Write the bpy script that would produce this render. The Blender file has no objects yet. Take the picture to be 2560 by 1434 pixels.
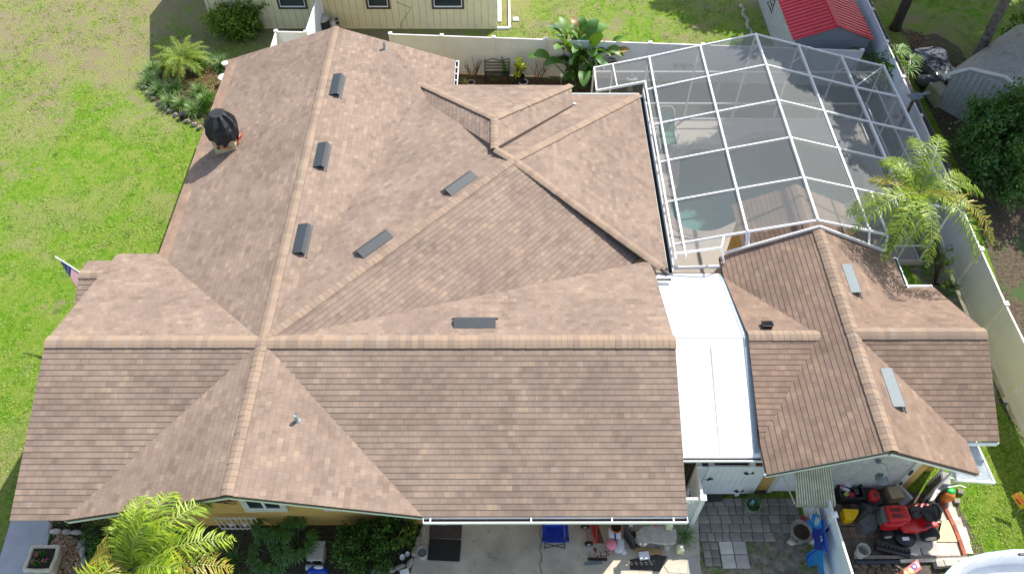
import bpy, math, random
import numpy as np
from mathutils import Vector, Matrix, geometry
random.seed(7); rng = np.random.default_rng(7)
V = Vector
scn = bpy.context.scene
# ------------------------------------------------------------------ camera
FP, PITCH, ROLL, YAW, H = 1960.0, .9045, .0065, .0085, 20.45
cp, sp = math.cos(PITCH), math.sin(PITCH)
CF = V((math.sin(YAW)*cp, math.cos(YAW)*cp, -sp)); CR = V((math.cos(YAW), -math.sin(YAW), 0)); CU = CR.cross(CF)
R2 = CR*math.cos(ROLL)+CU*math.sin(ROLL); U2 = -CR*math.sin(ROLL)+CU*math.cos(ROLL)
CC = V((0, 0, H))
cd = bpy.data.cameras.new('camera'); cam = bpy.data.objects.new('camera', cd); scn.collection.objects.link(cam)
cd.sensor_width = 36; cd.lens = FP*36/2560; cd.clip_end = 2000
m = Matrix((R2, U2, -CF)).transposed().to_4x4(); m.translation = CC; cam.matrix_world = m
scn.camera = cam
# ------------------------------------------------------------------ world, sun, exposure
SAZ = math.atan2(.66, .75); SEL = math.radians(47.5)
w = bpy.data.worlds.new('World'); scn.world = w; w.use_nodes = True
nt = w.node_tree; sky = nt.nodes.new('ShaderNodeTexSky'); sky.sky_type = 'NISHITA'; sky.sun_disc = False
sky.sun_elevation = SEL; sky.sun_rotation = SAZ
bg = nt.nodes['Background']; bg.inputs[1].default_value = .15; hs = nt.nodes.new('ShaderNodeHueSaturation'); hs.inputs['Saturation'].default_value = .7; nt.links.new(sky.outputs[0], hs.inputs['Color']); nt.links.new(hs.outputs[0], bg.inputs[0])
sl = bpy.data.lights.new('sun', 'SUN'); sl.energy = 4.8; sl.angle = math.radians(.53); sl.color = (1, .94, .84)
so = bpy.data.objects.new('sun', sl); scn.collection.objects.link(so)
sdir = V((math.sin(SAZ)*math.cos(SEL), math.cos(SAZ)*math.cos(SEL), math.sin(SEL)))
so.rotation_euler = sdir.to_track_quat('Z', 'Y').to_euler(); so.location = (0, 0, 40)
scn.view_settings.view_transform = 'Standard'; scn.view_settings.look = 'None'
scn.view_settings.exposure = .68; scn.view_settings.gamma = 1
scn.cycles.max_bounces = 6; scn.cycles.transparent_max_bounces = 24; scn.cycles.diffuse_bounces = 3

# ------------------------------------------------------------------ measuring helpers
def ray(px, py): return CF*FP+R2*(px-1280)-U2*(py-717)
def A(px, py, z=0.0):                      # the point at height z seen at that pixel
    d = ray(px, py); return CC+d*((z-H)/d.z)
def AY(px, py, y):
    d = ray(px, py); return CC+d*(y/d.y)
def AX(px, py, x):
    d = ray(px, py); return CC+d*(x/d.x)
def AP(px, py, pl):
    d = ray(px, py); P, n = pl; return CC+d*((P-CC).dot(n)/d.dot(n))
def plane(a, b, c):
    n = (b-a).cross(c-a).normalized(); return a, (n if n.z > 0 else -n)

# ------------------------------------------------------------------ materials
def _mat(name):
    m = bpy.data.materials.new(name); m.use_nodes = True; return m, m.node_tree, m.node_tree.nodes['Principled BSDF']
def N(nt, t, **k):
    n = nt.nodes.new(t)
    for a, b in k.items():
        if a.startswith('i_'): n.inputs[a[2:].replace('_', ' ')].default_value = b
        else: setattr(n, a, b)
    return n
def ramp(nt, src, stops):
    r = N(nt, 'ShaderNodeValToRGB'); e = r.color_ramp.elements
    while len(e) < len(stops): e.new(.5)
    for x, (p, c) in zip(e, stops): x.position = p; x.color = (*c, 1) if len(c) == 3 else c
    if src is not None: nt.links.new(src, r.inputs[0])
    return r.outputs[0]
def mixc(nt, f, a, b, mode='MIX'):
    m = N(nt, 'ShaderNodeMix', data_type='RGBA', blend_type=mode)
    for i, v in ((0, f), (6, a), (7, b)):
        if hasattr(v, 'links') or hasattr(v, 'is_linked'): nt.links.new(v, m.inputs[i])
        elif i == 0: m.inputs[0].default_value = v
        else: m.inputs[i].default_value = (*v, 1)
    return m.outputs[2]
def noise(nt, scale, detail=3, rough=.5, vec=None, dist=0):
    n = N(nt, 'ShaderNodeTexNoise', i_Scale=scale, i_Detail=detail, i_Roughness=rough, i_Distortion=dist)
    if vec is not None: nt.links.new(vec, n.inputs[0])
    return n.outputs[0]
def objco(nt, scale=None, kind='Object'):
    c = N(nt, 'ShaderNodeTexCoord').outputs[kind]
    if scale:
        mp = N(nt, 'ShaderNodeMapping'); mp.inputs['Scale'].default_value = scale; nt.links.new(c, mp.inputs[0]); c = mp.outputs[0]
    return c
def bump(nt, b, h, s=.3, d=.02):
    n = N(nt, 'ShaderNodeBump', i_Strength=s, i_Distance=d); nt.links.new(h, n.inputs['Height']); nt.links.new(n.outputs[0], b.inputs['Normal'])
def M(name, c, rough=.6, metal=0, var=.12, sc=6, bp=0, spec=.5, dirt=None):
    m, nt, b = _mat(name); co = objco(nt)
    n = noise(nt, sc, 4, .6, co)
    lo = tuple(x*(1-var*1.6) for x in c); hi = tuple(min(1, x*(1+var)) for x in c)
    col = ramp(nt, n, [(.3, lo), (.7, hi)])
    if name in ('grey_paver', 'pale_slab', 'red_brick', 'rough_stone', 'apron_paver', 'white_stone'):
        oi = N(nt, 'ShaderNodeObjectInfo').outputs['Random']; col = mixc(nt, .55, col, ramp(nt, oi, [(0, (.26, .25, .25)), (.5, (.5, .49, .47)), (1, (.70, .67, .62))]), 'OVERLAY')
    if dirt:
        n2 = noise(nt, dirt[1], 6, .72, co, .2)
        f = ramp(nt, n2, [(dirt[2], (0, 0, 0)), (dirt[2]+.15, (1, 1, 1))]); col = mixc(nt, f, col, dirt[0])
    nt.links.new(col, b.inputs['Base Color']); b.inputs['Roughness'].default_value = rough; b.inputs['Metallic'].default_value = metal
    b.inputs['Specular IOR Level'].default_value = spec
    if bp: bump(nt, b, noise(nt, sc*4, 3, .6, co), bp)
    return m
def LEAF(name, cols, tr=.25, rough=.45):
    m, nt, b = _mat(name)
    r = N(nt, 'ShaderNodeNewGeometry').outputs['Random Per Island']
    k = len(cols); col = ramp(nt, r, [(i/(k-1) if k > 1 else 0, c) for i, c in enumerate(cols)])
    nt.links.new(col, b.inputs['Base Color']); b.inputs['Roughness'].default_value = rough
    t = N(nt, 'ShaderNodeBsdfTranslucent'); nt.links.new(mixc(nt, .5, col, (.3, .5, .02), 'MIX'), t.inputs[0])
    mx = N(nt, 'ShaderNodeMixShader'); mx.inputs[0].default_value = tr
    nt.links.new(b.outputs[0], mx.inputs[1]); nt.links.new(t.outputs[0], mx.inputs[2])
    nt.links.new(mx.outputs[0], nt.nodes['Material Output'].inputs[0]); return m
def shingle(name, stops, seed=0):
    m, nt, b = _mat(name); uv = N(nt, 'ShaderNodeUVMap').outputs[0]
    mp = N(nt, 'ShaderNodeMapping'); nt.links.new(uv, mp.inputs[0]); mp.inputs['Location'].default_value = (seed*.37, 0, 0)
    def brick(wd, off, mort):
        t = N(nt, 'ShaderNodeTexBrick', offset=off, offset_frequency=2, squash=1)
        t.inputs['Scale'].default_value = 1; t.inputs['Brick Width'].default_value = wd; t.inputs['Row Height'].default_value = ROW
        t.inputs['Mortar Size'].default_value = mort; t.inputs['Mortar Smooth'].default_value = .3; t.inputs['Bias'].default_value = 0
        t.inputs['Color1'].default_value = (0, 0, 0, 1); t.inputs['Color2'].default_value = (1, 1, 1, 1); t.inputs['Mortar'].default_value = (.4, .4, .4, 1)
        nt.links.new(mp.outputs[0], t.inputs[0]); return t
    b1 = brick(.17, .37, .004); b2 = brick(.25, .61, .003)
    f = mixc(nt, .45, b1.outputs[0], b2.outputs[0])
    col = ramp(nt, f, stops)
    n = noise(nt, 90, 2, .7, uv); col = mixc(nt, .3, col, ramp(nt, n, [(.3, (.42, .42, .42)), (.7, (.62, .62, .62))]), 'OVERLAY')
    n = noise(nt, .5, 4, .6, uv); col = mixc(nt, .55, col, ramp(nt, n, [(.35, (.38, .37, .37)), (.65, (.60, .59, .57))]), 'OVERLAY'); n = noise(nt, 2.2, 5, .7, uv); col = mixc(nt, .45, col, ramp(nt, n, [(.35, (.40, .40, .41)), (.65, (.58, .57, .55))]), 'OVERLAY')
    mort = mixc(nt, .5, b1.outputs[1], b2.outputs[1], 'LIGHTEN'); col = mixc(nt, mort, col, mixc(nt, .35, col, (.05, .04, .035)))
    nt.links.new(col, b.inputs['Base Color']); b.inputs['Roughness'].default_value = .9; b.inputs['Specular IOR Level'].default_value = .25
    bump(nt, b, f, .25, .006); return m
ROW = .143
SH = [(p_, tuple(m_+(x-m_)*.6 for x, m_ in zip(c_, (.228, .180, .145)))) for p_, c_ in [(.0, (.145, .105, .085)), (.25, (.205, .15, .122)), (.5, (.24, .178, .148)), (.75, (.268, .20, .168)), (.9, (.33, .24, .175)), (1., (.30, .26, .235))]]
M_SH = shingle('brown_shingle', SH)
M_SHN = shingle('newer_shingle', [(p, (c[0]*1.2, c[1]*1.1, c[2]*1.0)) for p, c in SH], 3)
M_SH2 = shingle('garage_shingle', [(p, (c[0]*.92, c[1]*.86, c[2]*.82)) for p, c in SH], 5)
def capmat():
    m, nt, b = _mat('cap_shingle'); uv = N(nt, 'ShaderNodeUVMap').outputs[0]
    mp = N(nt, 'ShaderNodeVectorMath', operation='FLOOR'); nt.links.new(uv, mp.inputs[0])
    wn = N(nt, 'ShaderNodeTexWhiteNoise', noise_dimensions='2D'); nt.links.new(mp.outputs[0], wn.inputs[0])
    col = ramp(nt, wn.outputs[0], [(0, (.225, .165, .128)), (.3, (.25, .185, .14)), (.6, (.275, .20, .145)), (.85, (.295, .212, .15)), (1, (.275, .215, .172))])
    n = noise(nt, 60, 3, .7, objco(nt)); col = mixc(nt, .4, col, ramp(nt, n, [(.3, (.4, .4, .4)), (.7, (.6, .6, .6))]), 'OVERLAY')
    nt.links.new(col, b.inputs['Base Color']); b.inputs['Roughness'].default_value = .9; return m
M_CAP = capmat()
M_WHITE = M('white_vinyl', (.80, .82, .84), .5, var=.05, sc=2)
M_FENCE = M('weathered_vinyl', (.78, .84, .92), .5, var=.04, sc=2, dirt=((.40, .38, .27), .9, .62))
M_VIN = M('clean_vinyl', (.76, .83, .92), .5, var=.03, sc=2)
M_ALU = M('white_aluminium', (.80, .81, .82), .35, var=.04)
M_GREYALU = M('dull_aluminium', (.38, .44, .48), .4, .3, var=.1)
M_MEMB = M('white_membrane', (.86, .88, .90), .5, var=.03, sc=1, dirt=((.45, .43, .40), 1.6, .68))
M_YEL = M('ochre_stucco', (.60, .38, .11), .85, var=.08, sc=3, bp=.2)
M_CREAM = M('cream_siding', (.72, .66, .43), .7, var=.05, sc=1.5, dirt=((.5, .45, .3), 1.2, .62))
M_TRIM = M('pale_trim', (.66, .63, .55), .6, var=.05)
M_VENT = M('grey_blue_steel', (.030, .040, .050), .6, .0, var=.06)
M_VENT2 = M('pale_grey_steel', (.14, .18, .20), .6, .0, var=.06)
M_DARK = M('hood_shade', (.012, .012, .015), .8)
M_BLACK = M('black_plastic', (.018, .019, .022), .45, var=.2)
M_BROWN = M('brown_frame', (.07, .045, .04), .6)
M_GLASS = M('dark_glass', (.03, .045, .05), .08, var=.3, sc=1, spec=.8)
M_CONC = M('concrete', (.50, .455, .37), .9, var=.16, sc=1.2, bp=.25, dirt=((.20, .19, .145), 2.6, .57))
M_PATH = M('pale_concrete', (.36, .38, .42), .9, var=.08, sc=2, bp=.2)
M_PAVER = M('grey_paver', (.27, .26, .235), .9, var=.22, sc=3, bp=.3, dirt=((.15, .14, .12), 2.5, .56))
M_SLAB = M('pale_slab', (.50, .48, .44), .9, var=.12, sc=3, bp=.3)
M_DECK = M('pool_deck', (.50, .46, .41), .85, var=.07, sc=2, bp=.1)
M_COP = M('coping', (.36, .32, .29), .8, var=.1, sc=5)
M_PLAST = M('pool_plaster', (.12, .42, .43), .6, var=.08, sc=2)
M_SHELF = M('shallow_plaster', (.28, .40, .37), .6, var=.06, sc=2)
M_STONE = M('rough_stone', (.40, .38, .33), .95, var=.25, sc=6, bp=.5)
M_STONE2 = M('tan_stone', (.36, .30, .21), .95, var=.2, sc=6, bp=.5)
M_DKST = M('dull_stone', (.24, .225, .20), .95, var=.3, sc=6, bp=.5)
M_CAST = M('cast_stone', (.42, .41, .37), .9, var=.14, sc=5, bp=.3)
M_WOOD = M('weathered_wood', (.13, .095, .07), .85, var=.3, sc=8)
M_GREYW = M('grey_timber', (.20, .17, .145), .9, var=.25, sc=6)
M_LUMB = M('lumber', (.42, .26, .11), .7, var=.1)
M_PLY = M('plywood', (.62, .46, .28), .7, var=.05)
M_BRICK = M('red_brick', (.34, .10, .055), .85, var=.25, sc=9, bp=.3)
M_TERRA = M('terracotta', (.50, .16, .07), .7, var=.1)
M_SOIL = M('dark_soil', (.035, .026, .02), .95, var=.3, sc=20, bp=.6)
M_MULCH = M('red_mulch', (.11, .045, .03), .95, var=.5, sc=30, bp=.8, dirt=((.12, .17, .035), 3, .48))
M_DIRT = M('dark_earth', (.055, .045, .03), .95, var=.5, sc=12, bp=.8, dirt=((.05, .085, .02), 3.5, .5))
M_RED = M('red_paint', (.55, .012, .018), .22, var=.08, spec=.7)
M_REDP = M('red_plastic', (.62, .03, .03), .4, var=.1)
M_REDROOF = M('red_metal_roof', (.62, .02, .045), .42, var=.07, sc=2)
M_SIDE = M('grey_white_siding', (.55, .57, .60), .45, var=.05)
M_SIDEG = M('grey_gable_siding', (.24, .27, .31), .5, var=.05)
M_GSHED = M('pale_shed_metal', (.45, .49, .52), .45, var=.1)
M_GROOF = M('shed_roof_grey', (.34, .34, .33), .7, var=.1, dirt=((.22, .21, .18), 2, .5))
M_TARP = M('black_cover', (.018, .021, .026), .62, var=.3, sc=5, bp=.3, spec=.4)
M_GTARP = M('grey_tarp', (.085, .09, .095), .6, var=.2, sc=4, bp=.4)
M_SHEET = M('plastic_sheeting', (.20, .21, .22), .22, var=.6, sc=2.5, bp=.5, dirt=((.16, .10, .06), 3, .58))
M_ORANGE = M('orange_strap', (.75, .10, .04), .5)
M_BLUE = M('blue_canvas', (.01, .045, .42), .7, var=.25, sc=8)
M_YPL = M('yellow_plastic', (.80, .48, .0), .4, var=.05)
M_PINK = M('pink_rubber', (.75, .25, .33), .35, var=.08)
M_CLOTH = M('white_cloth', (.62, .63, .68), .8, var=.1, bp=.4)
M_JUG = M('translucent_jug', (.72, .72, .45), .4, var=.05)
M_RUST = M('rusty_steel', (.16, .045, .03), .7, var=.4, sc=12)
M_CARD = M('cardboard', (.42, .33, .21), .8, var=.08)
M_GREEN = M('green_fabric', (.05, .22, .15), .7, var=.3, sc=10)
M_DGREEN = M('dark_green_iron', (.015, .035, .025), .4)
M_BUCK = M('grey_white_plastic', (.50, .50, .47), .5, var=.1, dirt=((.3, .28, .24), 4, .58))
M_BOAT = M('gelcoat', (.82, .84, .86), .2, var=.03)
M_ORB = M('orange_sack', (.75, .22, .04), .45, var=.2, sc=8, bp=.4)
M_GRB = M('green_sack', (.02, .45, .08), .4, var=.2, sc=8)
M_BARK = M('grey_bark', (.15, .13, .115), .95, var=.35, sc=7, bp=.8, dirt=((.32, .31, .29), 3, .6))
M_BARK2 = M('dark_bark', (.07, .055, .045), .95, var=.3, sc=7, bp=.8)
M_TWIG = M('bare_twig', (.20, .14, .09), .9, var=.2)
L_PALM = LEAF('palm_leaf', [(.06, .13, .01), (.26, .38, .02), (.42, .54, .035), (.12, .22, .015), (.52, .60, .08)], .35, .45)
L_PALMY = LEAF('yellowing_palm_leaf', [(.40, .28, .03), (.26, .30, .03), (.48, .30, .04), (.16, .24, .02)], .3, .4)
L_DARK = LEAF('dark_leaf', [(.03, .085, .018), (.05, .14, .026), (.085, .20, .04), (.02, .065, .016)], .2)
L_MID = LEAF('mid_leaf', [(.04, .12, .015), (.08, .20, .02), (.13, .26, .03), (.03, .09, .012)], .25)
L_LIME = LEAF('lime_leaf', [(.30, .42, .03), (.50, .60, .05), (.62, .66, .09)], .3)
L_STRAP = LEAF('strap_leaf', [(.05, .13, .04), (.10, .22, .05), (.16, .28, .07), (.30, .36, .16)], .2, .35)
L_BIRD = LEAF('paddle_leaf', [(.02, .08, .012), (.05, .15, .02), (.10, .22, .03), (.16, .28, .05)], .2, .5)
L_TREE = LEAF('tree_leaf', [(.03, .07, .012), (.05, .11, .015)], .04)
L_GRASS = LEAF('grass_blade', [(.13, .24, .02), (.20, .33, .03), (.28, .40, .05), (.40, .45, .14)], .3, .6)
def screenmat():
    m, nt, b = _mat('insect_screen'); b.inputs['Base Color'].default_value = (.20, .215, .22, 1); b.inputs['Roughness'].default_value = .7
    t = N(nt, 'ShaderNodeBsdfTransparent'); mx = N(nt, 'ShaderNodeMixShader'); mx.inputs[0].default_value = .25
    lw = N(nt, 'ShaderNodeLayerWeight'); lw.inputs[0].default_value = .3
    mr = N(nt, 'ShaderNodeMapRange'); mr.inputs[3].default_value = .38; mr.inputs[4].default_value = .52
    nt.links.new(lw.outputs['Facing'], mr.inputs[0]); nt.links.new(mr.outputs[0], mx.inputs[0])
    nt.links.new(t.outputs[0], mx.inputs[1]); nt.links.new(b.outputs[0], mx.inputs[2]); nt.links.new(mx.outputs[0], nt.nodes['Material Output'].inputs[0]); return m
M_SCREEN = screenmat()
def awnmat():
    m, nt, b = _mat('mildewed_awning'); co = objco(nt, (22, 2.0, 2.0)); n = noise(nt, 1, 5, .7, co)
    nt.links.new(ramp(nt, n, [(.38, (.12, .12, .075)), (.5, (.40, .38, .28)), (.62, (.55, .53, .42))]), b.inputs['Base Color']); b.inputs['Roughness'].default_value = .7; return m
def watermat():
    m, nt, b = _mat('pool_water'); t = N(nt, 'ShaderNodeBsdfTransparent'); t.inputs[0].default_value = (.55, .80, .80, 1)
    g = N(nt, 'ShaderNodeBsdfGlossy'); g.inputs['Roughness'].default_value = .04
    bp = N(nt, 'ShaderNodeBump', i_Strength=.25, i_Distance=.03); nt.links.new(noise(nt, 5, 3, .5, objco(nt), 1), bp.inputs['Height']); nt.links.new(bp.outputs[0], g.inputs['Normal'])
    fr = N(nt, 'ShaderNodeFresnel'); fr.inputs[0].default_value = 1.33; mx = N(nt, 'ShaderNodeMixShader')
    nt.links.new(fr.outputs[0], mx.inputs[0]); nt.links.new(t.outputs[0], mx.inputs[1]); nt.links.new(g.outputs[0], mx.inputs[2]); nt.links.new(mx.outputs[0], nt.nodes['Material Output'].inputs[0]); return m
M_WATER = watermat()
def lawnmat():
    m, nt, b = _mat('lawn'); co = objco(nt)
    f = ramp(nt, noise(nt, 7, 6, .78, co), [(.30, (.055, .15, .008)), (.44, (.125, .27, .015)), (.56, (.20, .37, .03)), (.72, (.36, .47, .10))])
    f = mixc(nt, ramp(nt, noise(nt, 1.3, 5, .65, co, 1.), [(.42, (0, 0, 0)), (.62, (.75, .75, .75))]), f, ramp(nt, noise(nt, 12, 4, .7, co), [(.3, (.19, .28, .03)), (.7, (.40, .46, .12))]))
    f = mixc(nt, ramp(nt, noise(nt, 2.6, 4, .6, co, .5), [(.60, (0, 0, 0)), (.70, (.7, .7, .7))]), f, (.055, .13, .012))
    sepn = noise(nt, .33, 5, .62, co, .6); sep = N(nt, 'ShaderNodeSeparateXYZ'); nt.links.new(co, sep.inputs[0])
    mr = N(nt, 'ShaderNodeMapRange'); mr.inputs[1].default_value = 22; mr.inputs[2].default_value = 30; mr.inputs[3].default_value = -.045; mr.inputs[4].default_value = .18
    nt.links.new(sep.outputs[1], mr.inputs[0]); mx_ = N(nt, 'ShaderNodeMapRange'); mx_.inputs[1].default_value = -7; mx_.inputs[2].default_value = 5; mx_.inputs[3].default_value = 0; mx_.inputs[4].default_value = -.13; nt.links.new(sep.outputs[0], mx_.inputs[0]); a0 = N(nt, 'ShaderNodeMath', operation='ADD'); nt.links.new(mr.outputs[0], a0.inputs[0]); nt.links.new(mx_.outputs[0], a0.inputs[1]); mr = a0; ad = N(nt, 'ShaderNodeMath', operation='ADD'); nt.links.new(sepn, ad.inputs[0]); nt.links.new(mr.outputs[0], ad.inputs[1])
    dry = ramp(nt, noise(nt, 14, 4, .7, co), [(.3, (.22, .22, .07)), (.5, (.34, .33, .14)), (.75, (.46, .41, .25))])
    col = mixc(nt, ramp(nt, ad.outputs[0], [(.46, (0, 0, 0)), (.66, (.85, .85, .85))]), f, dry)
    ad2 = N(nt, 'ShaderNodeMath', operation='MULTIPLY_ADD'); ad2.inputs[1].default_value = .6; nt.links.new(mr.outputs[0], ad2.inputs[0]); nt.links.new(noise(nt, .9, 5, .7, co, .8), ad2.inputs[2])
    col = mixc(nt, ramp(nt, ad2.outputs[0], [(.56, (0, 0, 0)), (.66, (.8, .8, .8))]), col, (.33, .27, .18))
    col = mixc(nt, .5, col, ramp(nt, noise(nt, 40, 3, .8, co), [(.3, (.3, .3, .3)), (.7, (.68, .68, .68))]), 'OVERLAY')
    nt.links.new(col, b.inputs['Base Color']); b.inputs['Roughness'].default_value = .95; b.inputs['Specular IOR Level'].default_value = .1
    bump(nt, b, noise(nt, 16, 5, .8, co), 1, .12); return m
M_LAWN = lawnmat()

# ------------------------------------------------------------------ mesh helpers
ORG = {}
class MB:
    def __init__(s): s.v = []; s.f = []; s.uv = {}; s.mi = {}
    def face(s, pts, uv=None, mi=0):
        i = len(s.v); s.v += [V(p) for p in pts]; s.f.append(tuple(range(i, i+len(pts))))
        if uv: s.uv[len(s.f)-1] = uv
        if mi: s.mi[len(s.f)-1] = mi
    def hexa(s, p):                                            # 8 points: bottom 4, top 4
        i = len(s.v); s.v += [V(q) for q in p]
        for f in ((3, 2, 1, 0), (4, 5, 6, 7), (0, 1, 5, 4), (1, 2, 6, 5), (2, 3, 7, 6), (3, 0, 4, 7)): s.f.append(tuple(i+k for k in f))
        return s
    def box(s, c, d, rz=0, mat=None, tap=1):
        c = V(c); x, y, z = d[0]/2, d[1]/2, d[2]/2; R = mat or Matrix.Rotation(rz, 3, 'Z')
        return s.hexa([c+R@V(q) for q in ((-x, -y, -z), (x, -y, -z), (x, y, -z), (-x, y, -z), (-x*tap, -y*tap, z), (x*tap, -y*tap, z), (x*tap, y*tap, z), (-x*tap, y*tap, z))])
    def bx(s, x0, x1, y0, y1, z0, z1): return s.box(((x0+x1)/2, (y0+y1)/2, (z0+z1)/2), (x1-x0, y1-y0, z1-z0))
    def beam(s, p, q, w=.05, h=None, up=(0, 0, 1)):
        p, q = V(p), V(q); h = h or w; d = (q-p).normalized(); up = V(up)
        if abs(d.dot(up)) > .98: up = V((0, 1, 0))
        a = d.cross(up).normalized()*w/2; b = a.cross(d).normalized()*h/2
        return s.hexa([p-a-b, p+a-b, q+a-b, q-a-b, p-a+b, p+a+b, q+a+b, q-a+b])
    def tube(s, pts, r, n=8, cap=True):
        pts = [V(p) for p in pts]; rs = r if hasattr(r, '__len__') else [r]*len(pts); base = len(s.v); pa = None
        for k, p in enumerate(pts):
            d = (pts[min(k+1, len(pts)-1)]-pts[max(k-1, 0)]).normalized()
            a = pa if pa is not None else (V((1, 0, 0)) if abs(d.x) < .9 else V((0, 1, 0)))
            a = (a-d*a.dot(d)).normalized(); pa = a; b = d.cross(a)
            for i in range(n):
                t = 2*math.pi*i/n; s.v.append(p+a*math.cos(t)*rs[k]+b*math.sin(t)*rs[k])
        for k in range(len(pts)-1):
            for i in range(n):
                j = (i+1) % n; o = base+k*n; s.f.append((o+i, o+j, o+n+j, o+n+i))
        if cap: s.f.append(tuple(base+i for i in reversed(range(n)))); s.f.append(tuple(base+(len(pts)-1)*n+i for i in range(n)))
        return s
    def lathe(s, prof, c=(0, 0, 0), n=20, sx=1, sy=1, jit=0):
        c = V(c); base = len(s.v); m = len(prof)
        for i in range(n):
            t = 2*math.pi*i/n
            for r, z in prof:
                rr = r*(1+random.uniform(-jit, jit)); s.v.append(c+V((rr*math.cos(t)*sx, rr*math.sin(t)*sy, z)))
        for i in range(n):
            j = (i+1) % n
            for k in range(m-1): s.f.append((base+i*m+k, base+j*m+k, base+j*m+k+1, base+i*m+k+1))
        if prof[0][0] > 1e-4: s.f.append(tuple(base+i*m for i in reversed(range(n))))
        if prof[-1][0] > 1e-4: s.f.append(tuple(base+i*m+m-1 for i in range(n)))
        return s
    def prism(s, poly, z0, z1, hole=None):
        P = [V((p[0], p[1], 0)) for p in poly]
        if sum((P[i].x*P[(i+1) % len(P)].y-P[(i+1) % len(P)].x*P[i].y) for i in range(len(P))) < 0: P.reverse()
        loops = [P]
        if hole: loops.append([V((p[0], p[1], 0)) for p in hole])
        tris = geometry.tessellate_polygon(loops); allp = [p for l in loops for p in l]; b = len(s.v); n = len(allp)
        s.v += [V((p.x, p.y, z1)) for p in allp]
        for t in tris:
            a, bb, c = (allp[k] for k in t); cr = (bb-a).cross(c-a).z
            s.f.append(tuple(b+k for k in (t if cr > 0 else reversed(t))))
        if z0 is not None:
            s.v += [V((p.x, p.y, z0)) for p in allp]; o = 0
            for l in loops:
                k = len(l)
                for i in range(k): j = (i+1) % k; s.f.append((b+n+o+i, b+n+o+j, b+o+j, b+o+i))
                o += k
        return s
    def extr(s, pts, vec):                                      # a planar polygon pushed along vec
        pts = [V(p) for p in pts]; vec = V(vec); i = len(s.v); n = len(pts); s.v += pts+[p+vec for p in pts]
        s.f.append(tuple(reversed(range(i, i+n)))); s.f.append(tuple(range(i+n, i+2*n)))
        for k in range(n): j = (k+1) % n; s.f.append((i+k, i+j, i+n+j, i+n+k))
        return s
    def blob(s, c, r, n=9, jit=.15, rz=0):
        c = V(c); base = len(s.v); k = 6; R = Matrix.Rotation(rz, 3, 'Z')
        for a in range(1, k):
            ph = math.pi*a/k
            for i in range(n):
                t = 2*math.pi*i/n; q = 1+random.uniform(-jit, jit)
                s.v.append(c+R@V((r[0]*math.sin(ph)*math.cos(t)*q, r[1]*math.sin(ph)*math.sin(t)*q, r[2]*math.cos(ph)*q)))
        for a in range(k-2):
            for i in range(n): j = (i+1) % n; s.f.append((base+a*n+i, base+(a+1)*n+i, base+(a+1)*n+j, base+a*n+j))
        s.f.append(tuple(base+i for i in range(n))); s.f.append(tuple(base+(k-2)*n+i for i in reversed(range(n)))); return s
def _mesh(name, mb, mats, org, smooth, bevel):
    me = bpy.data.meshes.new(name); me.from_pydata([tuple(v-org) for v in mb.v], [], mb.f)
    for x in (mats if isinstance(mats, (list, tuple)) else [mats]): me.materials.append(x)
    if mb.uv:
        ul = me.uv_layers.new(name='UVMap'); arr = np.zeros(len(me.loops)*2, dtype=np.float32)
        for fi, uvs in mb.uv.items():
            st = me.polygons[fi].loop_start
            for k, u in enumerate(uvs): arr[(st+k)*2] = u[0]; arr[(st+k)*2+1] = u[1]
        ul.data.foreach_set('uv', arr)
    for fi, k in mb.mi.items(): me.polygons[fi].material_index = k
    if smooth: me.polygons.foreach_set('use_smooth', [True]*len(me.polygons))
    me.update()
    if smooth == 'auto':
        me.set_sharp_from_angle(angle=math.radians(35))
    o = bpy.data.objects.new(name, me); scn.collection.objects.link(o)
    if bevel: b = o.modifiers.new('b', 'BEVEL'); b.width = bevel; b.segments = 2; b.limit_method = 'ANGLE'
    return o
def tag(o, label, cat=None, group=None):
    o['label'] = label
    if cat: o['category'] = cat
    if group: o['group'] = group
def thing(name, label, cat, loc, group=None):
    o = bpy.data.objects.new(name, None); scn.collection.objects.link(o); o.location = V(loc); o.empty_display_size = .2
    ORG[o] = V(loc); tag(o, label, cat, group); return o
def part(name, mb, mat, parent, smooth=False, bevel=0, label=None):
    o = _mesh(name, mb, mat, ORG[parent], smooth, bevel); o.parent = parent; ORG[o] = ORG[parent]
    if label: o['label'] = label
    return o
def solo(name, mb, mat, label, cat, group=None, smooth=False, bevel=0):
    xs = [v.x for v in mb.v]; ys = [v.y for v in mb.v]
    org = V(((min(xs)+max(xs))/2, (min(ys)+max(ys))/2, min(v.z for v in mb.v)))
    o = _mesh(name, mb, mat, org, smooth, bevel); o.location = org; tag(o, label, cat, group); ORG[o] = org; return o
def setting(name, mb, mat, kind='structure', smooth=False):
    o = _mesh(name, mb, mat, V((0, 0, 0)), smooth, 0); o['kind'] = kind; return o
def copytree(o, loc, rz=None, label=None, parent=None):
    c = o.copy(); scn.collection.objects.link(c)
    if parent is None:
        c.location = V(loc); ORG[c] = V(loc)
        if rz is not None: c.rotation_euler = (0, 0, rz)
        if label: c['label'] = label
    else: c.parent = parent
    for ch in [k for k in list(scn.objects) if k.parent == o]: copytree(ch, None, parent=c)
    return c

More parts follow.
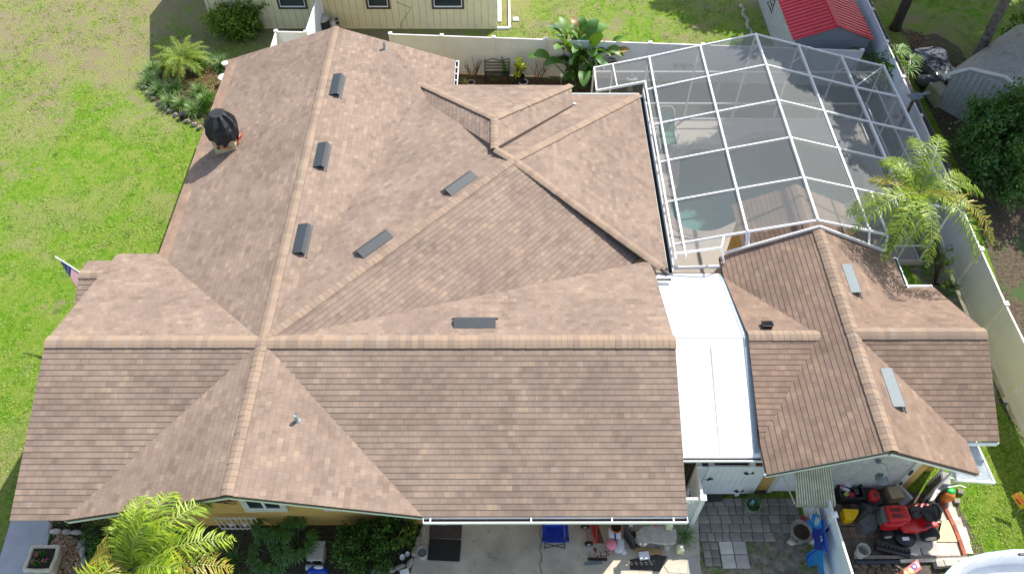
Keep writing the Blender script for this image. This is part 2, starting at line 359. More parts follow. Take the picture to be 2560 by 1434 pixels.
# ================================================================== GROUND
pool_px = [(300, 930), (322, 860), (330, 780), (330, 720), (360, 690), (430, 665), (520, 672), (600, 680), (660, 660), (740, 620), (800, 600), (880, 592), (960, 600), (1060, 625), (1200, 665), (1330, 715), (1420, 800), (1440, 880), (1400, 950), (1300, 1000), (1180, 1030), (1060, 1040), (940, 1040), (840, 1050), (760, 1065), (690, 1090), (640, 1110), (560, 1148), (480, 1160), (400, 1150), (330, 1120), (285, 1060), (268, 990)]
pool = [A(1560+x/2.39, 100+y/2.39, -.08) for x, y in pool_px]; pool = [(p.x, p.y) for p in pool]
def chaikin(p, k=2):
    for _ in range(k):
        q = []
        for i in range(len(p)):
            a, b = p[i], p[(i+1) % len(p)]; q += [(a[0]*.75+b[0]*.25, a[1]*.75+b[1]*.25), (a[0]*.25+b[0]*.75, a[1]*.25+b[1]*.75)]
        p = q
    return p
pool = chaikin(pool, 1)
def offset(p, d):
    n = len(p); ar = sum(p[i][0]*p[(i+1) % n][1]-p[(i+1) % n][0]*p[i][1] for i in range(n)); s = 1 if ar > 0 else -1; out = []
    for i in range(n):
        a, b = V(p[i-1]), V(p[(i+1) % n]); t = (b-a).normalized(); out.append((p[i][0]+t.y*d*s, p[i][1]-t.x*d*s))
    return out
cop = offset(pool, .32)
g = MB(); g.prism([(-300, -300), (300, -300), (300, 300), (-300, 300)], None, 0, hole=cop); setting('ground', g, M_LAWN)
g = MB(); g.prism([(4.0, 14.6), (14.02, 17.2), (14.02, 24.55), (3.1, 24.55), (3.1, 22.9), (4.0, 22.9)], .004, .05, hole=cop); setting('pool_deck', g, M_DECK)
g = MB(); g.prism(cop, -.06, .07, hole=pool); setting('pool_coping', g, M_COP)
g = MB()
for i in range(len(pool)):
    a, b = pool[i], pool[(i+1) % len(pool)]; g.face([(*a, .0), (*b, .0), (*b, -1.5), (*a, -1.5)])
g.prism(pool, None, -1.5); setting('pool_basin', g, M_PLAST)
sh = [A(1560+x/2.39, 100+y/2.39, -.5) for x, y in [(300, 905), (400, 900), (470, 940), (500, 1000), (510, 1060), (545, 1110), (600, 1150), (560, 1185), (480, 1200), (380, 1190), (300, 1130), (255, 1060), (250, 980)]]
g = MB(); g.prism(chaikin([(p.x, p.y) for p in sh]), -1.49, -.55); setting('pool_shelf', g, M_SHELF)
g = MB(); g.prism(offset(pool, .01), None, -.1); setting('water', g, M_WATER)
def ground_poly(name, px, mat, z, h=None, z0=None):
    g = MB(); g.prism([A(x, y, 0)[:2] for x, y in px], z0, z); return setting(name, g, mat)
ground_poly('driveway', [(1064, 1290), (1745, 1290), (1752, 1500), (1010, 1500), (1030, 1420)], M_CONC, .05, z0=0)
ground_poly('path', [(60, 1200), (152, 1200), (135, 1290), (100, 1460), (40, 1560), (-60, 1560), (0, 1400)], M_PATH, .05, z0=0)
ground_poly('front_bed', [(152, 1230), (1064, 1230), (1062, 1300), (1040, 1380), (1010, 1460), (960, 1530), (90, 1530), (118, 1380)], M_DIRT, .006)
ground_poly('back_bed', [(1000, 140), (1620, 160), (1610, 300), (1000, 260)], M_MULCH, .006)
ground_poly('island_bed', [(395, 168), (470, 140), (600, 150), (640, 240), (590, 380), (505, 325), (440, 290), (385, 250), (365, 220), (372, 190)], M_MULCH, .006)
ground_poly('fence_bed', [(2410, 712), (2470, 695), (2640, 1240), (2560, 1110), (2500, 1010), (2455, 840), (2415, 750)], M_DIRT, .006)
ground_poly('side_yard_soil', [(2225, 625), (2300, 600), (2390, 520), (2475, 700), (2440, 760), (2482, 900), (2530, 1010), (2480, 1010), (2400, 830), (2330, 730)], M('bare_sand', (.19, .18, .13), .95, var=.4, sc=5, bp=.5, dirt=((.06, .12, .02), 1.8, .47)), .005)
ground_poly('yard_soil', [(1745, 1310), (2140, 1310), (2180, 1560), (1730, 1560)], M('patchy_soil', (.23, .20, .16), .95, var=.4, sc=5, bp=.5, dirt=((.085, .15, .025), 1.8, .50)), .005)
ground_poly('garage_apron_soil', [(2090, 1230), (2380, 1230), (2470, 1400), (2500, 1560), (2140, 1560)], M('apron_brick', (.10, .08, .065), .95, var=.3, sc=5, bp=.5, dirt=((.05, .07, .02), 3, .55)), .006)
ground_poly('neighbour_soil', [(2285, 90), (2340, 85), (2400, 120), (2450, 215), (2560, 420), (2760, 700), (2760, 1000), (2560, 900), (2400, 420), (2260, 150)], M('leaf_litter', (.09, .062, .04), .95, var=.5, sc=9, bp=.7, dirt=((.04, .085, .016), 1.1, .49)), .005)
# gravel in front of the porch
def scatter_stuff(name, px, n, size, mat, z=.02, flat=.5):
    P = [A(x, y, 0) for x, y in px]; mb = MB(); xs = [p.x for p in P]; ys = [p.y for p in P]; c = 0
    from mathutils.geometry import intersect_point_tri_2d
    tr = geometry.tessellate_polygon([P])
    while c < n:
        q = V((random.uniform(min(xs), max(xs)), random.uniform(min(ys), max(ys))))
        if any(intersect_point_tri_2d(q, *[P[k].xy for k in t]) for t in tr):
            s = size*random.uniform(.5, 1.2); mb.box((q.x, q.y, z+s*.2), (s, s*random.uniform(.4, 1), s*flat), random.uniform(0, 3), tap=.7); c += 1
    return setting(name, mb, mat, 'stuff')
M_CHIP = LEAF('wood_chip', [(.30, .14, .07), (.42, .27, .16), (.20, .09, .05), (.55, .45, .35), (.36, .17, .09)], 0, .9)
g = MB(); prev = None
for k in range(14):
    q = A(1352+3*math.sin(k*1.7), 1300+k*11, .055)
    if prev: g.beam(prev, q, .012, .004)
    prev = q
setting('driveway_crack', g, M_SOIL)
scatter_stuff('gravel', [(150, 1330), (200, 1350), (212, 1400), (240, 1450), (100, 1470), (120, 1370)], 2600, .045, M_CHIP)
scatter_stuff('mulch', [(480, 165), (590, 150), (560, 260), (470, 240), (430, 220)], 900, .05, LEAF('mulch_chip', [(.28, .06, .04), (.16, .06, .04), (.30, .14, .08), (.2, .22, .06), (.15, .22, .04)], 0, .9))
scatter_stuff('leaf_litter', [(2250, 70), (2310, 85), (2420, 190), (2400, 230), (2290, 130)], 1100, .07, LEAF('dry_leaf', [(.30, .20, .12), (.16, .10, .06), (.42, .33, .22)], .1, .9))

# grass blades and clover tufts over the lawn (uncountable, one object)
def grass():
    regs = [(-24, -10.8, 6, 37, 60000), (-1, 11, 28, 37, 16000), (16, 29, 24, 37, 16000), (11.3, 15, 6, 12, 9000), (4.8, 8.3, 6, 7.8, 2500), (-12, -10, 24, 30, 2500)]
    vs = []; fs = []
    for x0, x1, y0, y1, n in regs:
        k = n//14; cx = rng.uniform(x0, x1, k); cy = rng.uniform(y0, y1, k)
        dens = np.sin(cx*.9+1.3*np.sin(cy*.7))+np.sin(cy*1.1+cx*.4)+rng.normal(0, .8, k)
        keep = dens > -.6; cx = cx[keep]; cy = cy[keep]
        for a, b in zip(cx, cy):
            m = 14; r = rng.uniform(.05, .22); px = a+rng.normal(0, r, m); py = b+rng.normal(0, r, m); h = rng.uniform(.02, .06, m); an = rng.uniform(0, 6.28, m); wd = rng.uniform(.012, .028, m); ln = rng.uniform(.03, .09, m)
            for j in range(m):
                i = len(vs); c, s = math.cos(an[j]), math.sin(an[j])
                vs += [(px[j]-s*wd[j], py[j]+c*wd[j], .0), (px[j]+s*wd[j], py[j]-c*wd[j], .0), (px[j]+c*ln[j], py[j]+s*ln[j], h[j])]; fs.append((i, i+1, i+2))
    me = bpy.data.meshes.new('grass'); me.from_pydata(vs, [], fs); me.materials.append(L_GRASS)
    o = bpy.data.objects.new('grass', me); scn.collection.objects.link(o); o['kind'] = 'stuff'
grass()

# ================================================================== ROOF HELPERS
def clip(poly, v, keep_above):
    out = []; n = len(poly)
    for i in range(n):
        a, b = poly[i], poly[(i+1) % n]; da, db = a[1]-v, b[1]-v
        if not keep_above: da, db = -da, -db
        if da >= 0: out.append(a)
        if (da > 0 and db < 0) or (da < 0 and db > 0):
            t = da/(da-db); out.append((a[0]+(b[0]-a[0])*t, v))
    return out
def roof_face(mb, pts, T=.010, newrow=None, deck=None):
    pts = [V(p) for p in pts]; n = V((0, 0, 0))
    for i in range(len(pts)): n += pts[i].cross(pts[(i+1) % len(pts)])
    n.normalize(); n = n if n.z > 0 else -n
    d = (V((0, 0, -1))-n*V((0, 0, -1)).dot(n)).normalized(); t = n.cross(d)
    o = sum(pts, V((0, 0, 0)))/len(pts); base = o.dot(n)
    P = [((p).dot(t), -(p).dot(d)) for p in pts]
    ar = sum(P[i][0]*P[(i+1) % len(P)][1]-P[(i+1) % len(P)][0]*P[i][1] for i in range(len(P)))
    if ar < 0: P.reverse()
    flip = t.cross(-d).dot(n) < 0
    v0 = min(p[1] for p in P); v1 = max(p[1] for p in P); k = 0
    while v0+k*ROW < v1-1e-4:
        lo, hi = v0+k*ROW, v0+(k+1)*ROW; q = clip(clip(P, lo, True), hi, False)
        if len(q) >= 3:
            w3 = lambda u, v, h: t*u-d*v+n*(base+h)
            jt = 0; mi = 1 if (newrow and newrow(k)) else 0
            pp = [w3(u, v, T*(1-(v-lo)/ROW)) for u, v in q]; uv = [(u, v-v0) for u, v in q]
            if flip: pp.reverse(); uv.reverse()
            mb.face(pp, uv, mi)
            lows = [u for u, v in q if abs(v-lo) < 1e-4]
            if len(lows) >= 2:
                a, b = min(lows), max(lows); h0 = -.03 if k == 0 else -.001
                e = [w3(a, lo, T), w3(b, lo, T), w3(b, lo, h0), w3(a, lo, h0)]
                mb.face(e, [(a, k*ROW+.002)]*4, 2)
        k += 1
    if deck is not None: deck.extr([p-n*.012 for p in pts], -n*.10)
def ridge_cap(mb, a, b, wid=.17, lift=.03, sa=.34, sb=.34, seed=0):
    a, b = V(a), V(b); L = (b-a).length; d = (b-a)/L; side = d.cross(V((0, 0, 1))).normalized(); up = side.cross(d).normalized()
    n = max(1, int(L/.15)); pr = [(-1, -wid*sa), (-.55, -wid*sa*.5+.004), (0, .0), (.55, -wid*sb*.5+.004), (1, -wid*sb)]
    for i in range(n):
        p, q = a+d*(L*i/n), a+d*(L*(i+1)/n+.02); hh = (.010, .003); j = random.uniform(-.006, .006)
        for k in range(4):
            c = []
            for (e, h) in ((p, hh[0]), (q, hh[1])):
                row = [e+side*((pr[z][0])*wid+j)+up*(pr[z][1]+lift+h) for z in (k, k+1)]; c.append(row)
            mb.face([c[0][0], c[0][1], c[1][1], c[1][0]], [(i+seed*100+.1, .5), (i+seed*100+.2, .5), (i+seed*100+.3, .5), (i+seed*100+.4, .5)])
            mb.face([c[0][0], c[0][1], c[0][1]-up*.010, c[0][0]-up*.010], [(i+seed*100+.1, .5)]*4, 1)
        for z in (0, 4):
            s0 = p+side*(pr[z][0]*wid+j)+up*(pr[z][1]+lift+hh[0]); s1 = q+side*(pr[z][0]*wid+j)+up*(pr[z][1]+lift+hh[1])
            mb.face([s0, s1, s1-up*lift, s0-up*lift], [(i+.1, .5)]*4, 1)
M_BUTT = M('shingle_butt', (.085, .065, .053), .95)  # butt edges coloured darker to paint the shade line under each course
M_CBUTT = M('cap_butt', (.185, .135, .10), .95)
ROOFM = [M_SH, M_SHN, M_BUTT]; CAPM = [M_CAP, M_CBUTT]
def gutter(name, p, q, out, parent, wid=.13, dep=.12, mat=None, inner=True, label=None):
    p, q = V(p), V(q); o = V(out).normalized()*wid; dz = V((0, 0, -dep)); mb = MB(); mb2 = MB()
    t = .012
    mb.beam(p+o+dz/2, q+o+dz/2, .014, dep); mb.beam(p+o, q+o, .03, .016); mb.beam(p+o/2+dz, q+o/2+dz, wid, .012)
    mb.beam(p+dz/2, q+dz/2, .012, dep*.98)
    for e in (p, q): mb.beam(e+dz/2, e+o+dz/2, .012, dep)
    g = part(name, mb, mat or M_WHITE, parent, label=label)
    if inner:
        mb2.beam(p+o*.5+dz*.86, q+o*.5+dz*.86, wid*.84, .012); part('gutter_bottom', mb2, M_SOIL, g)  # dark strip along the inside bottom of the gutter
    return g

# ================================================================== MAIN HOUSE
house = thing('main_house', 'sprawling ochre bungalow with large brown cross gabled shingle roof', 'house', (-4, 14, 0))
ZR, ZE = 4.1, 2.7
Hub = V((-6.17, 11.13, ZR)); yS = 7.05; yN1 = 24.7; xW = -11.6; xE = 4.21
R1n = V((-6.17, yN1, ZR)); R4s = V((-6.17, yS, ZR))
PS = plane(V((xW, 11.13, ZR)), V((xE, 11.13, ZR)), V((xE, yS, ZE)))
PR1W = plane(Hub, R1n, V((-10.37, yN1, ZE))); PR1E = plane(Hub, R1n, V((-1.97, yN1, ZE)))
sl_ = (ZR-ZE)/4.08
PRN = plane(Hub, V((xE, 11.13, ZR)), V((xE, 11.13+2.98, ZR-2.98*.343)))
Ap = V((.17, 17.76, ZR)); PE_ = V((4.69, 22.65, ZE)); PSE = V((4.69, 14.44, ZE))
dd = (Ap-Hub); dd.z = 0; dd.normalize(); nw = V((-dd.y, dd.x, 0))
PNW = plane(Hub, Ap, Hub+nw*3+V((0, 0, -3*.16))); PSEp = plane(Hub, Ap, Hub-nw*3+V((0, 0, -3*.30)))
PEa = plane(Ap, PE_, PSE); PN = plane(Ap, PE_, V((2.3, 22.65, ZE)))
rf = MB(); dk = MB()
NWk = V((-10.37, 15.35, ZE+.0)); WN = V((-11.65, 15.35, ZE+.02))
# south slopes
yE = 7.13; vS = V((-2.0, yE, ZE)); vW = V((-10.34, yS, ZE))
roof_face(rf, [Hub, V((xE, 11.13, ZR)), V((xE, yE, ZE)), vS], deck=dk)
roof_face(rf, [V((xW, 11.13, ZR)), Hub, vW, V((xW, yS, ZE))], deck=dk)
# front gable
roof_face(rf, [Hub, R4s, vS], deck=dk); roof_face(rf, [R4s, Hub, vW], deck=dk)
# west wing north slope
roof_face(rf, [Hub, V((xW, 11.13, ZR)), V((xW, 15.2, ZE)), V((-10.37, 15.2, ZE))], deck=dk)
# main gable west slope: newer courses along the eave
roof_face(rf, [R1n, Hub, V((-10.37, 15.2, ZE)), V((-10.37, yN1, ZE))], newrow=lambda k: k < 3, deck=dk)
# main gable east slope
J = AP(1050, 214, PR1E); J2 = V((-1.97, 23.05, ZE)); vv = AP(905, 465, PR1E)
roof_face(rf, [Hub, R1n, V((-1.97, yN1, ZE)), J2, AP(1056, 225, PR1E), vv], deck=dk)
# east wing north slope
NEc = V((xE, 14.11, ZR-2.98*.343)); vq = AP(1622, 652, PRN)
roof_face(rf, [V((xE, 11.13, ZR)), Hub, vq, NEc], deck=dk)
# diagonal ridge, north-west slope
roof_face(rf, [Ap, Hub, AP(905, 465, PNW), AP(1056, 225, PNW), AP(1075, 262, PNW), AP(1232, 362, PNW)], deck=dk)
# diagonal ridge, south-east slope
qs = AP(1622, 652, PSEp)
roof_face(rf, [Hub, Ap, qs], deck=dk)
# east face
roof_face(rf, [Ap, PE_, PSE, AP(1650, 668, PEa), AP(1622, 652, PEa)], deck=dk)
# north face
n_w = V((-.2, 22.65, ZE))
roof_face(rf, [PE_, Ap, AP(1245, 368, PN), V((.6, 22.65, ZE))], deck=dk)
# raised north dormer
dT = A(1236, 296, 4.12); dB = A(1236, 372, 4.12); dW = A(1055, 212, 3.05); dE = A(1428, 214, 3.05)
up5 = V((0, 0, .06)); PDW = plane(dT, dB, dW); PDE = plane(dT, dB, dE); lw_ = AP(1068, 262, PDW); le_ = AP(1432, 262, PDE); lw2 = AP(1228, 361, PDW); le2 = AP(1246, 366, PDE)
roof_face(rf, [dT, dW, dE], deck=dk)
roof_face(rf, [dT, dB, lw2, lw_, dW], T=.010, deck=dk)
roof_face(rf, [dB, dT, dE, le_, le2], deck=dk)
part('roof', rf, ROOFM, house)
part('roof_deck', dk, M('roof_edge', (.10, .08, .07), .8), house)
RCAPS = MB()
ridge_cap(RCAPS, (xW, 11.13, ZR), Hub, .185); ridge_cap(RCAPS, Hub, (xE, 11.13, ZR), .2, seed=1)
ridge_cap(RCAPS, R1n, Hub, .14, seed=2); ridge_cap(RCAPS, R4s, Hub, .14, seed=3); ridge_cap(RCAPS, Hub, Ap, .125, seed=4)
ridge_cap(RCAPS, PE_, Ap, .13, sa=.2, sb=.2, seed=5); ridge_cap(RCAPS, V((4.5, 14.6, 2.78)), Ap, .13, sa=.25, sb=.2, seed=6)
ridge_cap(RCAPS, dW, dT, .12, sa=.2, sb=.2, seed=7); ridge_cap(RCAPS, dE, dT, .12, sa=.2, sb=.2, seed=8); ridge_cap(RCAPS, dB, dT, .12, sa=.3, sb=.3, seed=9)
ridge_cap(RCAPS, dB+(dB-Ap)*-.05, Ap, .13, sa=.3, sb=.3, seed=10)
part('ridge_cap', RCAPS, CAPM, house)
# dark drop under the dormer edges
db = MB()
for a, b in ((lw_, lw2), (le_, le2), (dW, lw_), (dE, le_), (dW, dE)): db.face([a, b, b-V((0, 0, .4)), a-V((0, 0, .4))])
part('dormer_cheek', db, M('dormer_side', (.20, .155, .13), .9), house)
# walls
wl = MB()
wl.prism([(-11.0, 7.98), (3.6, 7.98), (3.6, 13.6), (4.1, 14.9), (4.1, 22.1), (-2.3, 22.3), (-2.5, 24.1), (-9.8, 24.1), (-9.8, 14.7), (-11.0, 14.7)], 0, 2.72)
wl.extr([(-10.0, 7.97, 2.7), (-2.34, 7.97, 2.7), (-6.17, 7.97, 3.98)], (0, .12, 0))
wl.extr([(3.55, 8.3, 2.7), (3.55, 13.9, 3.1), (3.55, 11.13, 4.0)], (.04, 0, 0)); wl.extr([(-10.95, 8.3, 2.7), (-10.95, 13.9, 2.7), (-10.95, 11.13, 3.9)], (.04, 0, 0))
part('wall', wl, M_YEL, house)
# fascia boards on the rakes
fa = MB(); k = V((0, 0, -.13))
for a, b in ((R4s, vS), (R4s, vW)):
    fa.beam(a+k+V((0, .02, 0)), b+k+V((0, .02, 0)), .03, .16)
part('fascia', fa, M_WHITE, house)
# windows in the front gable
def window(x0, x1, z0, z1, y, parent, fm, trim=.12, panes=2):
    mb = MB(); mb.bx(x0-trim, x1+trim, y-.06, y, z0-trim, z0); mb.bx(x0-trim, x0, y-.05, y, z0, z1); mb.bx(x1, x1+trim, y-.05, y, z0, z1); mb.bx(x0-trim, x1+trim, y-.06, y, z1, z1+trim)
    o = part('window', mb, fm, parent); pn = MB(); pn.bx(x0, x1, y-.02, y-.008, z0, z1); part('pane', pn, M_GLASS, o)
    fr = MB()
    for i in range(panes+1): xx = x0+(x1-x0)*i/panes; fr.bx(max(x0, xx-.03), min(x1, xx+.03), y-.04, y-.021, z0, z1)
    fr.bx(x0, x1, y-.042, y-.022, z0, z0+.05); part('frame', fr, M_WHITE, o); return o
wa = AY(612, 1273, 7.97); wb = AY(722, 1273, 7.97)
window(wa.x+.15, wb.x-.12, wa.z+.12, 2.1, 7.965, house, M_TRIM)
wa2 = AY(812, 1272, 7.97); window(wa2.x+.12, wa2.x+1.1, wa2.z+.15, 2.0, 7.965, house, M_TRIM)
wa3 = AY(425, 1272, 7.97); window(wa3.x-1.1, wa3.x-.1, wa3.z+.15, 2.0, 7.965, house, M_TRIM)
# scrolled wall ornaments
def scroll(cx, cz, w_):
    mb = MB()
    for s in (-1, 1):
        for k in range(4):
            r = .05+.05*k; pts = [V((cx+s*(.07+.16*k)+r*math.cos(t), 7.93, cz+r*math.sin(t)*.7)) for t in np.linspace(0, 5.2, 12)]; mb.tube(pts, .012, 5)
    mb.tube([(cx-w_, 7.93, cz), (cx+w_, 7.93, cz)], .012, 5); part('wall_ornament', mb, M_BROWN, house)
o1 = AY(525, 1251, 7.95); scroll(o1.x, o1.z, .65); o2 = AY(750, 1254, 7.95); scroll(o2.x, o2.z+.05, .6)
# gutters
gS = gutter('gutter', (-1.98, yE-.01, ZE-.03), (xE, yE-.01, ZE-.03), (0, -1, 0), house, .125, .11, label='white open gutter along the front eave')
hg = MB()
for px in (1076, 1328, 1530, 1684): x = A(px, 1292, ZE).x; hg.bx(x-.016, x+.016, yE-.135, yE-.012, ZE-.036, ZE-.02)
part('gutter_strap', hg, M_WHITE, gS)
dn = MB(); p = A(1062, 1304, 2.5); dn.tube([p, p+V((.3, -.02, 0)), p+V((.5, -.0, -.06))], .045, 8); part('downspout', dn, M_WHITE, gS)
gE = gutter('gutter', (4.71, 14.5, ZE-.04), (4.71, 22.6, ZE-.04), (1, 0, 0), house, .13, .12, M_GREYALU, label='blue grey gutter beside the pool cage')
gutter('gutter', (2.3, 22.68, ZE-.04), (4.7, 22.68, ZE-.04), (0, 1, 0), house, .11, .1)
gL = gutter('gutter', (-1.95, 23.1, ZE-.04), (-1.95, yN1, ZE-.04), (1, 0, 0), house, .12, .1)
hg = MB()
for i in range(5): y = 23.15+i*.38; hg.bx(-1.95, -1.83, y-.02, y+.02, ZE-.04, ZE-.02)
part('gutter_strap', hg, M_WHITE, gL)
gutter('gutter', (4.22, 14.02, 2.9), (4.7, 14.02, 2.9), (0, 1, 0), house, .12, .1)
# box vents
def vent(c, pl, along, L=1.08, W=.36, mat=M_VENT, hgt=.15, parent=house):
    P, n = pl; al = V(along); al = (al-n*al.dot(n)).normalized(); dn_ = V((0, 0, -1)); dn_ = (dn_-n*dn_.dot(n)).normalized(); mb = MB()
    f = lambda a, s, h: c+al*a+dn_*s+n*h
    prof = [(-W*.5, .02), (W*.18, hgt), (W*.5, hgt*.62)]
    for (s0, h0), (s1, h1) in zip(prof, prof[1:]):
        mb.hexa([f(-L/2, s0, h0-.012), f(L/2, s0, h0-.012), f(L/2, s1, h1-.012), f(-L/2, s1, h1-.012), f(-L/2, s0, h0), f(L/2, s0, h0), f(L/2, s1, h1), f(-L/2, s1, h1)])
    o = part('roof_vent', mb, mat, parent)
    b = MB(); b.hexa([f(-L/2+.05, -W*.42, .0), f(L/2-.05, -W*.42, .0), f(L/2-.05, W*.3, .0), f(-L/2+.05, W*.3, .0), f(-L/2+.05, -W*.38, .025), f(L/2-.05, -W*.38, .025), f(L/2-.05, W*.3, hgt*.75), f(-L/2+.05, W*.3, hgt*.75)]); part('vent_throat_shade', b, M_DARK, o)  # near-black block stands in for the shade inside the open hood
    b = MB(); b.hexa([f(-L/2-.06, W*.56, .0), f(L/2+.06, W*.56, .0), f(L/2+.06, W*.68, .0), f(-L/2-.06, W*.68, .0), f(-L/2-.06, W*.56, .035), f(L/2+.06, W*.56, .035), f(L/2+.06, W*.68, .035), f(-L/2-.06, W*.68, .035)]); part('vent_flange', b, mat, o)
for px, py in ((841, 215), (803, 391), (754, 600)): vent(AP(px, py, PR1E), PR1E, (0, 1, 0))
for px, py in ((1152, 462), (937, 613)): vent(AP(px, py, PNW), PNW, dd)
vent(AP(1187, 810, PRN), PRN, (1, 0, 0))
def pipe(px, py, pl, h=.3, parent=house):
    b = AP(px, py, pl); mb = MB(); mb.tube([b-V((0, 0, .02)), b+V((0, 0, h))], .045, 12, cap=False); mb.tube([b+V((0, 0, h-.02)), b+V((0, 0, h-.019))], .044, 12); mb.lathe([(.08, 0), (.06, .03), (.05, .06)], b, 12)
    part('vent_pipe', mb, M_GREYALU, parent, smooth='auto')
pipe(744, 1051, plane(R4s, Hub, vS), .26); pipe(962, 123, PR1E, .3)
mb = MB(); mb.box(A(1436, 261, 2.95), (.1, .08, .1)); part('vent_pipe', mb, M_WHITE, house, bevel=.01)
# chimney (part of the house) and its cover (a thing)
cb = AP(566, 380, PR1W); ch = MB(); ch.box(cb+V((0, .3, .35)), (.72, .62, 1.1)); part('chimney', ch, M('tan_stucco', (.50, .43, .27), .85), house)
cc = V((cb.x, cb.y+.3, cb.z+.02)); cv = MB(); nn = 26; rows = [(.0, .40), (.12, .42), (.22, .37), (.30, .43), (.50, .55), (.80, .57), (1.05, .50), (1.25, .34), (1.33, .26)]
base = len(cv.v)
ang = [2*math.pi*i/nn for i in range(nn)]
for j, (z, r) in enumerate(rows):
    for i in range(nn):
        fold = .055*math.sin(i*1.9+j*.5)+.04*math.sin(i*4.1+j) if j not in (8,) else 0
        zz = z+(.12*math.sin(ang[i]*1.5+1) if j < 2 else 0)+(.18 if j < 2 and (ang[i] > 4.6 or ang[i] < .6) else 0)
        cv.v.append(cc+V(((r+fold*(1 if j > 2 else .7))*math.cos(ang[i])*.86, (r+fold)*math.sin(ang[i])*.84, zz)))
for j in range(len(rows)-1):
    for i in range(nn): k = (i+1) % nn; cv.f.append((j*nn+i, j*nn+k, (j+1)*nn+k, (j+1)*nn+i))
cv.f.append(tuple((len(rows)-1)*nn+i for i in range(nn)))
cover = thing('chimney_cover', 'black plastic cover tied over the chimney with orange strap', 'cover', cc); part('cover_sheet', cv, M_TARP, cover)
st = MB(); st.tube([cc+V((.41*math.cos(t), .40*math.sin(t), .24+.05*math.sin(2*t))) for t in np.linspace(0, 2*math.pi, 26)], .016, 6)
st.tube([cc+V((.40, -.2, .25)), cc+V((.50, -.15, .42)), cc+V((.56, .0, .5)), cc+V((.50, .08, .32)), cc+V((.42, .05, .22))], .02, 6); part('strap', st, M_ORANGE, cover, smooth=True)
# porch side roof on the west
PW = [A(190, 690, 2.62), A(243, 690, 2.62), A(243, 775, 2.2), A(160, 790, 2.2)]
pr = MB(); y0, y1 = PW[0].y, PW[0].y-1.5
roof_face(pr, [V((-12.45, y0, 2.75)), V((-11.5, y0, 2.75)), V((-11.5, y1, 2.1)), V((-12.45, y1, 2.1))]); roof_face(pr, [V((-11.5, y0, 2.75)), V((-12.45, y0, 2.75)), V((-12.45, y0+.6, 2.6)), V((-11.5, y0+.6, 2.6))]); part('porch_roof', pr, ROOFM, house)
pc = MB(); ridge_cap(pc, (-12.45, y0, 2.73), (-11.6, y0, 2.73), .16); part('ridge_cap', pc, CAPM, house)
# flag
fl = thing('flag', 'folded american flag on white pole at the left eave', 'flag', A(200, 680, 1.9))
a, b = A(138, 641, 2.55), A(215, 690, 2.2); mb = MB(); mb.tube([a, b], .02, 8); part('flag_pole', mb, M_WHITE, fl)
def flagmat():
    m, nt, bs = _mat('flag_cloth'); uv = N(nt, 'ShaderNodeUVMap').outputs[0]; s = N(nt, 'ShaderNodeSeparateXYZ'); nt.links.new(uv, s.inputs[0])
    mu = N(nt, 'ShaderNodeMath', operation='MULTIPLY'); mu.inputs[1].default_value = 6.5; nt.links.new(s.outputs[1], mu.inputs[0]); fr = N(nt, 'ShaderNodeMath', operation='FRACT'); nt.links.new(mu.outputs[0], fr.inputs[0])
    gt = N(nt, 'ShaderNodeMath', operation='GREATER_THAN'); gt.inputs[1].default_value = .5; nt.links.new(fr.outputs[0], gt.inputs[0]); col = mixc(nt, gt.outputs[0], (.45, .02, .04), (.7, .7, .7))
    vo = N(nt, 'ShaderNodeTexVoronoi', i_Scale=14.); nt.links.new(uv, vo.inputs[0]); lt = N(nt, 'ShaderNodeMath', operation='LESS_THAN'); lt.inputs[1].default_value = .25; nt.links.new(vo.outputs[0], lt.inputs[0])
    can = mixc(nt, lt.outputs[0], (.01, .02, .12), (.75, .75, .78)); l2 = N(nt, 'ShaderNodeMath', operation='LESS_THAN'); l2.inputs[1].default_value = .45; nt.links.new(s.outputs[0], l2.inputs[0])
    nt.links.new(mixc(nt, l2.outputs[0], col, can), bs.inputs['Base Color']); return m
mb = MB(); c3 = A(196, 678, 2.05); fpts = []
for i in range(9):
    u = i/8; tp = a.lerp(b, .18+.75*u)
    col = [(tp+V((.015*math.sin(i*2), 0, -v*(.08+.25*u))) + V((-.05, -.42, 0))*v*(.15+u)) for v in (0, .33, .66, 1)]; fpts.append(col)
for i in range(8):
    for j in range(3): mb.face([fpts[i][j], fpts[i+1][j], fpts[i+1][j+1], fpts[i][j+1]], [(i/8, j/3), ((i+1)/8, j/3), ((i+1)/8, (j+1)/3), (i/8, (j+1)/3)])
part('flag_cloth', mb, flagmat(), fl, smooth=True)

# ================================================================== BREEZEWAY
bw = thing('breezeway', 'low white flat roof bridging the bungalow and the garage', 'breezeway', (5.3, 11.8, 0))
mb = MB(); yc = 11.63
mb.extr([(4.0, 8.75, 2.42), (4.0, yc, 3.5), (4.0, 14.55, 2.58), (4.0, 14.55, 2.52), (4.0, yc, 3.44), (4.0, 8.75, 2.36)], (2.32, 0, 0)); part('roof', mb, M_MEMB, bw)
mb = MB(); mb.extr([(6.17, 8.85, 2.47), (6.17, yc, 3.53), (6.17, 14.5, 2.61), (6.17, 14.5, 2.57), (6.17, yc, 3.49), (6.17, 8.85, 2.43)], (.15, 0, 0)); part('flashing', mb, M_GREYALU, bw)
mb = MB(); mb.bx(4.1, 6.17, 11.62, 11.64, 3.495, 3.51); mb.beam((5.3, 8.8, 2.437), (5.3, 11.4, 3.425), .035, .008); part('seam', mb, M('seam_grey', (.45, .46, .47), .6), bw)
mb = MB()
for i in range(7): mb.lathe([(.022, 0), (.022, .012), (.005, .014)], (4.5+i*.26, 9.45, 2.67), 8)
part('rivet', mb, M_GREYALU, bw)
gutter('gutter', (4.2, 8.76, 2.42), (6.42, 8.76, 2.42), (0, -1, 0), bw, .1, .08)
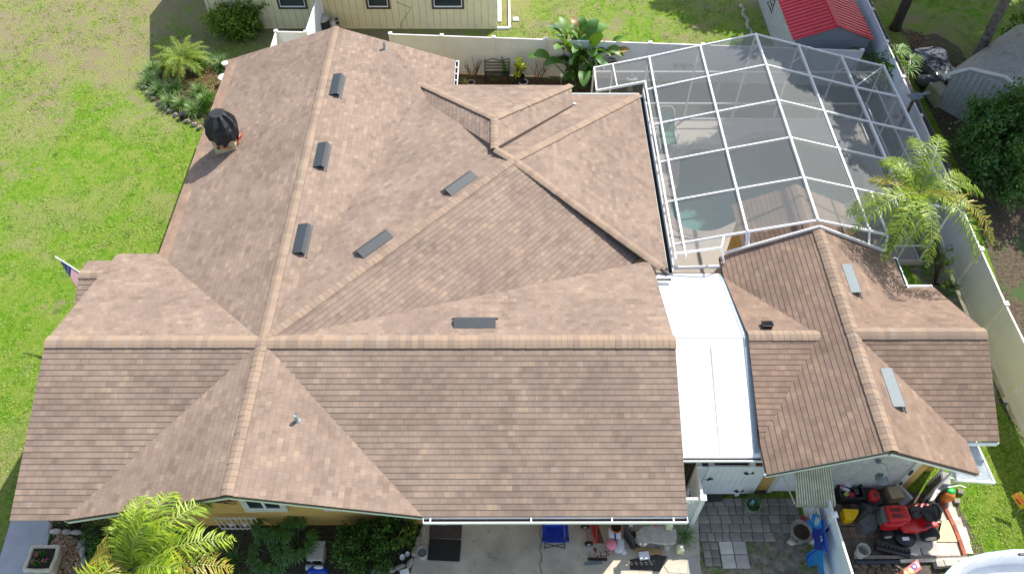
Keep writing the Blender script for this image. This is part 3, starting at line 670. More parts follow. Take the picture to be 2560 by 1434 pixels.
mb = MB(); mb.bx(4.3, 6.4, 14.56, 14.66, 2.38, 2.48); part('leaf_litter', mb, M_RUST, bw)
mb = MB(); mb.tube([(4.25, 8.9, 0), (4.25, 8.9, 2.38)], .05, 8); mb.tube([(6.3, 8.9, 0), (6.3, 8.9, 2.38)], .05, 8); part('post', mb, M_WHITE, bw)
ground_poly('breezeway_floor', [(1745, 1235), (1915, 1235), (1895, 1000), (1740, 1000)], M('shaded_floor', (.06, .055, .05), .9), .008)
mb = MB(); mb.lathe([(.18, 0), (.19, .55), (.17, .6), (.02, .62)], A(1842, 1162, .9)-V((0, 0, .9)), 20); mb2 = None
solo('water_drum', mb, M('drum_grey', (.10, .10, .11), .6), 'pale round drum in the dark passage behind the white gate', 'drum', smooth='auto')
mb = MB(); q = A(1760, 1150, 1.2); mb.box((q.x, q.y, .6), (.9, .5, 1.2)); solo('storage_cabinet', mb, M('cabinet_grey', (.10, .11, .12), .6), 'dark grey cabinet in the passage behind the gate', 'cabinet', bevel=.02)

# ================================================================== GARAGE
gar = thing('detached_garage', 'ochre garage with brown cross gable roof beside the pool cage', 'garage', (8.9, 11.5, 0))
gx, gzr, gze, gyS, gyN = 8.86, 3.95, 2.7, 8.17, 15.1; gw = gx-11.47
PGW = plane(V((gx, gyS, gzr)), V((gx, gyN, gzr)), V((6.29, gyS, gze))); PGE = plane(V((gx, gyS, gzr)), V((gx, gyN, gzr)), V((11.47, gyS, gze)))
rf = MB(); dk = MB(); J1 = V((8.14, 11.65, 3.6)); sW, nW = V((6.29, 9.0, gze)), V((6.29, 14.3, gze)); rW = V((6.27, 11.65, 3.6))
roof_face(rf, [V((gx, gyN, gzr)), V((gx, gyS, gzr)), V((6.29, gyS, gze)), sW, J1, nW, V((6.29, gyN, gze))], deck=None)
dk.extr([p-V((0, 0, .03)) for p in (V((gx, gyN, gzr)), V((gx, gyS, gzr)), V((6.29, gyS, gze)), V((6.29, gyN, gze)))], (0, 0, -.1))
roof_face(rf, [rW, J1, sW]); roof_face(rf, [J1, rW, nW])
J2 = V((gx, 11.49, gzr)); rE = V((12.3, 11.49, gzr)); sE, nE = V((12.3, 9.05, gze)), V((12.3, 13.93, gze)); sv, nv = V((11.47, 9.05, gze)), V((11.47, 13.93, gze))
roof_face(rf, [J2, rE, sE, sv], deck=dk); roof_face(rf, [rE, J2, nv, nE], deck=dk)
roof_face(rf, [V((gx, gyS, gzr)), J2, sv, V((11.47, gyS, gze))], deck=dk); roof_face(rf, [J2, V((gx, gyN, gzr)), V((11.47, gyN, gze)), nv], deck=dk)
# lower north extension under the cage
roof_face(rf, [V((8.86, 17.35, 3.45)), V((8.86, 15.1, 3.45)), V((7.08, 15.1, 2.6)), V((7.08, 17.35, 2.6))], deck=dk)
roof_face(rf, [V((8.86, 15.1, 3.45)), V((8.86, 17.35, 3.45)), V((10.64, 17.35, 2.6)), V((10.64, 15.1, 2.6))], deck=dk)
part('roof', rf, [M_SH2, M_SHN, M_BUTT], gar); part('roof_deck', dk, M_BROWN, gar)
rc = MB(); ridge_cap(rc, (gx, gyS, gzr), (gx, gyN, gzr), .17, sa=.48, sb=.48, seed=11); ridge_cap(rc, rE, J2, .18, sa=.5, sb=.5, seed=12); ridge_cap(rc, rW, J1, .16, seed=13); ridge_cap(rc, (8.86, 17.35, 3.45), (8.86, 15.15, 3.45), .16, sa=.48, sb=.48, seed=14); part('ridge_cap', rc, CAPM, gar)
wl = MB(); wl.bx(6.75, 11.0, 8.95, 14.9, 0, 2.75); wl.bx(10.9, 11.9, 9.5, 13.5, 0, 2.72); wl.bx(7.3, 10.4, 14.8, 17.1, 0, 2.6); wl.extr([(7.3, 17.1, 2.55), (10.4, 17.1, 2.55), (8.86, 17.1, 3.3)], (0, -.06, 0)); wl.extr([(11.85, 9.6, 2.7), (11.85, 13.4, 2.7), (11.85, 11.49, 3.75)], (.05, 0, 0))
part('wall', wl, M_YEL, gar)
gb = MB(); gb.extr([(6.5, 8.93, 2.62), (11.26, 8.93, 2.62), (gx, 8.93, 3.78)], (0, .05, 0)); part('gable_panel', gb, M('gable_white', (.66, .64, .58), .7), gar)
fa = MB(); k = V((0, .02, -.12)); fa.beam(V((gx, gyS, gzr))+k, V((6.27, gyS, gze))+k, .035, .17); fa.beam(V((gx, gyS, gzr))+k, V((11.5, gyS, gze))+k, .035, .17); fa.beam(V((11.5, 9.03, gze-.12)), V((12.3, 9.03, gze-.12)), .03, .15); part('fascia', fa, M_WHITE, gar)
so_ = MB(); so_.hexa([V((6.3, 8.2, 2.52)), V((6.3, 8.9, 2.52)), V((gx, 8.9, 3.72)), V((gx, 8.2, 3.72)), V((6.3, 8.2, 2.55)), V((6.3, 8.9, 2.55)), V((gx, 8.9, 3.75)), V((gx, 8.2, 3.75))]); so_.hexa([V((gx, 8.2, 3.72)), V((gx, 8.9, 3.72)), V((11.45, 8.9, 2.52)), V((11.45, 8.2, 2.52)), V((gx, 8.2, 3.75)), V((gx, 8.9, 3.75)), V((11.45, 8.9, 2.55)), V((11.45, 8.2, 2.55))]); part('soffit', so_, M_WHITE, gar)
# garage door: recessed between trim
dx0, dx1, dz = 8.15, 10.55, 2.18
dr = MB(); dr.bx(dx0, dx1, 8.935, 8.945, .05, dz)
for r in range(4):
    z = .07+r*.53
    for c in range(5): x = dx0+.06+c*(dx1-dx0-.06)/5; dr.bx(x, x+(dx1-dx0)/5-.1, 8.928, 8.934, z+.05, z+.44)
part('garage_door', dr, M('door_white', (.52, .52, .49), .55), gar)
tr_ = MB(); tr_.bx(dx0-.16, dx0, 8.89, 8.949, 0, dz+.14); tr_.bx(dx1, dx1+.16, 8.89, 8.949, 0, dz+.14); tr_.bx(dx0, dx1, 8.888, 8.949, dz, dz+.14); part('door_trim', tr_, M_TRIM, gar)
hd = MB(); hd.bx(dx1+.02, dx1+.06, 8.84, 8.885, 1.15, 1.4); hd.bx(dx1+.02, dx1+.06, 8.84, 8.885, .55, .68); part('hinge', hd, M_BLACK, gar)
# side door west of the garage door, under the awning
sd = MB(); sd.bx(7.25, 7.95, 8.90, 8.945, .06, 2.1); sdr = part('side_door', sd, M_WHITE, gar); t2 = MB(); t2.bx(7.12, 7.25, 8.88, 8.945, 0, 2.2); t2.bx(7.95, 8.0, 8.88, 8.945, 0, 2.2); part('frame', t2, M_TRIM, sdr)
aw, av = MB(), MB(); awp = [A(1985, 1170, 2.35), A(2078, 1165, 2.35), A(2090, 1257, 1.75), A(1992, 1258, 1.75)]
for i in range(16):
    u0, u1 = i/16, (i+.62)/16; a, b, c, d = awp
    for (mb_, s0, s1, hgt_) in ((aw, u0, u1, .035), (av, u1, (i+1)/16, 0)):
        p0, p1, q1, q0 = a.lerp(b, s0), a.lerp(b, s1), d.lerp(c, s1), d.lerp(c, s0); h = V((0, 0, hgt_)); k = V((0, 0, .02))
        mb_.hexa([p0-k, q0-k, q1-k, p1-k, p0+h, q0+h, q1+h, p1+h]); mb_.hexa([q0+h-V((0, .05, .13)), q1+h-V((0, .05, .13)), q1+h-V((0, 0, .13)), q0+h-V((0, 0, .13)), q0+h-V((0, .04, .02)), q1+h-V((0, .04, .02)), q1+h, q0+h])
awn = part('awning', aw, M('awning_rib', (.50, .48, .37), .6, var=.15, sc=4, dirt=((.20, .21, .10), 3, .55)), gar); part('awning_valley', av, M('awning_valley', (.15, .15, .09), .7, var=.3, sc=5), awn)
ab = MB(); ab.tube([AY(1957, 1188, 8.88), awp[3]+V((-.02, .04, -.08))], .018, 6); part('brace', ab, M_WHITE, awn)
# gable lamp
lp = A(2200, 1135, 3.45); lm = MB(); lc = AY(2196, 1150, 8.9); lm.tube([lc, lc+V((-.02, -.06, 0))], .07, 12); lmp = part('lamp', lm, M_VENT2, gar)
q = lc+V((.0, -.45, -.12)); l2 = MB(); l2.tube([lc+V((0, -.05, 0)), lc+V((.08, -.2, .16)), lc+V((.08, -.38, .16)), q+V((0, 0, .1))], .014, 6); part('lamp_arm', l2, M_GREYALU, lmp); l2 = MB(); l2.lathe([(.03, .1), (.05, .08), (.16, .0), (.17, -.02)], q, 20); part('lamp_shade', l2, M_VENT2, lmp, smooth='auto')
# vents on the garage roof
vent(AP(2126, 700, PGE), PGE, (0, 1, 0), 1.0, .33, M_VENT2, parent=gar); vent(AP(2229, 972, PGE), PGE, (0, 1, 0), 1.1, .36, M_VENT2, parent=gar)
PGX = plane(rW, J1, nW); c = AP(1916, 815, PGX); mb = MB(); mb.box(c+V((0, 0, .06)), (.26, .2, .1), mat=PGX[1].to_track_quat('Z', 'Y').to_matrix()); mb.box(c+V((0, 0, .12)), (.3, .24, .02), mat=PGX[1].to_track_quat('Z', 'Y').to_matrix()); part('roof_vent', mb, M('dark_chrome', (.10, .10, .11), .15, .9), gar, bevel=.015)
gg = gutter('gutter', (11.49, 13.95, gze-.05), (11.49, 15.1, gze-.05), (1, 0, 0), gar, .1, .08, M_GREYALU, inner=False); gutter('gutter', (11.5, 13.95, gze-.05), (12.3, 13.95, gze-.05), (0, 1, 0), gar, .1, .08, M_WHITE, inner=False)
# corrugated lean-to
lt = thing('lean_to', 'white corrugated metal lean-to roof on the garage east side', 'lean-to', (12, 8.8, 0)); mb = MB()
P0, P1, P2, P3 = V((11.0, 9.3, 2.45)), V((11.95, 9.3, 2.3)), A(2486, 1206, 1.95), A(2395, 1200, 2.1)
P3 = V((11.15, P2.y, 2.12)); n_ = 26
for i in range(n_):
    u0, u1 = i/n_, (i+.5)/n_; u2 = (i+1)/n_; f = lambda s, e: (P0.lerp(P3, s) if e == 0 else P1.lerp(P2, s))
    for s0, s1, h0, h1 in ((u0, u1, 0, .03), (u1, u2, .03, 0)):
        a, b, c, d = f(s0, 0)+V((0, 0, h0)), f(s0, 1)+V((0, 0, h0)), f(s1, 1)+V((0, 0, h1)), f(s1, 0)+V((0, 0, h1)); mb.face([a, d, c, b]); mb.face([a-V((0, 0, .004)), b-V((0, 0, .004)), c-V((0, 0, .004)), d-V((0, 0, .004))])
part('roof_panel', mb, M('corrugated_white', (.62, .66, .68), .4, .2, dirt=((.4, .35, .25), 3, .6)), lt)
mb = MB(); mb.beam(P1, P2, .05, .05); mb.beam(P3, P2, .05, .08); part('edge_rail', mb, M_WHITE, lt); mb = MB()
for p in (P1+V((-.3, -.2, 0)), P1+V((-.5, -.6, 0))): mb.beam(p-V((0, 0, .08)), V((p.x, p.y, 0)), .05)
part('post', mb, M_WHITE, lt)

# ================================================================== POOL CAGE
cg = thing('pool_cage', 'white framed screen enclosure over the swimming pool', 'pool cage', (9, 20, 0))
YT = [24.5, 22.7, 20.8, 18.95, 17.15, 15.4]
XL = [4.93, 5.2, 6.99, 8.9, 10.56, 12.28, 14.0]; ZL = {4.93: 2.88, 5.2: 2.98, 6.99: 3.46, 8.9: 3.95, 10.56: 3.5, 12.28: 3.03, 14.0: 2.6, 11.15: 3.34, 3.22: 2.5}
def zc(x):
    xs = [3.22, 4.93, 5.2, 6.99, 8.9, 10.56, 12.28, 14.0]; return float(np.interp(x, xs, [2.5, 2.88, 2.98, 3.46, 3.95, 3.5, 3.03, 2.6]))
def cbeam(a, b, w=.05, h=.09, nm='beam'): mb = MB(); mb.beam(a, b, w, h); part(nm, mb, M_ALU, cg)
def cpt(x, y): return V((x, y, zc(x)))
for i in range(1, 7):
    x = XL[i]; ye = 15.4 if i < 5 else 17.15
    if i in (1,): ye = 14.85
    cbeam(cpt(x, 24.5), cpt(x, ye), .055, .13, 'rafter')
cbeam(cpt(4.93, 23.2), cpt(4.93, 14.85), .05, .09, 'rafter'); cbeam(cpt(11.15, 17.15), cpt(11.15, 15.4), .05, .09, 'rafter')
for k, y in enumerate(YT):
    xs = [4.93]+XL[1:] if k else [3.22]+XL[1:]
    if k == 5: xs = [4.93, 5.2, 6.99, 8.9, 10.56, 11.15]
    for a, b in zip(xs, xs[1:]): cbeam(cpt(a, y), cpt(b, y), .05, .07, 'purlin')
# north-west return
cbeam((3.22, 24.5, 2.5), (3.22, 23.15, 2.5)); cbeam((3.22, 23.15, 2.5), (4.93, 23.2, 2.86)); cbeam((3.9, 24.5, 2.66), (3.95, 23.17, 2.66), .04, .05)
def post(x, y, z=None, z0=.05, w=.055): mb = MB(); mb.beam((x, y, z0), (x, y, (z if z else zc(x)-.03)), w, w, up=(0, 1, 0)); part('post', mb, M_ALU, cg)
for x in (3.22, 3.92, 5.2, 6.99, 8.9, 10.56, 12.28, 14.0): post(x, 24.5, w=.06)
for y in (22.7, 20.8, 18.95): post(14.0, y)
for x in (12.28, 14.0): post(x, 17.15)
post(3.22, 23.15); post(4.93, 23.2, z0=.0); post(11.15, 17.15); post(13.2, 17.15)
for z in (.09, .85, 2.33): cbeam((3.22, 24.5, z), (14.0, 24.5, z), .04, .05, 'rail')
for z in (.09, .85, 1.75): cbeam((14.0, 24.5, z), (14.0, 17.15, z), .04, .05, 'rail')
for z in (.09, .85): cbeam((11.15, 17.15, z), (14.0, 17.15, z), .04, .05, 'rail')
# knee braces on the north wall
for x in (5.2, 6.99, 8.9, 10.56, 12.28): cbeam((x, 24.5, zc(x)-.75), (x, 23.9, zc(x)-.06), .035, .05, 'knee_brace')
cbeam((12.35, 22.75, zc(12.35)), (13.95, 24.45, 2.6), .03, .04, 'knee_brace')
# west wall on the house gutter, south box and rail over the garage
for y in (21.4, 19.4, 17.4, 15.6): cbeam((4.93, y, 2.6), (4.93, y-.35, 2.86), .025, .03, 'strut')
cbeam((4.9, 23.2, 2.6), (4.9, 14.8, 2.6), .04, .05, 'rail')
bxa, bxb = AY(1686, 634, 14.85), AY(1803, 619, 14.85)
cbeam(bxa, bxb, .045, .07); cbeam(bxb, cpt(6.35, 15.4)); cbeam((4.95, 14.8, 2.55), (6.45, 14.8, 2.6), .05, .1, 'rail')
cbeam(bxa, (4.95, 14.8, 2.55), .05, .05, 'post'); cbeam(bxb, (6.42, 14.8, 2.6), .05, .05, 'post')
def gz(x): return gzr-abs(x-gx)*.479+.09
cbeam((6.42, 15.1, gz(6.42)), (gx, 15.1, gz(gx)-.02), .05, .08, 'rail'); cbeam((gx, 15.1, gz(gx)-.02), (11.15, 15.1, gz(11.15)), .05, .08, 'rail')
for x in (6.99, 7.05, 10.56, 11.15): cbeam((x, 15.12, gz(x)), (x, 15.4, zc(x)), .05, .05, 'post')
# screens
def screen(*polys):
    mb = MB()
    for p in polys: mb.face(p)
    part('screen', mb, M_SCREEN, cg)
screen([cpt(4.93, 24.5), cpt(6.99, 24.5), cpt(6.99, 15.4), cpt(4.93, 15.4)]); screen([cpt(6.99, 24.5), cpt(8.9, 24.5), cpt(8.9, 15.4), cpt(6.99, 15.4)])
screen([cpt(8.9, 24.5), cpt(10.56, 24.5), cpt(10.56, 15.4), cpt(8.9, 15.4)]); screen([cpt(10.56, 24.5), cpt(12.28, 24.5), cpt(12.28, 17.15), cpt(11.15, 17.15), cpt(11.15, 15.4), cpt(10.56, 15.4)])
screen([cpt(12.28, 24.5), cpt(14.0, 24.5), cpt(14.0, 17.15), cpt(12.28, 17.15)])
screen([(3.22, 24.5, 2.5), (4.93, 24.5, 2.88), (4.93, 23.2, 2.88), (3.22, 23.15, 2.5)])
screen([(3.22, 24.49, .1), (14, 24.49, .1), (14, 24.49, 2.6), (8.9, 24.49, 3.92), (3.22, 24.49, 2.5)])
screen([(14, 24.5, .1), (14, 17.15, .1), (14, 17.15, 2.6), (14, 24.5, 2.6)]); screen([(11.15, 17.15, .1), (14, 17.15, .1), (14, 17.15, 2.6), (11.15, 17.15, 3.34)])
screen([(11.15, 15.4, .1), (11.15, 17.15, .1), (11.15, 17.15, 3.34), (11.15, 15.4, 3.34)]); screen([cpt(4.93, 15.4), cpt(6.35, 15.4), bxb, bxa])
mb = MB(); mb.bx(11.15, 14.05, 17.02, 17.12, 0, .18); part('sill', mb, M_SLAB, cg)

# ================================================================== FENCES
def fence(name, label, pts, h=1.8, step=2.0, mat=M_FENCE, posts=None, cat='fence', z0=.06, grp='white vinyl fences'):
    a = V(pts[0]); t = thing(name, label, cat, V((a.x, a.y, 0)), grp)
    for p, q in zip(pts, pts[1:]):
        p, q = V((*p, 0)), V((*q, 0)); L = (q-p).length; n = max(1, round(L/step)); d = (q-p)/L
        for i in range(n):
            s, e = p+d*(L*i/n), p+d*(L*(i+1)/n); mb = MB(); k = max(1, int((e-s).length/.18))
            for j in range(k):
                u, v_ = s.lerp(e, j/k), s.lerp(e, (j+1)/k)-d*.010; mb.beam(u+V((0, 0, (h+z0)/2)), v_+V((0, 0, (h+z0)/2)), .022, h-z0-.1); mb.beam(v_+V((0, 0, (h+z0)/2)), v_+d*.010+V((0, 0, (h+z0)/2)), .016, h-z0-.1)
            part('panel', mb, mat, t); mb = MB(); mb.beam(s+V((0, 0, h-.03)), e+V((0, 0, h-.03)), .05, .11); part('rail', mb, M_WHITE, t); mb = MB(); mb.beam(s+V((0, 0, z0+.08)), e+V((0, 0, z0+.08)), .045, .13); part('rail', mb, M_WHITE, t)
        for i in range(n+1):
            if i == 0 and p != V((*pts[0], 0)): continue
            c = p+d*(L*i/n); mb = MB(); mb.box(c+V((0, 0, (h+.05)/2)), (.12, .12, h+.05)); mb.box(c+V((0, 0, h+.06)), (.15, .15, .03)); mb.box(c+V((0, 0, h+.09)), (.13, .13, .04), tap=.3); part('post', mb, M_WHITE, t)
    return t
fp = [A(x, y, 1.82) for x, y in ((1109, 90), (1935, 119))]
fdir = (fp[1]-fp[0])/6.1; s0 = fp[0]-fdir*1.0; e0 = fp[1]+fdir*1.6
fence('white_fence', 'long mildewed white fence running behind the bungalow and pool', [s0.xy, e0.xy], step=fdir.length)
c1 = A(690, 80, 1.8); c2 = A(764, 82, 1.8)
fence('white_fence', 'short white fence corner below the cream house', [(c1.x, 25.2), c1.xy, c2.xy, (c2.x+.1, 30.6)], step=1.9)
ef = fence('white_fence', 'tall clean white fence down the right side of the yard', [(15.42, 34), (15.1, 22.6), (14.84, 14), (14.85, 5.0)], step=2.44, mat=M_VIN, z0=.12)
sf = [A(2085, 1200, 1.8), A(2118, 1322, 1.8), A(2160, 1530, 1.8)]
fence('white_fence', 'white fence beside the garage door dividing the patio', [(7.98, 8.85), (8.04, 7.5), (8.15, 5.2)], step=1.8, mat=M_VIN, z0=.08)
wf = thing('wooden_fence', 'weathered grey board fence behind the white side fence', 'fence', (15.6, 25, 0)); mb = MB()
y = 19.5
while y < 34: mb.bx(15.32+(y-19.5)*.017, 15.35+(y-19.5)*.017, y, y+.13, 0, 1.72+random.uniform(-.03, .03)); y += .145
part('boards', mb, M_GREYW, wf); mb = MB()
for z in (.4, 1.4): mb.beam((15.4, 19.5, z), (15.64, 34, z), .04, .09)
part('rail', mb, M_GREYW, wf)
# gate between house and garage
gt = thing('white_gate', 'white vinyl gate with black hinges between house and garage', 'gate', (5.7, 8.83, 0), 'white vinyl fences')
ga, gb_, gc, gd = 4.9, 5.25, 6.25, 6.8
mb = MB(); x = 5.3
while x < 6.2: mb.bx(x, x+.15, 8.81, 8.84, .12, 1.74); x += .155
part('gate_leaf', mb, M_WHITE, gt)
mb = MB(); mb.bx(5.28, 6.22, 8.80, 8.85, 1.7, 1.78); part('rail', mb, M_WHITE, gt); mb = MB(); mb.bx(5.28, 6.22, 8.80, 8.85, .1, .22); part('rail', mb, M_WHITE, gt)
for x in (4.9, 5.22, 6.27): mb = MB(); mb.bx(x-.055, x+.055, 8.77, 8.88, 0, 1.85); mb.box((x, 8.825, 1.87), (.14, .14, .04)); part('post', mb, M_WHITE, gt)
mb = MB(); mb.bx(4.95, 5.17, 8.81, 8.84, .1, 1.75); part('side_panel', mb, M_WHITE, gt); mb = MB(); mb.bx(6.33, 6.72, 8.81, 8.84, .1, 1.75); part('side_panel', mb, M_WHITE, gt)
mb = MB(); mb.bx(6.14, 6.4, 8.765, 8.80, 1.42, 1.46); mb.bx(6.2, 6.25, 8.76, 8.80, 1.38, 1.5); mb.bx(6.14, 6.4, 8.765, 8.80, .3, .34); mb.bx(6.2, 6.25, 8.76, 8.80, .26, .38); part('hinge', mb, M_BLACK, gt)
mb = MB(); mb.bx(5.18, 5.4, 8.765, 8.80, 1.08, 1.12); mb.bx(5.26, 5.31, 8.76, 8.80, 1.03, 1.17); part('latch', mb, M_BLACK, gt)
# lattice screen
la = thing('lattice_screen', 'white diagonal lattice screen with square posts beside the driveway', 'lattice', (4.6, 7.9, 0), 'white vinyl fences')
def lattice(p, q, h0, h1):
    p, q = V((*p, 0)), V((*q, 0)); L = (q-p).length; d = (q-p)/L; mb = MB(); st_ = .13
    for s in (1, -1):
        k = -h1
        while k < L+h1:
            u0, u1 = k, k+(h1-h0); z0, z1 = h0, h1
            if u0 < 0: z0 += -u0; u0 = 0
            if u1 > L: z1 -= (u1-L); u1 = L
            if u1-u0 > .03:
                aa = p+d*(u0 if s > 0 else L-u0)+V((0, 0, z0)); bb = p+d*(u1 if s > 0 else L-u1)+V((0, 0, z1)); off = d.cross(V((0, 0, 1)))*.006*s; mb.beam(aa+off, bb+off, .01, .04, up=V((0, 0, 1)))
            k += st_
    part('lattice_panel', mb, M_WHITE, la); mb = MB(); mb.beam(p+V((0, 0, h1)), q+V((0, 0, h1)), .06, .1); part('rail', mb, M_WHITE, la); mb = MB(); mb.beam(p+V((0, 0, h0)), q+V((0, 0, h0)), .06, .1); part('rail', mb, M_WHITE, la)
cpn = A(1757, 1246, 1.75)
lattice((4.86, 8.75), cpn.xy, .75, 1.72); lattice((cpn.x-.95, cpn.y-.0), cpn.xy, .25, 1.72)
for c in (cpn.xy, V((cpn.x-1.0, cpn.y))): mb = MB(); mb.box((c.x, c.y, .9), (.12, .12, 1.8)); mb.box((c.x, c.y, 1.82), (.16, .16, .05)); part('post', mb, M_WHITE, la, bevel=.008)

# ================================================================== NEIGHBOUR HOUSE, SHEDS
nb = thing('neighbour_house', 'cream board sided house with brown framed windows', 'house', (-6, 34, 0))
NBY = 30.75; nx0, nx1 = -13.1, -.5
mb = MB(); mb.bx(nx0, nx1, NBY, NBY+8, 0, 2.9); x = nx0+.2
part('wall', mb, M_CREAM, nb); mb = MB()
x = nx0+.1
while x < nx1: mb.bx(x, x+.018, NBY-.008, NBY+.01, .1, 2.88); x += .3 if random.random() < .7 else .31
part('batten', mb, M('groove', (.45, .40, .25), .8), nb); mb = MB(); mb.bx(nx0-.03, nx0+.1, NBY-.03, NBY+.1, 0, 2.88); mb.bx(nx1-.1, nx1+.03, NBY-.03, NBY+.1, 0, 2.88); part('corner_board', mb, M('corner_cream', (.68, .66, .52), .6), nb)
mb = MB(); mb.extr([(nx0-.5, NBY-.5, 2.8), (nx0-.5, NBY+8.5, 2.8), (nx0-.5, NBY+4, 4.4)], (nx1-nx0+1, 0, 0)); part('roof', mb, M_GROOF, nb)
for a, b, yy in ((698, 770, 22), (918, 976, 22), (1081, 1160, 22)):
    p, q = AY(a, yy, NBY), AY(b, yy, NBY); w_ = window(p.x+.08, q.x-.08, p.z+.1, p.z+1.35, NBY-.003, nb, M_BROWN, .09, 1)
p = AY(1000, 62, NBY); q = AY(1028, 20, NBY); r_ = AY(985, 10, NBY); mb = MB(); mb.tube([p+V((0, -.02, -.3)), p+V((.1, -.02, .15)), q+V((0, -.02, 0)), r_+V((.1, -.02, .1))], .008, 5); part('cable', mb, M_BROWN, nb)
mb = MB(); q = A(802, 45, .85); mb.lathe([(.29, 0), (.33, .8)], (q.x, q.y, 0), 20); t_ = thing('dustbin', 'dark round dustbin with pale lid against the cream house', 'dustbin', (q.x, q.y, 0)); part('body', mb, M('dark_bin', (.03, .035, .045), .5), t_, smooth='auto')
mb = MB(); mb.lathe([(.34, .8), (.35, .84), (.25, .9), (.05, .93)], (q.x, q.y, 0), 20); part('lid', mb, M('bin_lid', (.42, .42, .42), .5), t_, smooth='auto')
q = A(833, 52, .7); mb = MB(); mb.lathe([(.16, 0), (.17, .6), (.10, .68), (.04, .7)], (q.x, q.y, 0), 16); t_ = thing('hose_canister', 'small pale canister with black knobs beside the dustbin', 'canister', (q.x, q.y, 0)); part('body', mb, M_BUCK, t_, smooth='auto'); mb = MB(); mb.blob((q.x+.14, q.y+.06, .74), (.06, .06, .06)); mb.blob((q.x+.2, q.y-.12, .66), (.07, .07, .07)); part('knob', mb, M_BLACK, t_)
mb = MB(); a = A(1272, 0, .02); b = A(1274, 72, .02); c = A(1242, 72, .02); mb.beam((b.x, b.y, .05), (a.x, a.y+1, .05), .09, .1); mb.beam((c.x, c.y, .05), (b.x, b.y, .05), .09, .1); mb.beam((b.x-.45, b.y+.5, .05), (a.x-.45, a.y+1, .05), .16, .08); solo('edging_rail', mb, M_WHITE, 'white timber edging on the grass beside the cream house corner', 'edging')
q = A(1289, 50, 0); mb = MB(); mb.box((q.x, q.y, .03), (.26, .3, .06)); solo('utility_cover', mb, M_GSHED, 'small pale square cover set in the lawn', 'cover', bevel=.01)
q = [A(x, y, 0) for x, y in ((1852, 18), (1858, 34), (1860, 50), (1866, 64), (1874, 80), (1880, 96))]
for i in range(14):
    p = q[0].lerp(q[-1], i/13); p.x += .06*math.sin(i*1.3); mb = MB(); mb.blob((p.x, p.y, .05), (.09, .13, .08), 7, .2); solo('edging_stone', mb, M_STONE, 'small pale stone in the curved row beside the red roofed shed', 'stone', 'edging stones beside the red roofed shed')
rs = thing('red_roofed_shed', 'grey sided shed with a bright red metal roof', 'shed', (13.1, 29.5, 0))
sx0, sx1, sy0, sy1, se, sr = 11.62, 14.75, 27.45, 33.0, 1.75, 2.35; sm = 13.2
mb = MB(); mb.bx(sx0+.05, sx1-.05, sy0+.05, sy1, 0, se-.04); 
for i in range(28): y = sy0+.1+i*.2; mb.bx(sx0+.02, sx0+.05, y, y+.08, .02, se-.05)
part('wall', mb, M_SIDE, rs); mb = MB(); mb.extr([(sx0+.05, sy0+.03, se-.06), (sx1-.05, sy0+.03, se-.06), (sm, sy0+.03, sr-.05)], (0, .05, 0)); mb.bx(sx0+.05, sx1-.05, sy0+.03, sy0+.05, 0, se-.06)
for i in range(8): mb.bx(sx0+.06, sx1-.06, sy0+.015, sy0+.03, .1+i*.22, .12+i*.22)
part('gable_wall', mb, M_SIDEG, rs)
for s in (-1, 1):
    mb = MB(); xe = sx0-.08 if s < 0 else sx1+.08; mb.hexa([(xe, sy0-.08, se-.03), (xe, sy1, se-.03), (sm, sy1, sr), (sm, sy0-.08, sr), (xe, sy0-.08, se), (xe, sy1, se), (sm, sy1, sr+.03), (sm, sy0-.08, sr+.03)])
    for i in range(24): y = sy0+.05+i*.23; mb.beam((xe, y, se+.012), (sm, y, sr+.042), .03, .03)
    part('roof', mb, M_REDROOF, rs)
mb = MB(); mb.beam((sm, sy0-.09, sr+.05), (sm, sy1, sr+.05), .22, .03); part('ridge_cap', mb, M_REDROOF, rs)
p = AX(1922, 32, sx0); mb = MB(); mb.bx(sx0-.03, sx0+.0, p.y-.3, p.y+.45, .75, 1.45); wn_ = part('window', mb, M_BLACK, rs); mb = MB()
for k in range(4): y = p.y-.3+k*.25; mb.bx(sx0-.045, sx0-.031, y-.012, y+.012, .75, 1.45)
for k in range(4): z = .75+k*.233; mb.bx(sx0-.047, sx0-.033, p.y-.3, p.y+.45, z-.012, z+.012)
part('frame', mb, M_WHITE, wn_)
gs = thing('barn_shed', 'pale grey metal barn shed beyond the white fence', 'shed', (19.2, 26, 0))
k1 = A(2429, 169, 2.15); k2 = A(2503, 186, 2.45); lowp = A(2398, 214, 1.55)
gu = V((k2.x-k1.x, k2.y-k1.y, 0)).normalized(); ga_ = V((-gu.y, gu.x, 0)); gk = V((k1.x, k1.y, 0)); gp = lambda x, y, z: gk+gu*x+ga_*y+V((0, 0, z))
prof = [(-.5, 0), (-.5, 1.5), (-.68, 1.46), (0, 2.15), (1.25, 2.5), (2.5, 2.15), (3.15, 1.5), (3.0, 0)]
mb = MB(); mb.extr([gp(x, 0, z) for x, z in prof], ga_*.06)
for i in range(16): x = -.45+i*.21; mb.beam(gp(x, -.01, .05), gp(x, -.01, 1.42+min(.6, max(0, 1.0*min(i*.21, 3.2-i*.21)))), .05, .02, up=(0, 1, 0))
part('front_wall', mb, M_GSHED, gs); mb = MB()
for (xa, za), (xb, zb) in zip(prof[2:7], prof[3:7]): mb.hexa([gp(xa, -.08, za), gp(xa, 5, za), gp(xb, 5, zb), gp(xb, -.08, zb), gp(xa, -.08, za+.04), gp(xa, 5, za+.04), gp(xb, 5, zb+.04), gp(xb, -.08, zb+.04)])
for i in range(28):
    for (xa, za), (xb, zb) in zip(prof[2:7], prof[3:7]): mb.beam(gp(xa, i*.18, za+.045), gp(xb, i*.18, zb+.045), .03, .012)
part('roof', mb, M_GROOF, gs); mb = MB()
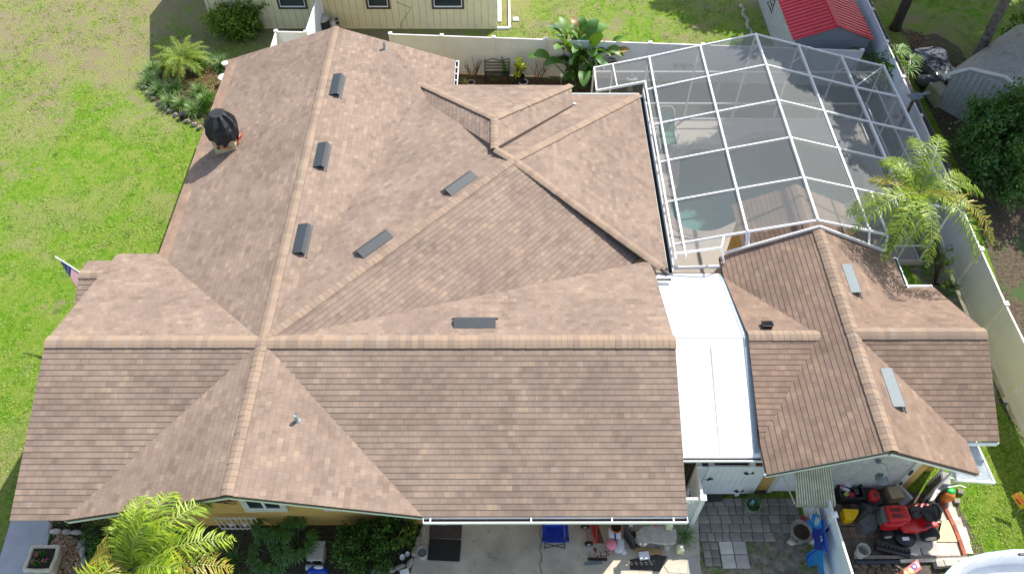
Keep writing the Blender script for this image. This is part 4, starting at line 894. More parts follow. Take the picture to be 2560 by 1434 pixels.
for (xa, za), (xb, zb) in zip(prof[2:7], prof[3:7]): mb.beam(gp(xa, -.1, za+.0), gp(xb, -.1, zb+.0), .05, .1)
part('trim', mb, M_WHITE, gs); mb = MB(); mb.extr([gp(-.5, .06, 0), gp(-.5, 4.9, 0), gp(-.5, 4.9, 1.5), gp(-.5, .06, 1.5)], gu*.05); part('side_wall', mb, M_GSHED, gs)

# ================================================================== PLANTS
def leaf_quad(vs, fs, c, s, rng_=rng, asp=.5, up=.3):
    d = rng_.normal(size=3); d[2] = d[2]*.5+up; d /= np.linalg.norm(d); e = rng_.normal(size=3); e -= d*e.dot(d); e /= np.linalg.norm(e); g_ = np.cross(d, e)
    i = len(vs); vs += [tuple(c-e*s), tuple(c-g_*s*asp), tuple(c+e*s), tuple(c+g_*s*asp)]; fs.append((i, i+1, i+2, i+3))
def leafcloud(name, blobs, n, size, mat, parent=None, asp=.5, shell=.55, org=None):
    tot = sum(b[3]*b[4]*b[5] for b in blobs); PP = []
    for (x, y, z, rx, ry, rz) in blobs:
        k = int(n*rx*ry*rz/tot); nc = max(6, k//28); per = max(1, k//nc)
        u = rng.normal(size=(nc, 3)); u /= np.linalg.norm(u, axis=1)[:, None]; r = rng.uniform(shell, 1.03, (nc, 1))
        c = np.array([x, y, z])+u*r*np.array([rx, ry, rz]); cs = .16*(rx+ry+rz)/3+size*.8
        PP.append((c[:, None, :]+rng.normal(size=(nc, per, 3))*cs*.5).reshape(-1, 3))
    P = np.concatenate(PP); P = P[P[:, 2] > .02]; m_ = len(P)
    nrm = lambda a: a/np.linalg.norm(a, axis=1)[:, None]
    d = rng.normal(size=(m_, 3)); d[:, 2] = d[:, 2]*.5+.3; d = nrm(d); e = rng.normal(size=(m_, 3)); e = nrm(e-d*(e*d).sum(1)[:, None]); g_ = np.cross(d, e); s_ = (size*rng.uniform(.6, 1.3, m_))[:, None]
    o = ORG[parent] if parent else (org or V((0, 0, 0)))
    Q = np.stack([P-e*s_, P-g_*s_*asp, P+e*s_, P+g_*s_*asp], 1).reshape(-1, 3)-np.array(o)
    me = bpy.data.meshes.new(name); me.vertices.add(m_*4); me.vertices.foreach_set('co', Q.astype(np.float32).ravel())
    me.loops.add(m_*4); me.loops.foreach_set('vertex_index', np.arange(m_*4, dtype=np.int32)); me.polygons.add(m_)
    me.polygons.foreach_set('loop_start', np.arange(0, m_*4, 4, dtype=np.int32)); me.update(calc_edges=True); me.materials.append(mat)
    ob = bpy.data.objects.new(name, me); scn.collection.objects.link(ob)
    if parent: ob.parent = parent; ORG[ob] = ORG[parent]
    return ob
def branches(root, base, tips, r, mat, r1=.01, name='trunk'):
    mb = MB()
    for t in tips:
        b = V(base); t = V(t); m_ = b.lerp(t, .5)+V((random.uniform(-.1, .1), random.uniform(-.1, .1), .05)); mb.tube([b, m_, t], [r, r*.7, r1], 6)
    part(name, mb, mat, root, smooth=True)
def bush(name, label, c, blobs, n, size, mat, cat='shrub', group=None, stems=5, asp=.5, shell=.5):
    t = thing(name, label, cat, (c[0], c[1], 0), group); leafcloud('foliage', blobs, n, size, mat, t, asp, shell)
    branches(t, (c[0], c[1], 0), [(b[0]+random.uniform(-.5, .5)*b[3], b[1]+random.uniform(-.5, .5)*b[4], b[2]+.3*b[5]) for b in blobs for _ in range(stems)], .035, M_BARK2, name='stem'); return t
def arch_blade(mb, base, az, L, el, w, droop=1.0, seg=5):
    p = V(base); d = V((math.cos(az)*math.cos(el), math.sin(az)*math.cos(el), math.sin(el))); side = V((-math.sin(az), math.cos(az), 0)); pts = []
    for k in range(seg+1):
        u = k/seg; pts.append((p.copy(), w*(1-u)**.6*(.5+.5*min(1, u*6)))); p = p+d*(L/seg); d = (d+V((0, 0, -droop/seg))).normalized()
    i = len(mb.v)
    for q, ww in pts: mb.v += [q-side*ww, q+side*ww]
    for k in range(seg): mb.f.append((i+2*k, i+2*k+1, i+2*k+3, i+2*k+2))
def clump(name, label, c, n, L, w, mat, group=None, cat='plant', el=(.5, 1.4)):
    c = V(c); mb = MB()
    for _ in range(n): arch_blade(mb, c+V((random.uniform(-.06, .06), random.uniform(-.06, .06), 0)), random.uniform(0, 6.28), L*random.uniform(.6, 1.1), random.uniform(*el), w*random.uniform(.7, 1.2), 1.6)
    o = solo(name, mb, mat, label, cat, group); return o
def frond(mb, base, az, L, el, droop, ll=.35, n=26, w=.02, st=None, plume=.4):
    p = V(base); d = V((math.cos(az)*math.cos(el), math.sin(az)*math.cos(el), math.sin(el))); pts = []
    for k in range(n+1):
        pts.append((p.copy(), d.copy())); p = p+d*(L/n); d = (d+V((0, 0, -droop/n))).normalized()
    if st is not None: st.tube([q for q, _ in pts[::3]], [.022*(1-.8*i/len(pts[::3])) for i in range(len(pts[::3]))], 5)
    for k in range(2, n+1):
        q, d = pts[k]; u = k/n; lf = ll*(math.sin(math.pi*min(.98, u*.86+.12))**.7); sd = d.cross(V((0, 0, 1))).normalized()
        for s in (-1, 1):
            for rep in range(2):
                dd_ = (sd*s+d*random.uniform(.2, 1.1)+V((0, 0, random.uniform(-.35, plume)))).normalized(); l = lf*random.uniform(.65, 1.15); m_ = q+d*random.uniform(-.02, .03)+dd_*l*.55; e = m_+(dd_+V((0, 0, -.9))).normalized()*l*.5; nn_ = d*w*.5
                i = len(mb.v); mb.v += [q-nn_*.6, q+nn_*.6, m_+nn_, m_-nn_, e]; mb.f += [(i, i+1, i+2, i+3), (i+3, i+2, i+4)]
def palm(name, label, base, crown_z, fronds, ll, group=None, lean=(0, 0), cat='palm tree', stems=1, w=.022):
    b = V((base[0], base[1], 0)); t = thing(name, label, cat, b, group); c = V((b.x+lean[0], b.y+lean[1], crown_z)); mb = MB()
    for k in range(stems):
        o = V((random.uniform(-.2, .2), random.uniform(-.2, .2), 0)) if k else V((0, 0, 0)); mb.tube([b+o, b.lerp(c, .5)+o*.7, c+V((0, 0, -.2))+o*.4], [.10, .075, .06] if stems == 1 else [.05, .04, .035], 10)
    part('trunk', mb, M_BARK if stems == 1 else M_CANE, t, smooth=True)
    for (az, L, el, dr, yel) in fronds:
        lv, st_ = MB(), MB(); frond(lv, c+V((random.uniform(-.05, .05), random.uniform(-.05, .05), 0)), math.radians(az), L, el, dr, ll, 34 if ll > .4 else 30, w, st_)
        f_ = part('frond', lv, L_PALMY if yel else L_PALM, t); part('stalk', st_, M('frond_stalk', (.22, .28, .06), .5) if 'frond_stalk' not in bpy.data.materials else bpy.data.materials['frond_stalk'], f_)
    return t
M_CANE = M('green_cane', (.12, .15, .05), .6)
# front-left palm
c = A(330, 1400, 3.6)
palm('palm_tree', 'bright feathery palm in front of the ochre gable wall', (c.x+.1, c.y-.2), c.z, [(75, 2.0, .9, 1.9, 0), (50, 2.2, .75, 1.7, 0), (20, 2.4, .8, 1.9, 0), (5, 2.2, .6, 1.7, 1), (-25, 2.3, .6, 1.6, 0), (-60, 2.0, .7, 1.6, 0), (-110, 1.8, .6, 1.6, 0), (-160, 1.7, .6, 1.6, 0), (165, 1.2, .7, 1.8, 1), (110, 1.5, .9, 1.9, 0), (35, 1.5, 1.2, 1.7, 0), (-10, 1.6, 1.1, 1.6, 0), (90, 1.7, 1.1, 1.8, 0), (-45, 1.9, .9, 1.7, 0), (62, 1.4, 1.3, 1.8, 0), (-80, 1.6, 1.0, 1.7, 0)], .66, cat='palm', w=.036)
c = A(2284, 482, 4.3)
palm('palm_tree', 'feathery palm leaning over the pool cage corner', (c.x+.1, c.y-.1), c.z, [(82, 2.4, .8, 1.5, 0), (100, 1.9, .6, 1.4, 0), (64, 2.2, 1.0, 1.6, 0), (25, 2.0, .7, 1.6, 0), (8, 2.4, .6, 1.6, 0), (-14, 1.7, .5, 1.4, 0), (-46, 2.9, .9, 2.4, 1), (-66, 3.0, .85, 2.3, 0), (-98, 2.8, .7, 1.9, 0), (-112, 2.2, .8, 2.1, 0), (-124, 2.9, .7, 2.1, 0), (-131, 2.0, .8, 2.1, 0), (-152, 2.9, .75, 1.9, 0), (-166, 2.5, .7, 1.8, 0), (150, 1.5, .7, 1.6, 1), (125, 1.6, .9, 1.7, 0)], .50, cat='palm', stems=3, w=.034)
# palms behind the cage: fan palm clump
def fan_palm(name, label, c, n, h, r, mat, group=None):
    t = thing(name, label, 'palm', (c[0], c[1], 0), group); mb, stt = MB(), MB(); base = V((c[0], c[1], 0))
    for k in range(n):
        az = random.uniform(0, 6.28); L = h*random.uniform(.5, 1); el = random.uniform(.7, 1.5); hub_ = base+V((math.cos(az)*math.cos(el), math.sin(az)*math.cos(el), math.sin(el)))*L; stt.tube([base, hub_], .012, 5)
        out = V((math.cos(az), math.sin(az), .25)).normalized(); sd = out.cross(V((0, 0, 1))).normalized(); rr = r*random.uniform(.7, 1.1)
        for j in range(16):
            a = -2+4*j/15; d = (out*math.cos(a)+sd*math.sin(a)+V((0, 0, random.uniform(-.15, .1)))).normalized(); e = hub_+d*rr-V((0, 0, rr*.25)); m_ = hub_+d*rr*.55; s_ = d.cross(V((0, 0, 1))).normalized()*.03
            i = len(mb.v); mb.v += [hub_, m_+s_, e, m_-s_]; mb.f.append((i, i+1, i+2, i+3))
    part('frond', mb, mat, t); part('stalk', stt, M_TWIG, t); return t
c = A(2190, 145, 1.2); fan_palm('fan_palm', 'bushy fan palm behind the pool cage corner', (c.x, c.y), 34, 1.9, .7, LEAF('fan_leaf', [(.04, .13, .012), (.09, .22, .02), (.17, .32, .03)], .3))
c = A(2235, 215, .8); bush('climbing_shrub', 'leafy dark shrub against the white side fence', c, [(c.x, c.y+.6, 1.0, .45, .9, .9), (c.x+.1, c.y-.3, .7, .35, .6, .6)], 1800, .09, L_MID)
# bird of paradise
bp_ = thing('bird_of_paradise', 'large paddle leaved bird of paradise against the white back fence', 'plant', (*A(1450, 190, 0)[:2], 0)); cb_ = V((*A(1450, 190, 0)[:2], 0)); lv = [MB(), MB()]; st_ = MB()
for k in range(105):
    az = random.uniform(0, 6.28); Ls = random.uniform(.4, 1.95); el = random.uniform(.75, 1.5); s = cb_+V((random.uniform(-.45, .45), random.uniform(-.3, .3), 0)); tip = s+V((math.cos(az)*math.cos(el), math.sin(az)*math.cos(el), math.sin(el)))*Ls
    st_.tube([s, tip], [.03, .014], 5); d = (tip-s).normalized(); LL = random.uniform(.55, 1.05); W_ = LL*random.uniform(.19, .27); side = d.cross(V((0, 0, 1))).normalized() if abs(d.z) < .99 else V((1, 0, 0)); rot = random.uniform(-.9, .9); side = (side*math.cos(rot)+d.cross(side)*math.sin(rot)); p = tip; mb = lv[1 if random.random() < .08 else 0]; i = len(mb.v); sg = 7; dr = random.uniform(.8, 2.2)
    for q in range(sg+1):
        u = q/sg; ww = W_*math.sin(math.pi*(u*.93+.05))**.6; cr = side.cross(d)*ww*.25; mb.v += [p-side*ww+cr, p, p+side*ww+cr]; p = p+d*(LL/sg); d = (d+V((math.cos(az), math.sin(az), 0))*.12*dr/sg*3+V((0, 0, -dr/sg))).normalized()
    for q in range(sg): o = i+3*q; mb.f += [(o, o+1, o+4, o+3), (o+1, o+2, o+5, o+4)]
part('leaf', lv[0], L_BIRD, bp_, smooth=True); part('leaf', lv[1], LEAF('brown_leaf', [(.35, .18, .05), (.45, .28, .06), (.2, .12, .06)], .2), bp_, smooth=True, label='yellow and brown dying leaves'); part('stalk', st_, L_DARK, bp_)
# bushes
c = A(575, 60, .6); bush('rounded_bush', 'rounded bush with yellow green leaves beside the cream house', c, [(c.x+.1, c.y, .7, 1.0, .8, .75), (c.x+.9, c.y+1.1, .9, .9, .9, .9), (c.x, c.y+1.3, .8, .8, .8, .8), (c.x+.8, c.y+.1, .5, .5, .5, .5)], 11000, .085, LEAF('yellow_green_leaf', [(.10, .20, .02), (.20, .32, .03), (.05, .12, .015), (.30, .40, .06)], .25))
c = A(2485, 375, 1.6); bush('dense_tree', 'dense dark green tree beyond the right fence', (c.x, c.y), [(c.x, c.y, 1.8, 1.45, 1.6, 1.5), (c.x+.9, c.y+1.0, 2.2, 1.3, 1.3, 1.3), (c.x+.6, c.y-1.0, 1.3, 1.3, 1.1, 1.1), (c.x-.4, c.y+.9, 2.3, .8, .8, .9)], 15000, .085, L_DARK, 'tree', shell=.35)
c = A(2550, 85, .8); bush('light_shrub', 'pale green shrub at the top right edge', (c.x, c.y), [(c.x+.2, c.y, 1.0, .8, .9, 1.0)], 1800, .09, L_MID)
c = A(2440, 600, .5); c = V((14.0, 15.9, 0)); bush('sapling', 'thin sapling with sparse small leaves against the white side fence', (14.25, 16.2), [(14.25, 16.5, .9, .4, .6, .75), (14.3, 15.6, .6, .3, .5, .5)], 420, .05, L_MID, stems=4, shell=.2)
# front bed
def fb(name, label, px, blobs, n, size, mat, **k):
    c = A(*px, 0); return bush(name, label, (c.x, c.y), [(c.x+b[0], c.y+b[1], b[2], b[3], b[4], b[5]) for b in blobs], n, size, mat, **k)
fb('fern_bush', 'dark feathery bush beside the stone edging left of the palm', (285, 1345), [(0, 0, .45, .75, .6, .45), (.1, -.5, .35, .6, .5, .35), (.35, .35, .4, .5, .4, .4)], 3000, .05, L_DARK, asp=.35)
fb('round_shrub', 'dense round green shrub in front of the ochre wall', (905, 1385), [(0, 0, .5, .75, .65, .5), (.5, .25, .5, .65, .55, .5), (.1, .45, .45, .6, .4, .45), (.3, -.5, .45, .6, .5, .4)], 5200, .05, LEAF('box_leaf', [(.02, .07, .01), (.05, .14, .02), (.09, .20, .03)], .2), asp=.5)
fb('flowering_shrub', 'loose twiggy shrub with yellow flecks beside the driveway edge', (1005, 1340), [(0, 0, .5, .5, .55, .5), (.05, .45, .6, .45, .4, .5), (-.35, .3, .5, .4, .4, .4)], 1700, .055, LEAF('fleck_leaf', [(.02, .07, .01), (.05, .13, .02), (.08, .18, .02), (.4, .38, .03)], .2))
for i, (px, lab) in enumerate((((700, 1320), 'split leaf philodendron nearest the iron railing'), ((690, 1395), 'split leaf philodendron lowest in the front bed'), ((745, 1370), 'split leaf philodendron beside the stone bench'))):
    c = A(*px, 0); t = thing('philodendron', lab, 'plant', (c.x, c.y, 0), 'split leaf philodendrons in the front bed'); mb, st_ = MB(), MB()
    for k in range(11):
        az = k*.57+random.uniform(-.2, .2); s = V((c.x, c.y, 0)); tip = s+V((math.cos(az)*.42, math.sin(az)*.42, random.uniform(.45, .8))); st_.tube([s, s.lerp(tip, .5)+V((0, 0, .1)), tip], .012, 5); o = V((math.cos(az), math.sin(az), -.15)).normalized(); sd = o.cross(V((0, 0, 1))).normalized()
        for j in range(13):
            a = -2.3+4.6*j/12; r = .30*(1-.25*abs(a)/2.3)*random.uniform(.85, 1.1); d = (o*math.cos(a)+sd*math.sin(a)).normalized(); e = tip+d*r-V((0, 0, r*.25)); m_ = tip+d*r*.6; s_ = d.cross(V((0, 0, 1))).normalized()*.028; ii = len(mb.v); mb.v += [tip, m_+s_, e, m_-s_]; mb.f.append((ii, ii+1, ii+2, ii+3))
    part('leaf', mb, L_DARK, t); part('stalk', st_, L_DARK, t)
clump('strap_plant', 'dark grassy clump beneath the palm by the wall', A(590, 1400, 0), 60, .6, .012, L_DARK)
# island bed by the chimney side
isl = [((455, 268), 'striped grassy clump at the middle of the island bed'), ((500, 235), 'striped grassy clump on the mulch between palm and roof'), ((440, 225), 'striped grassy clump just below the dwarf palm'), ((375, 205), 'striped grassy clump at the left tip of the island bed'), ((400, 232), 'striped grassy clump above the bed edging'), ((425, 262), 'large striped grassy clump at the front of the island bed'), ((487, 283), 'striped grassy clump beside the black stone box'), ((518, 262), 'striped grassy clump touching the roof edge'), ((555, 168), 'striped grassy clump beside the white urn'), ((515, 158), 'striped grassy clump right of the feathery dwarf palm'), ((385, 178), 'striped grassy clump left of the feathery dwarf palm')]
for px, lab in isl: clump('lily_turf', lab, A(*px, 0), 170, .68, .017, L_STRAP, 'striped grassy clumps in the island bed')
c = A(470, 185, 0); palm('dwarf_palm', 'feathery dwarf date palm in the island bed', (c.x, c.y), .65, [(a, 1.3, .75+.3*math.sin(a), 1.6, 1 if a in (260, 290) else 0) for a in range(0, 360, 11)], .26, cat='palm', w=.012)
for px, lab, r in (((432, 178), 'round green shrub left of the dwarf palm in the island bed', .4), ((530, 275), 'round green shrub beside the roof edge in the island bed', .45), ((500, 180), 'low green shrub right of the dwarf palm in the island bed', .35)):
    c = A(*px, 0); bush('bed_shrub', lab, c, [(c.x, c.y, .35, r, r, .35)], 900, .05, L_MID, 'shrub', 'round shrubs in the island bed', 2)
rr = [((362, 222), ), ((372, 236), ), ((385, 250), ), ((398, 262), ), ((412, 272), ), ((425, 281), ), ((440, 290), ), ((455, 298), ), ((470, 306), ), ((486, 314), ), ((500, 322), ), ((366, 205), ), ((370, 192), )]
for i, (px,) in enumerate(rr):
    p = A(*px, 0); mb = MB(); mb.blob((p.x, p.y, .07), (.12, .09, .08), 8, .25, random.uniform(0, 3)); solo('edging_stone', mb, M_DKST, 'grey stone in the curved edging of the island bed', 'stone', 'stones edging the island bed')
p = A(460, 290, .1); mb = MB(); mb.box((p.x, p.y, .12), (.35, .22, .24), .5); solo('stone_box', mb, M_BLACK, 'black box shaped stone on the island bed edging', 'stone', bevel=.03)
p = A(398, 168, .2); mb = MB(); mb.lathe([(.09, 0), (.05, .1), (.07, .25), (.04, .35), (.06, .42), (.0, .48)], (p.x, p.y, 0), 12); solo('garden_statue', mb, M_CAST, 'small pale statue behind the island bed', 'statue', smooth=True)
for px, lab, s in (((563, 160), 'white urn half hidden by the roof at the island bed', 1), ((560, 195), 'larger white urn touching the roof edge', 1.5)): p = A(*px, .3); mb = MB(); mb.lathe([(.07, 0), (.05, .1), (.13, .25), (.15, .36), (.11, .38)], (p.x, p.y, 0), 16, s, s); solo('white_urn', mb, M_WHITE, lab, 'urn', smooth='auto')
# back bed plants and furniture
def bare(label, px, n, h):
    c = A(*px, 0); t = thing('bare_shrub', label, 'shrub', (c.x, c.y, 0), 'leafless shrubs along the back fence'); mb = MB()
    for k in range(n):
        az = random.uniform(0, 6.28); p = V((c.x, c.y, 0)); d = V((math.cos(az)*.4, math.sin(az)*.3, 1)).normalized(); q = p+d*h*.45; mb.tube([p, q], [.022, .015], 5)
        for _ in range(3): e = (d+V((random.uniform(-.5, .5), random.uniform(-.3, .3), .3))).normalized(); r = q+e*h*random.uniform(.3, .55); mb.tube([q, r], [.013, .006], 4)
    part('stem', mb, M_TWIG, t)
bare('bare shrub left of the iron bench', (1183, 205), 9, 1.1); bare('bare shrub right of the lime green potted plant', (1347, 208), 6, 1.15)
bench = thing('iron_bench', 'dark green iron bench with slatted seat in the back bed', 'bench', (*A(1243, 207, 0)[:2], 0)); b0 = ORG[bench]; bw_ = 1.0
mb = MB()
for k in range(5): mb.bx(b0.x-.5, b0.x+.5, b0.y-.22+k*.09, b0.y-.17+k*.09, .43, .45)
part('seat', mb, M_DGREEN, bench); mb = MB()
for k in range(3): mb.bx(b0.x-.5, b0.x+.5, b0.y+.24+k*.03, b0.y+.26+k*.03, .52+k*.12, .56+k*.12)
mb.tube([(b0.x-.5+i*.1, b0.y+.34, .88+.06*math.sin(i/10*math.pi*3-math.pi/2)) for i in range(11)], .018, 6); part('backrest', mb, M_DGREEN, bench)
for s in (-1, 1): mb = MB(); x = b0.x+s*.5; mb.tube([(x, b0.y-.24, 0), (x, b0.y-.24, .62), (x, b0.y+.1, .66), (x, b0.y+.28, .6)], .02, 6); part('armrest', mb, M_DGREEN, bench); mb = MB(); mb.tube([(x, b0.y+.26, 0), (x, b0.y+.24, .45), (x, b0.y+.34, .9)], .02, 6); part('leg', mb, M_DGREEN, bench)
def pot(label, px, r, h, mat, z0=0, cat='flower pot', name='flower_pot', inner=M_SOIL):
    c = A(*px, z0+h*.8); c = V((c.x, c.y, z0)); t = thing(name, label, cat, c); mb = MB(); mb.lathe([(r*.7, 0), (r*.95, h*.85), (r*1.08, h*.86), (r*1.08, h), (r*.92, h), (r*.88, h*.8), (.0, h*.78)], c, 20); part('body', mb, mat, t, smooth='auto'); mb = MB(); mb.lathe([(r*.86, h*.82), (0, h*.84)], c, 16); part('soil', mb, inner, t); return c, t
c, t = pot('dark round pot holding the lime green plant', (1298, 195), .22, .4, M('charcoal_pot', (.03, .03, .035), .6)); bush('lime_plant', 'bright lime green leafy plant in the dark pot', c, [(c.x, c.y, .75, .24, .22, .3), (c.x, c.y, 1.05, .2, .18, .2)], 420, .07, L_LIME, 'plant', stems=2)
c, t = pot('shallow white rimmed pot beside the lime plant', (1308, 206), .19, .22, M_WHITE)
c, t = pot('small carved tan pot at the left of the bench', (1178, 208), .16, .3, M_CARD)
clump('small_bromeliad', 'small yellow green spiky plant beside the carved pot', A(1163, 208, .1), 18, .3, .02, L_LIME)
c = A(1262, 175, .5); c = V((c.x, c.y, 0)); t = thing('rubber_plant', 'single broad leaf plant in a brown pot against the fence', 'plant', c); mb = MB(); mb.lathe([(.12, .0), (.15, .35), (.13, .35)], c, 12); part('pot', mb, M_WOOD, t); mb = MB(); arch_blade(mb, c+V((0, 0, .4)), 2.2, .7, 1.3, .1, .6, 6); arch_blade(mb, c+V((0, 0, .4)), .3, .35, .8, .07, .6, 6); part('leaf', mb, L_BIRD, t)
c = A(1404, 188, .9); t = thing('globe_lamp', 'white globe garden lamp at the foot of the paddle leaved plant', 'garden lamp', (c.x, c.y, 0)); mb = MB(); mb.blob((c.x, c.y, .9), (.07, .07, .07), 10, 0); part('globe', mb, M_WHITE, t, smooth=True); mb = MB(); mb.tube([(c.x, c.y, 0), (c.x, c.y, .84)], .012, 6); part('stake', mb, M_GREYALU, t)
clump('grassy_clump', 'green grassy clump beside the pool cage corner', A(1437, 222, .1), 50, .45, .014, L_STRAP)
# ------------------------------------------------ trees with trunks beyond the fence
def tree(label, base, h, crown, n, tr=.2, mat=M_BARK, fork=None, lean=(0, 0), group='tall trees beyond the fence'):
    b = V((base[0], base[1], 0)); t = thing('tall_tree', label, 'tree', b, group); mb = MB(); top = b+V((lean[0], lean[1], h)); mb.tube([b-V((0, 0, .1)), b+V((0, 0, .3)), b.lerp(top, .3), b.lerp(top, .65), top], [tr*1.5, tr*1.1, tr, tr*.8, tr*.5], 12)
    if fork: f0 = b.lerp(top, fork); mb.tube([f0, f0+V((1.1, .3, 2.2)), f0+V((1.9, .5, 5))], [tr*.75, tr*.6, tr*.4], 10)
    part('trunk', mb, mat, t, smooth=True); mb = MB()
    for cb2 in crown: mb.tube([b.lerp(top, .75), V(cb2[:3])], [tr*.5, .04], 6)
    part('limb', mb, mat, t); leafcloud('crown', crown, n, .16, L_TREE, t, .55, .15)
b1 = A(2237, 72, 0); b2 = A(2418, 188, 0)
tree('tall tree whose dark trunk rises beside the red roofed shed', (b1.x, b1.y), 8.5, [(17.3, 30.7, 9.5, 2.0, 2.0, 1.4), (15.0, 28.9, 9.2, 1.7, 1.5, 1.1), (12.9, 28.0, 8.9, 1.4, 1.1, 1.0), (18.6, 33.6, 9.5, 1.8, 1.7, 1.2), (16.6, 34.6, 9.3, 1.6, 1.5, 1.2), (14.2, 26.9, 8.9, 1.5, 1.3, .9), (15.4, 32.5, 9.2, 1.7, 1.6, 1.1), (18.8, 36.2, 9.5, 1.6, 1.5, 1.1)], 100000, .2, M_BARK2)
tree('forked tree with pale mottled trunk near the barn shed', (b2.x, b2.y), 9, [(19.6, 27.6, 10, 2.0, 2.0, 1.5), (17.0, 26.0, 9.7, 1.8, 1.6, 1.2), (15.9, 23.6, 9.3, 1.5, 1.3, 1.0), (22.2, 28.6, 10.5, 2.2, 2.0, 1.4), (20.4, 24.8, 9.6, 1.6, 1.5, 1.0), (17.6, 22.4, 9.2, 1.6, 1.3, .9), (16.3, 25.0, 9.3, 1.5, 1.4, 1), (16.8, 21.6, 9.2, 1.2, .9, .7)], 90000, .19, M_BARK, fork=.42, lean=(-.5, -.3))
tree('leafy tree shading the grass behind the back fence', (15.6, 39), 7, [(15.0, 38.4, 8.6, 1.8, 1.7, 1.2), (16.6, 39.6, 8.2, 1.3, 1.3, 1), (13.2, 39.4, 8.6, 1.2, 1.2, .9)], 22000, .2, M_BARK2)
tree('leafy tree shading the far right grass', (26, 35), 8, [(25.5, 34.5, 9, 2.2, 2, 1.4), (28, 33, 9, 1.8, 1.6, 1.2), (23.5, 37.5, 9, 2, 1.9, 1.3), (22, 34, 9, 1.5, 1.4, 1)], 50000, .2, M_BARK2)
tree('leafy tree shading the upper right corner', (27, 40), 8, [(26, 39, 9, 2.2, 2, 1.4), (23.5, 40.5, 9, 1.7, 1.6, 1.2), (29, 37, 9, 1.8, 1.7, 1.2), (24.6, 36.6, 9.4, 1.4, 1.3, 1), (28.4, 41.6, 9, 1.7, 1.6, 1.2)], 60000, .2, M_BARK2)
tree('broad tree east of the dense dark tree', (26.5, 26.5), 8, [(26, 26, 8.5, 2.3, 2.4, 1.5), (24.5, 24, 8, 1.6, 1.6, 1.2), (23.2, 30.5, 8.6, 1.8, 1.8, 1.2)], 40000, .2, M_BARK2)

# ================================================================== THINGS BEYOND THE RIGHT FENCE
pp = AX(2272, 280, 14.85); pt_ = AX(2312, 213, 14.85); t = thing('feeder_post', 'brown timber post with white hanging bracket beside the side fence', 'post', (14.8, pp.y, 0)); mb = MB(); mb.beam((14.8, pp.y, 0), (14.8, pp.y, 2.35), .09, .09, up=(0, 1, 0)); part('post', mb, M_WOOD, t)
mb = MB(); mb.box((14.8, pp.y, 2.4), (.5, .34, .02), .3); mb.box((15.15, pp.y+.12, 2.42), (.5, .14, .015), .35); part('bracket', mb, M_VENT2, t)
for dx, lab in ((-.55, 'red hanging pot above the palm side'), (.05, 'red hanging pot nearest the fence')):
    q = V((14.5+dx*.6, pp.y-.2+dx*.5, 1.9)); mb = MB(); mb.lathe([(.03, -.1), (.09, -.07), (.11, .02), (.04, .06)], q, 12); t2 = thing('hanging_pot', lab, 'hanging pot', q, 'red hanging pots'); part('bowl', mb, M_TERRA, t2, smooth='auto'); mb = MB(); mb.tube([q+V((0, 0, .05)), V((14.8, pp.y, 2.38))], .006, 4); part('wire', mb, M_GREYALU, t2)
pts = [A(x, y, z) for x, y, z in ((2278, 118, .3), (2330, 112, .35), (2365, 120, .3), (2375, 150, .4), (2395, 175, .35), (2398, 200, .3), (2362, 210, .4), (2335, 185, .4), (2310, 160, .35), (2290, 140, .3))]
mb = MB(); cn = sum(pts, V((0, 0, 0)))/10; nseg = 8; rings = []
for j in range(nseg+1):
    u = j/nseg; rings.append([cn+(p-cn)*u+V((0, 0, .15*(1-u)+random.uniform(-.035, .035)-(.3 if j == nseg else 0))) for p in [pts[i//3].lerp(pts[(i//3+1) % 10], (i % 3)/3) for i in range(30)]])
for j in range(nseg):
    for i in range(30): k = (i+1) % 30; mb.face([rings[j][i], rings[j+1][i], rings[j+1][k], rings[j][k]])
solo('tarpaulin', mb, M_SHEET, 'crumpled dark plastic sheet strewn with leaves beyond the fence', 'tarpaulin')
q = A(2352, 225, .5); mb = MB(); mb.box((q.x, q.y, .28), (.62, 1.0, .56), .18, tap=.9); solo('concrete_block', mb, M('mossy_block', (.34, .34, .26), .9, dirt=((.18, .2, .1), 3, .5)), 'mossy pale concrete box beyond the side fence', 'block', bevel=.02)
q = A(2398, 215, .4); t = thing('wheelbarrow', 'dark green wheelbarrow beside the barn shed', 'wheelbarrow', (q.x, q.y, 0)); mb = MB(); mb.box((q.x, q.y, .45), (.8, .5, .25), .1, tap=1.25); part('tray', mb, M('barrow_green', (.01, .10, .04), .5), t); mb = MB(); mb.tube([(q.x-.5, q.y-.2, .3), (q.x+.7, q.y-.25, .45)], .02, 6); mb.tube([(q.x-.5, q.y+.2, .3), (q.x+.7, q.y+.25, .45)], .02, 6); part('handle', mb, M_REDP, t); mb = MB(); mb.tube([(q.x-.55, q.y-.05, .2), (q.x-.55, q.y+.05, .2)], .2, 16); part('wheel', mb, M_BLACK, t)
q = A(2318, 195, .4); mb = MB(); mb.blob((q.x, q.y, .25), (.4, .3, .25), 10, .15); solo('covered_pile', mb, M('slate_cover', (.09, .11, .13), .6), 'slate grey covered heap beside the concrete box', 'heap', smooth=True)
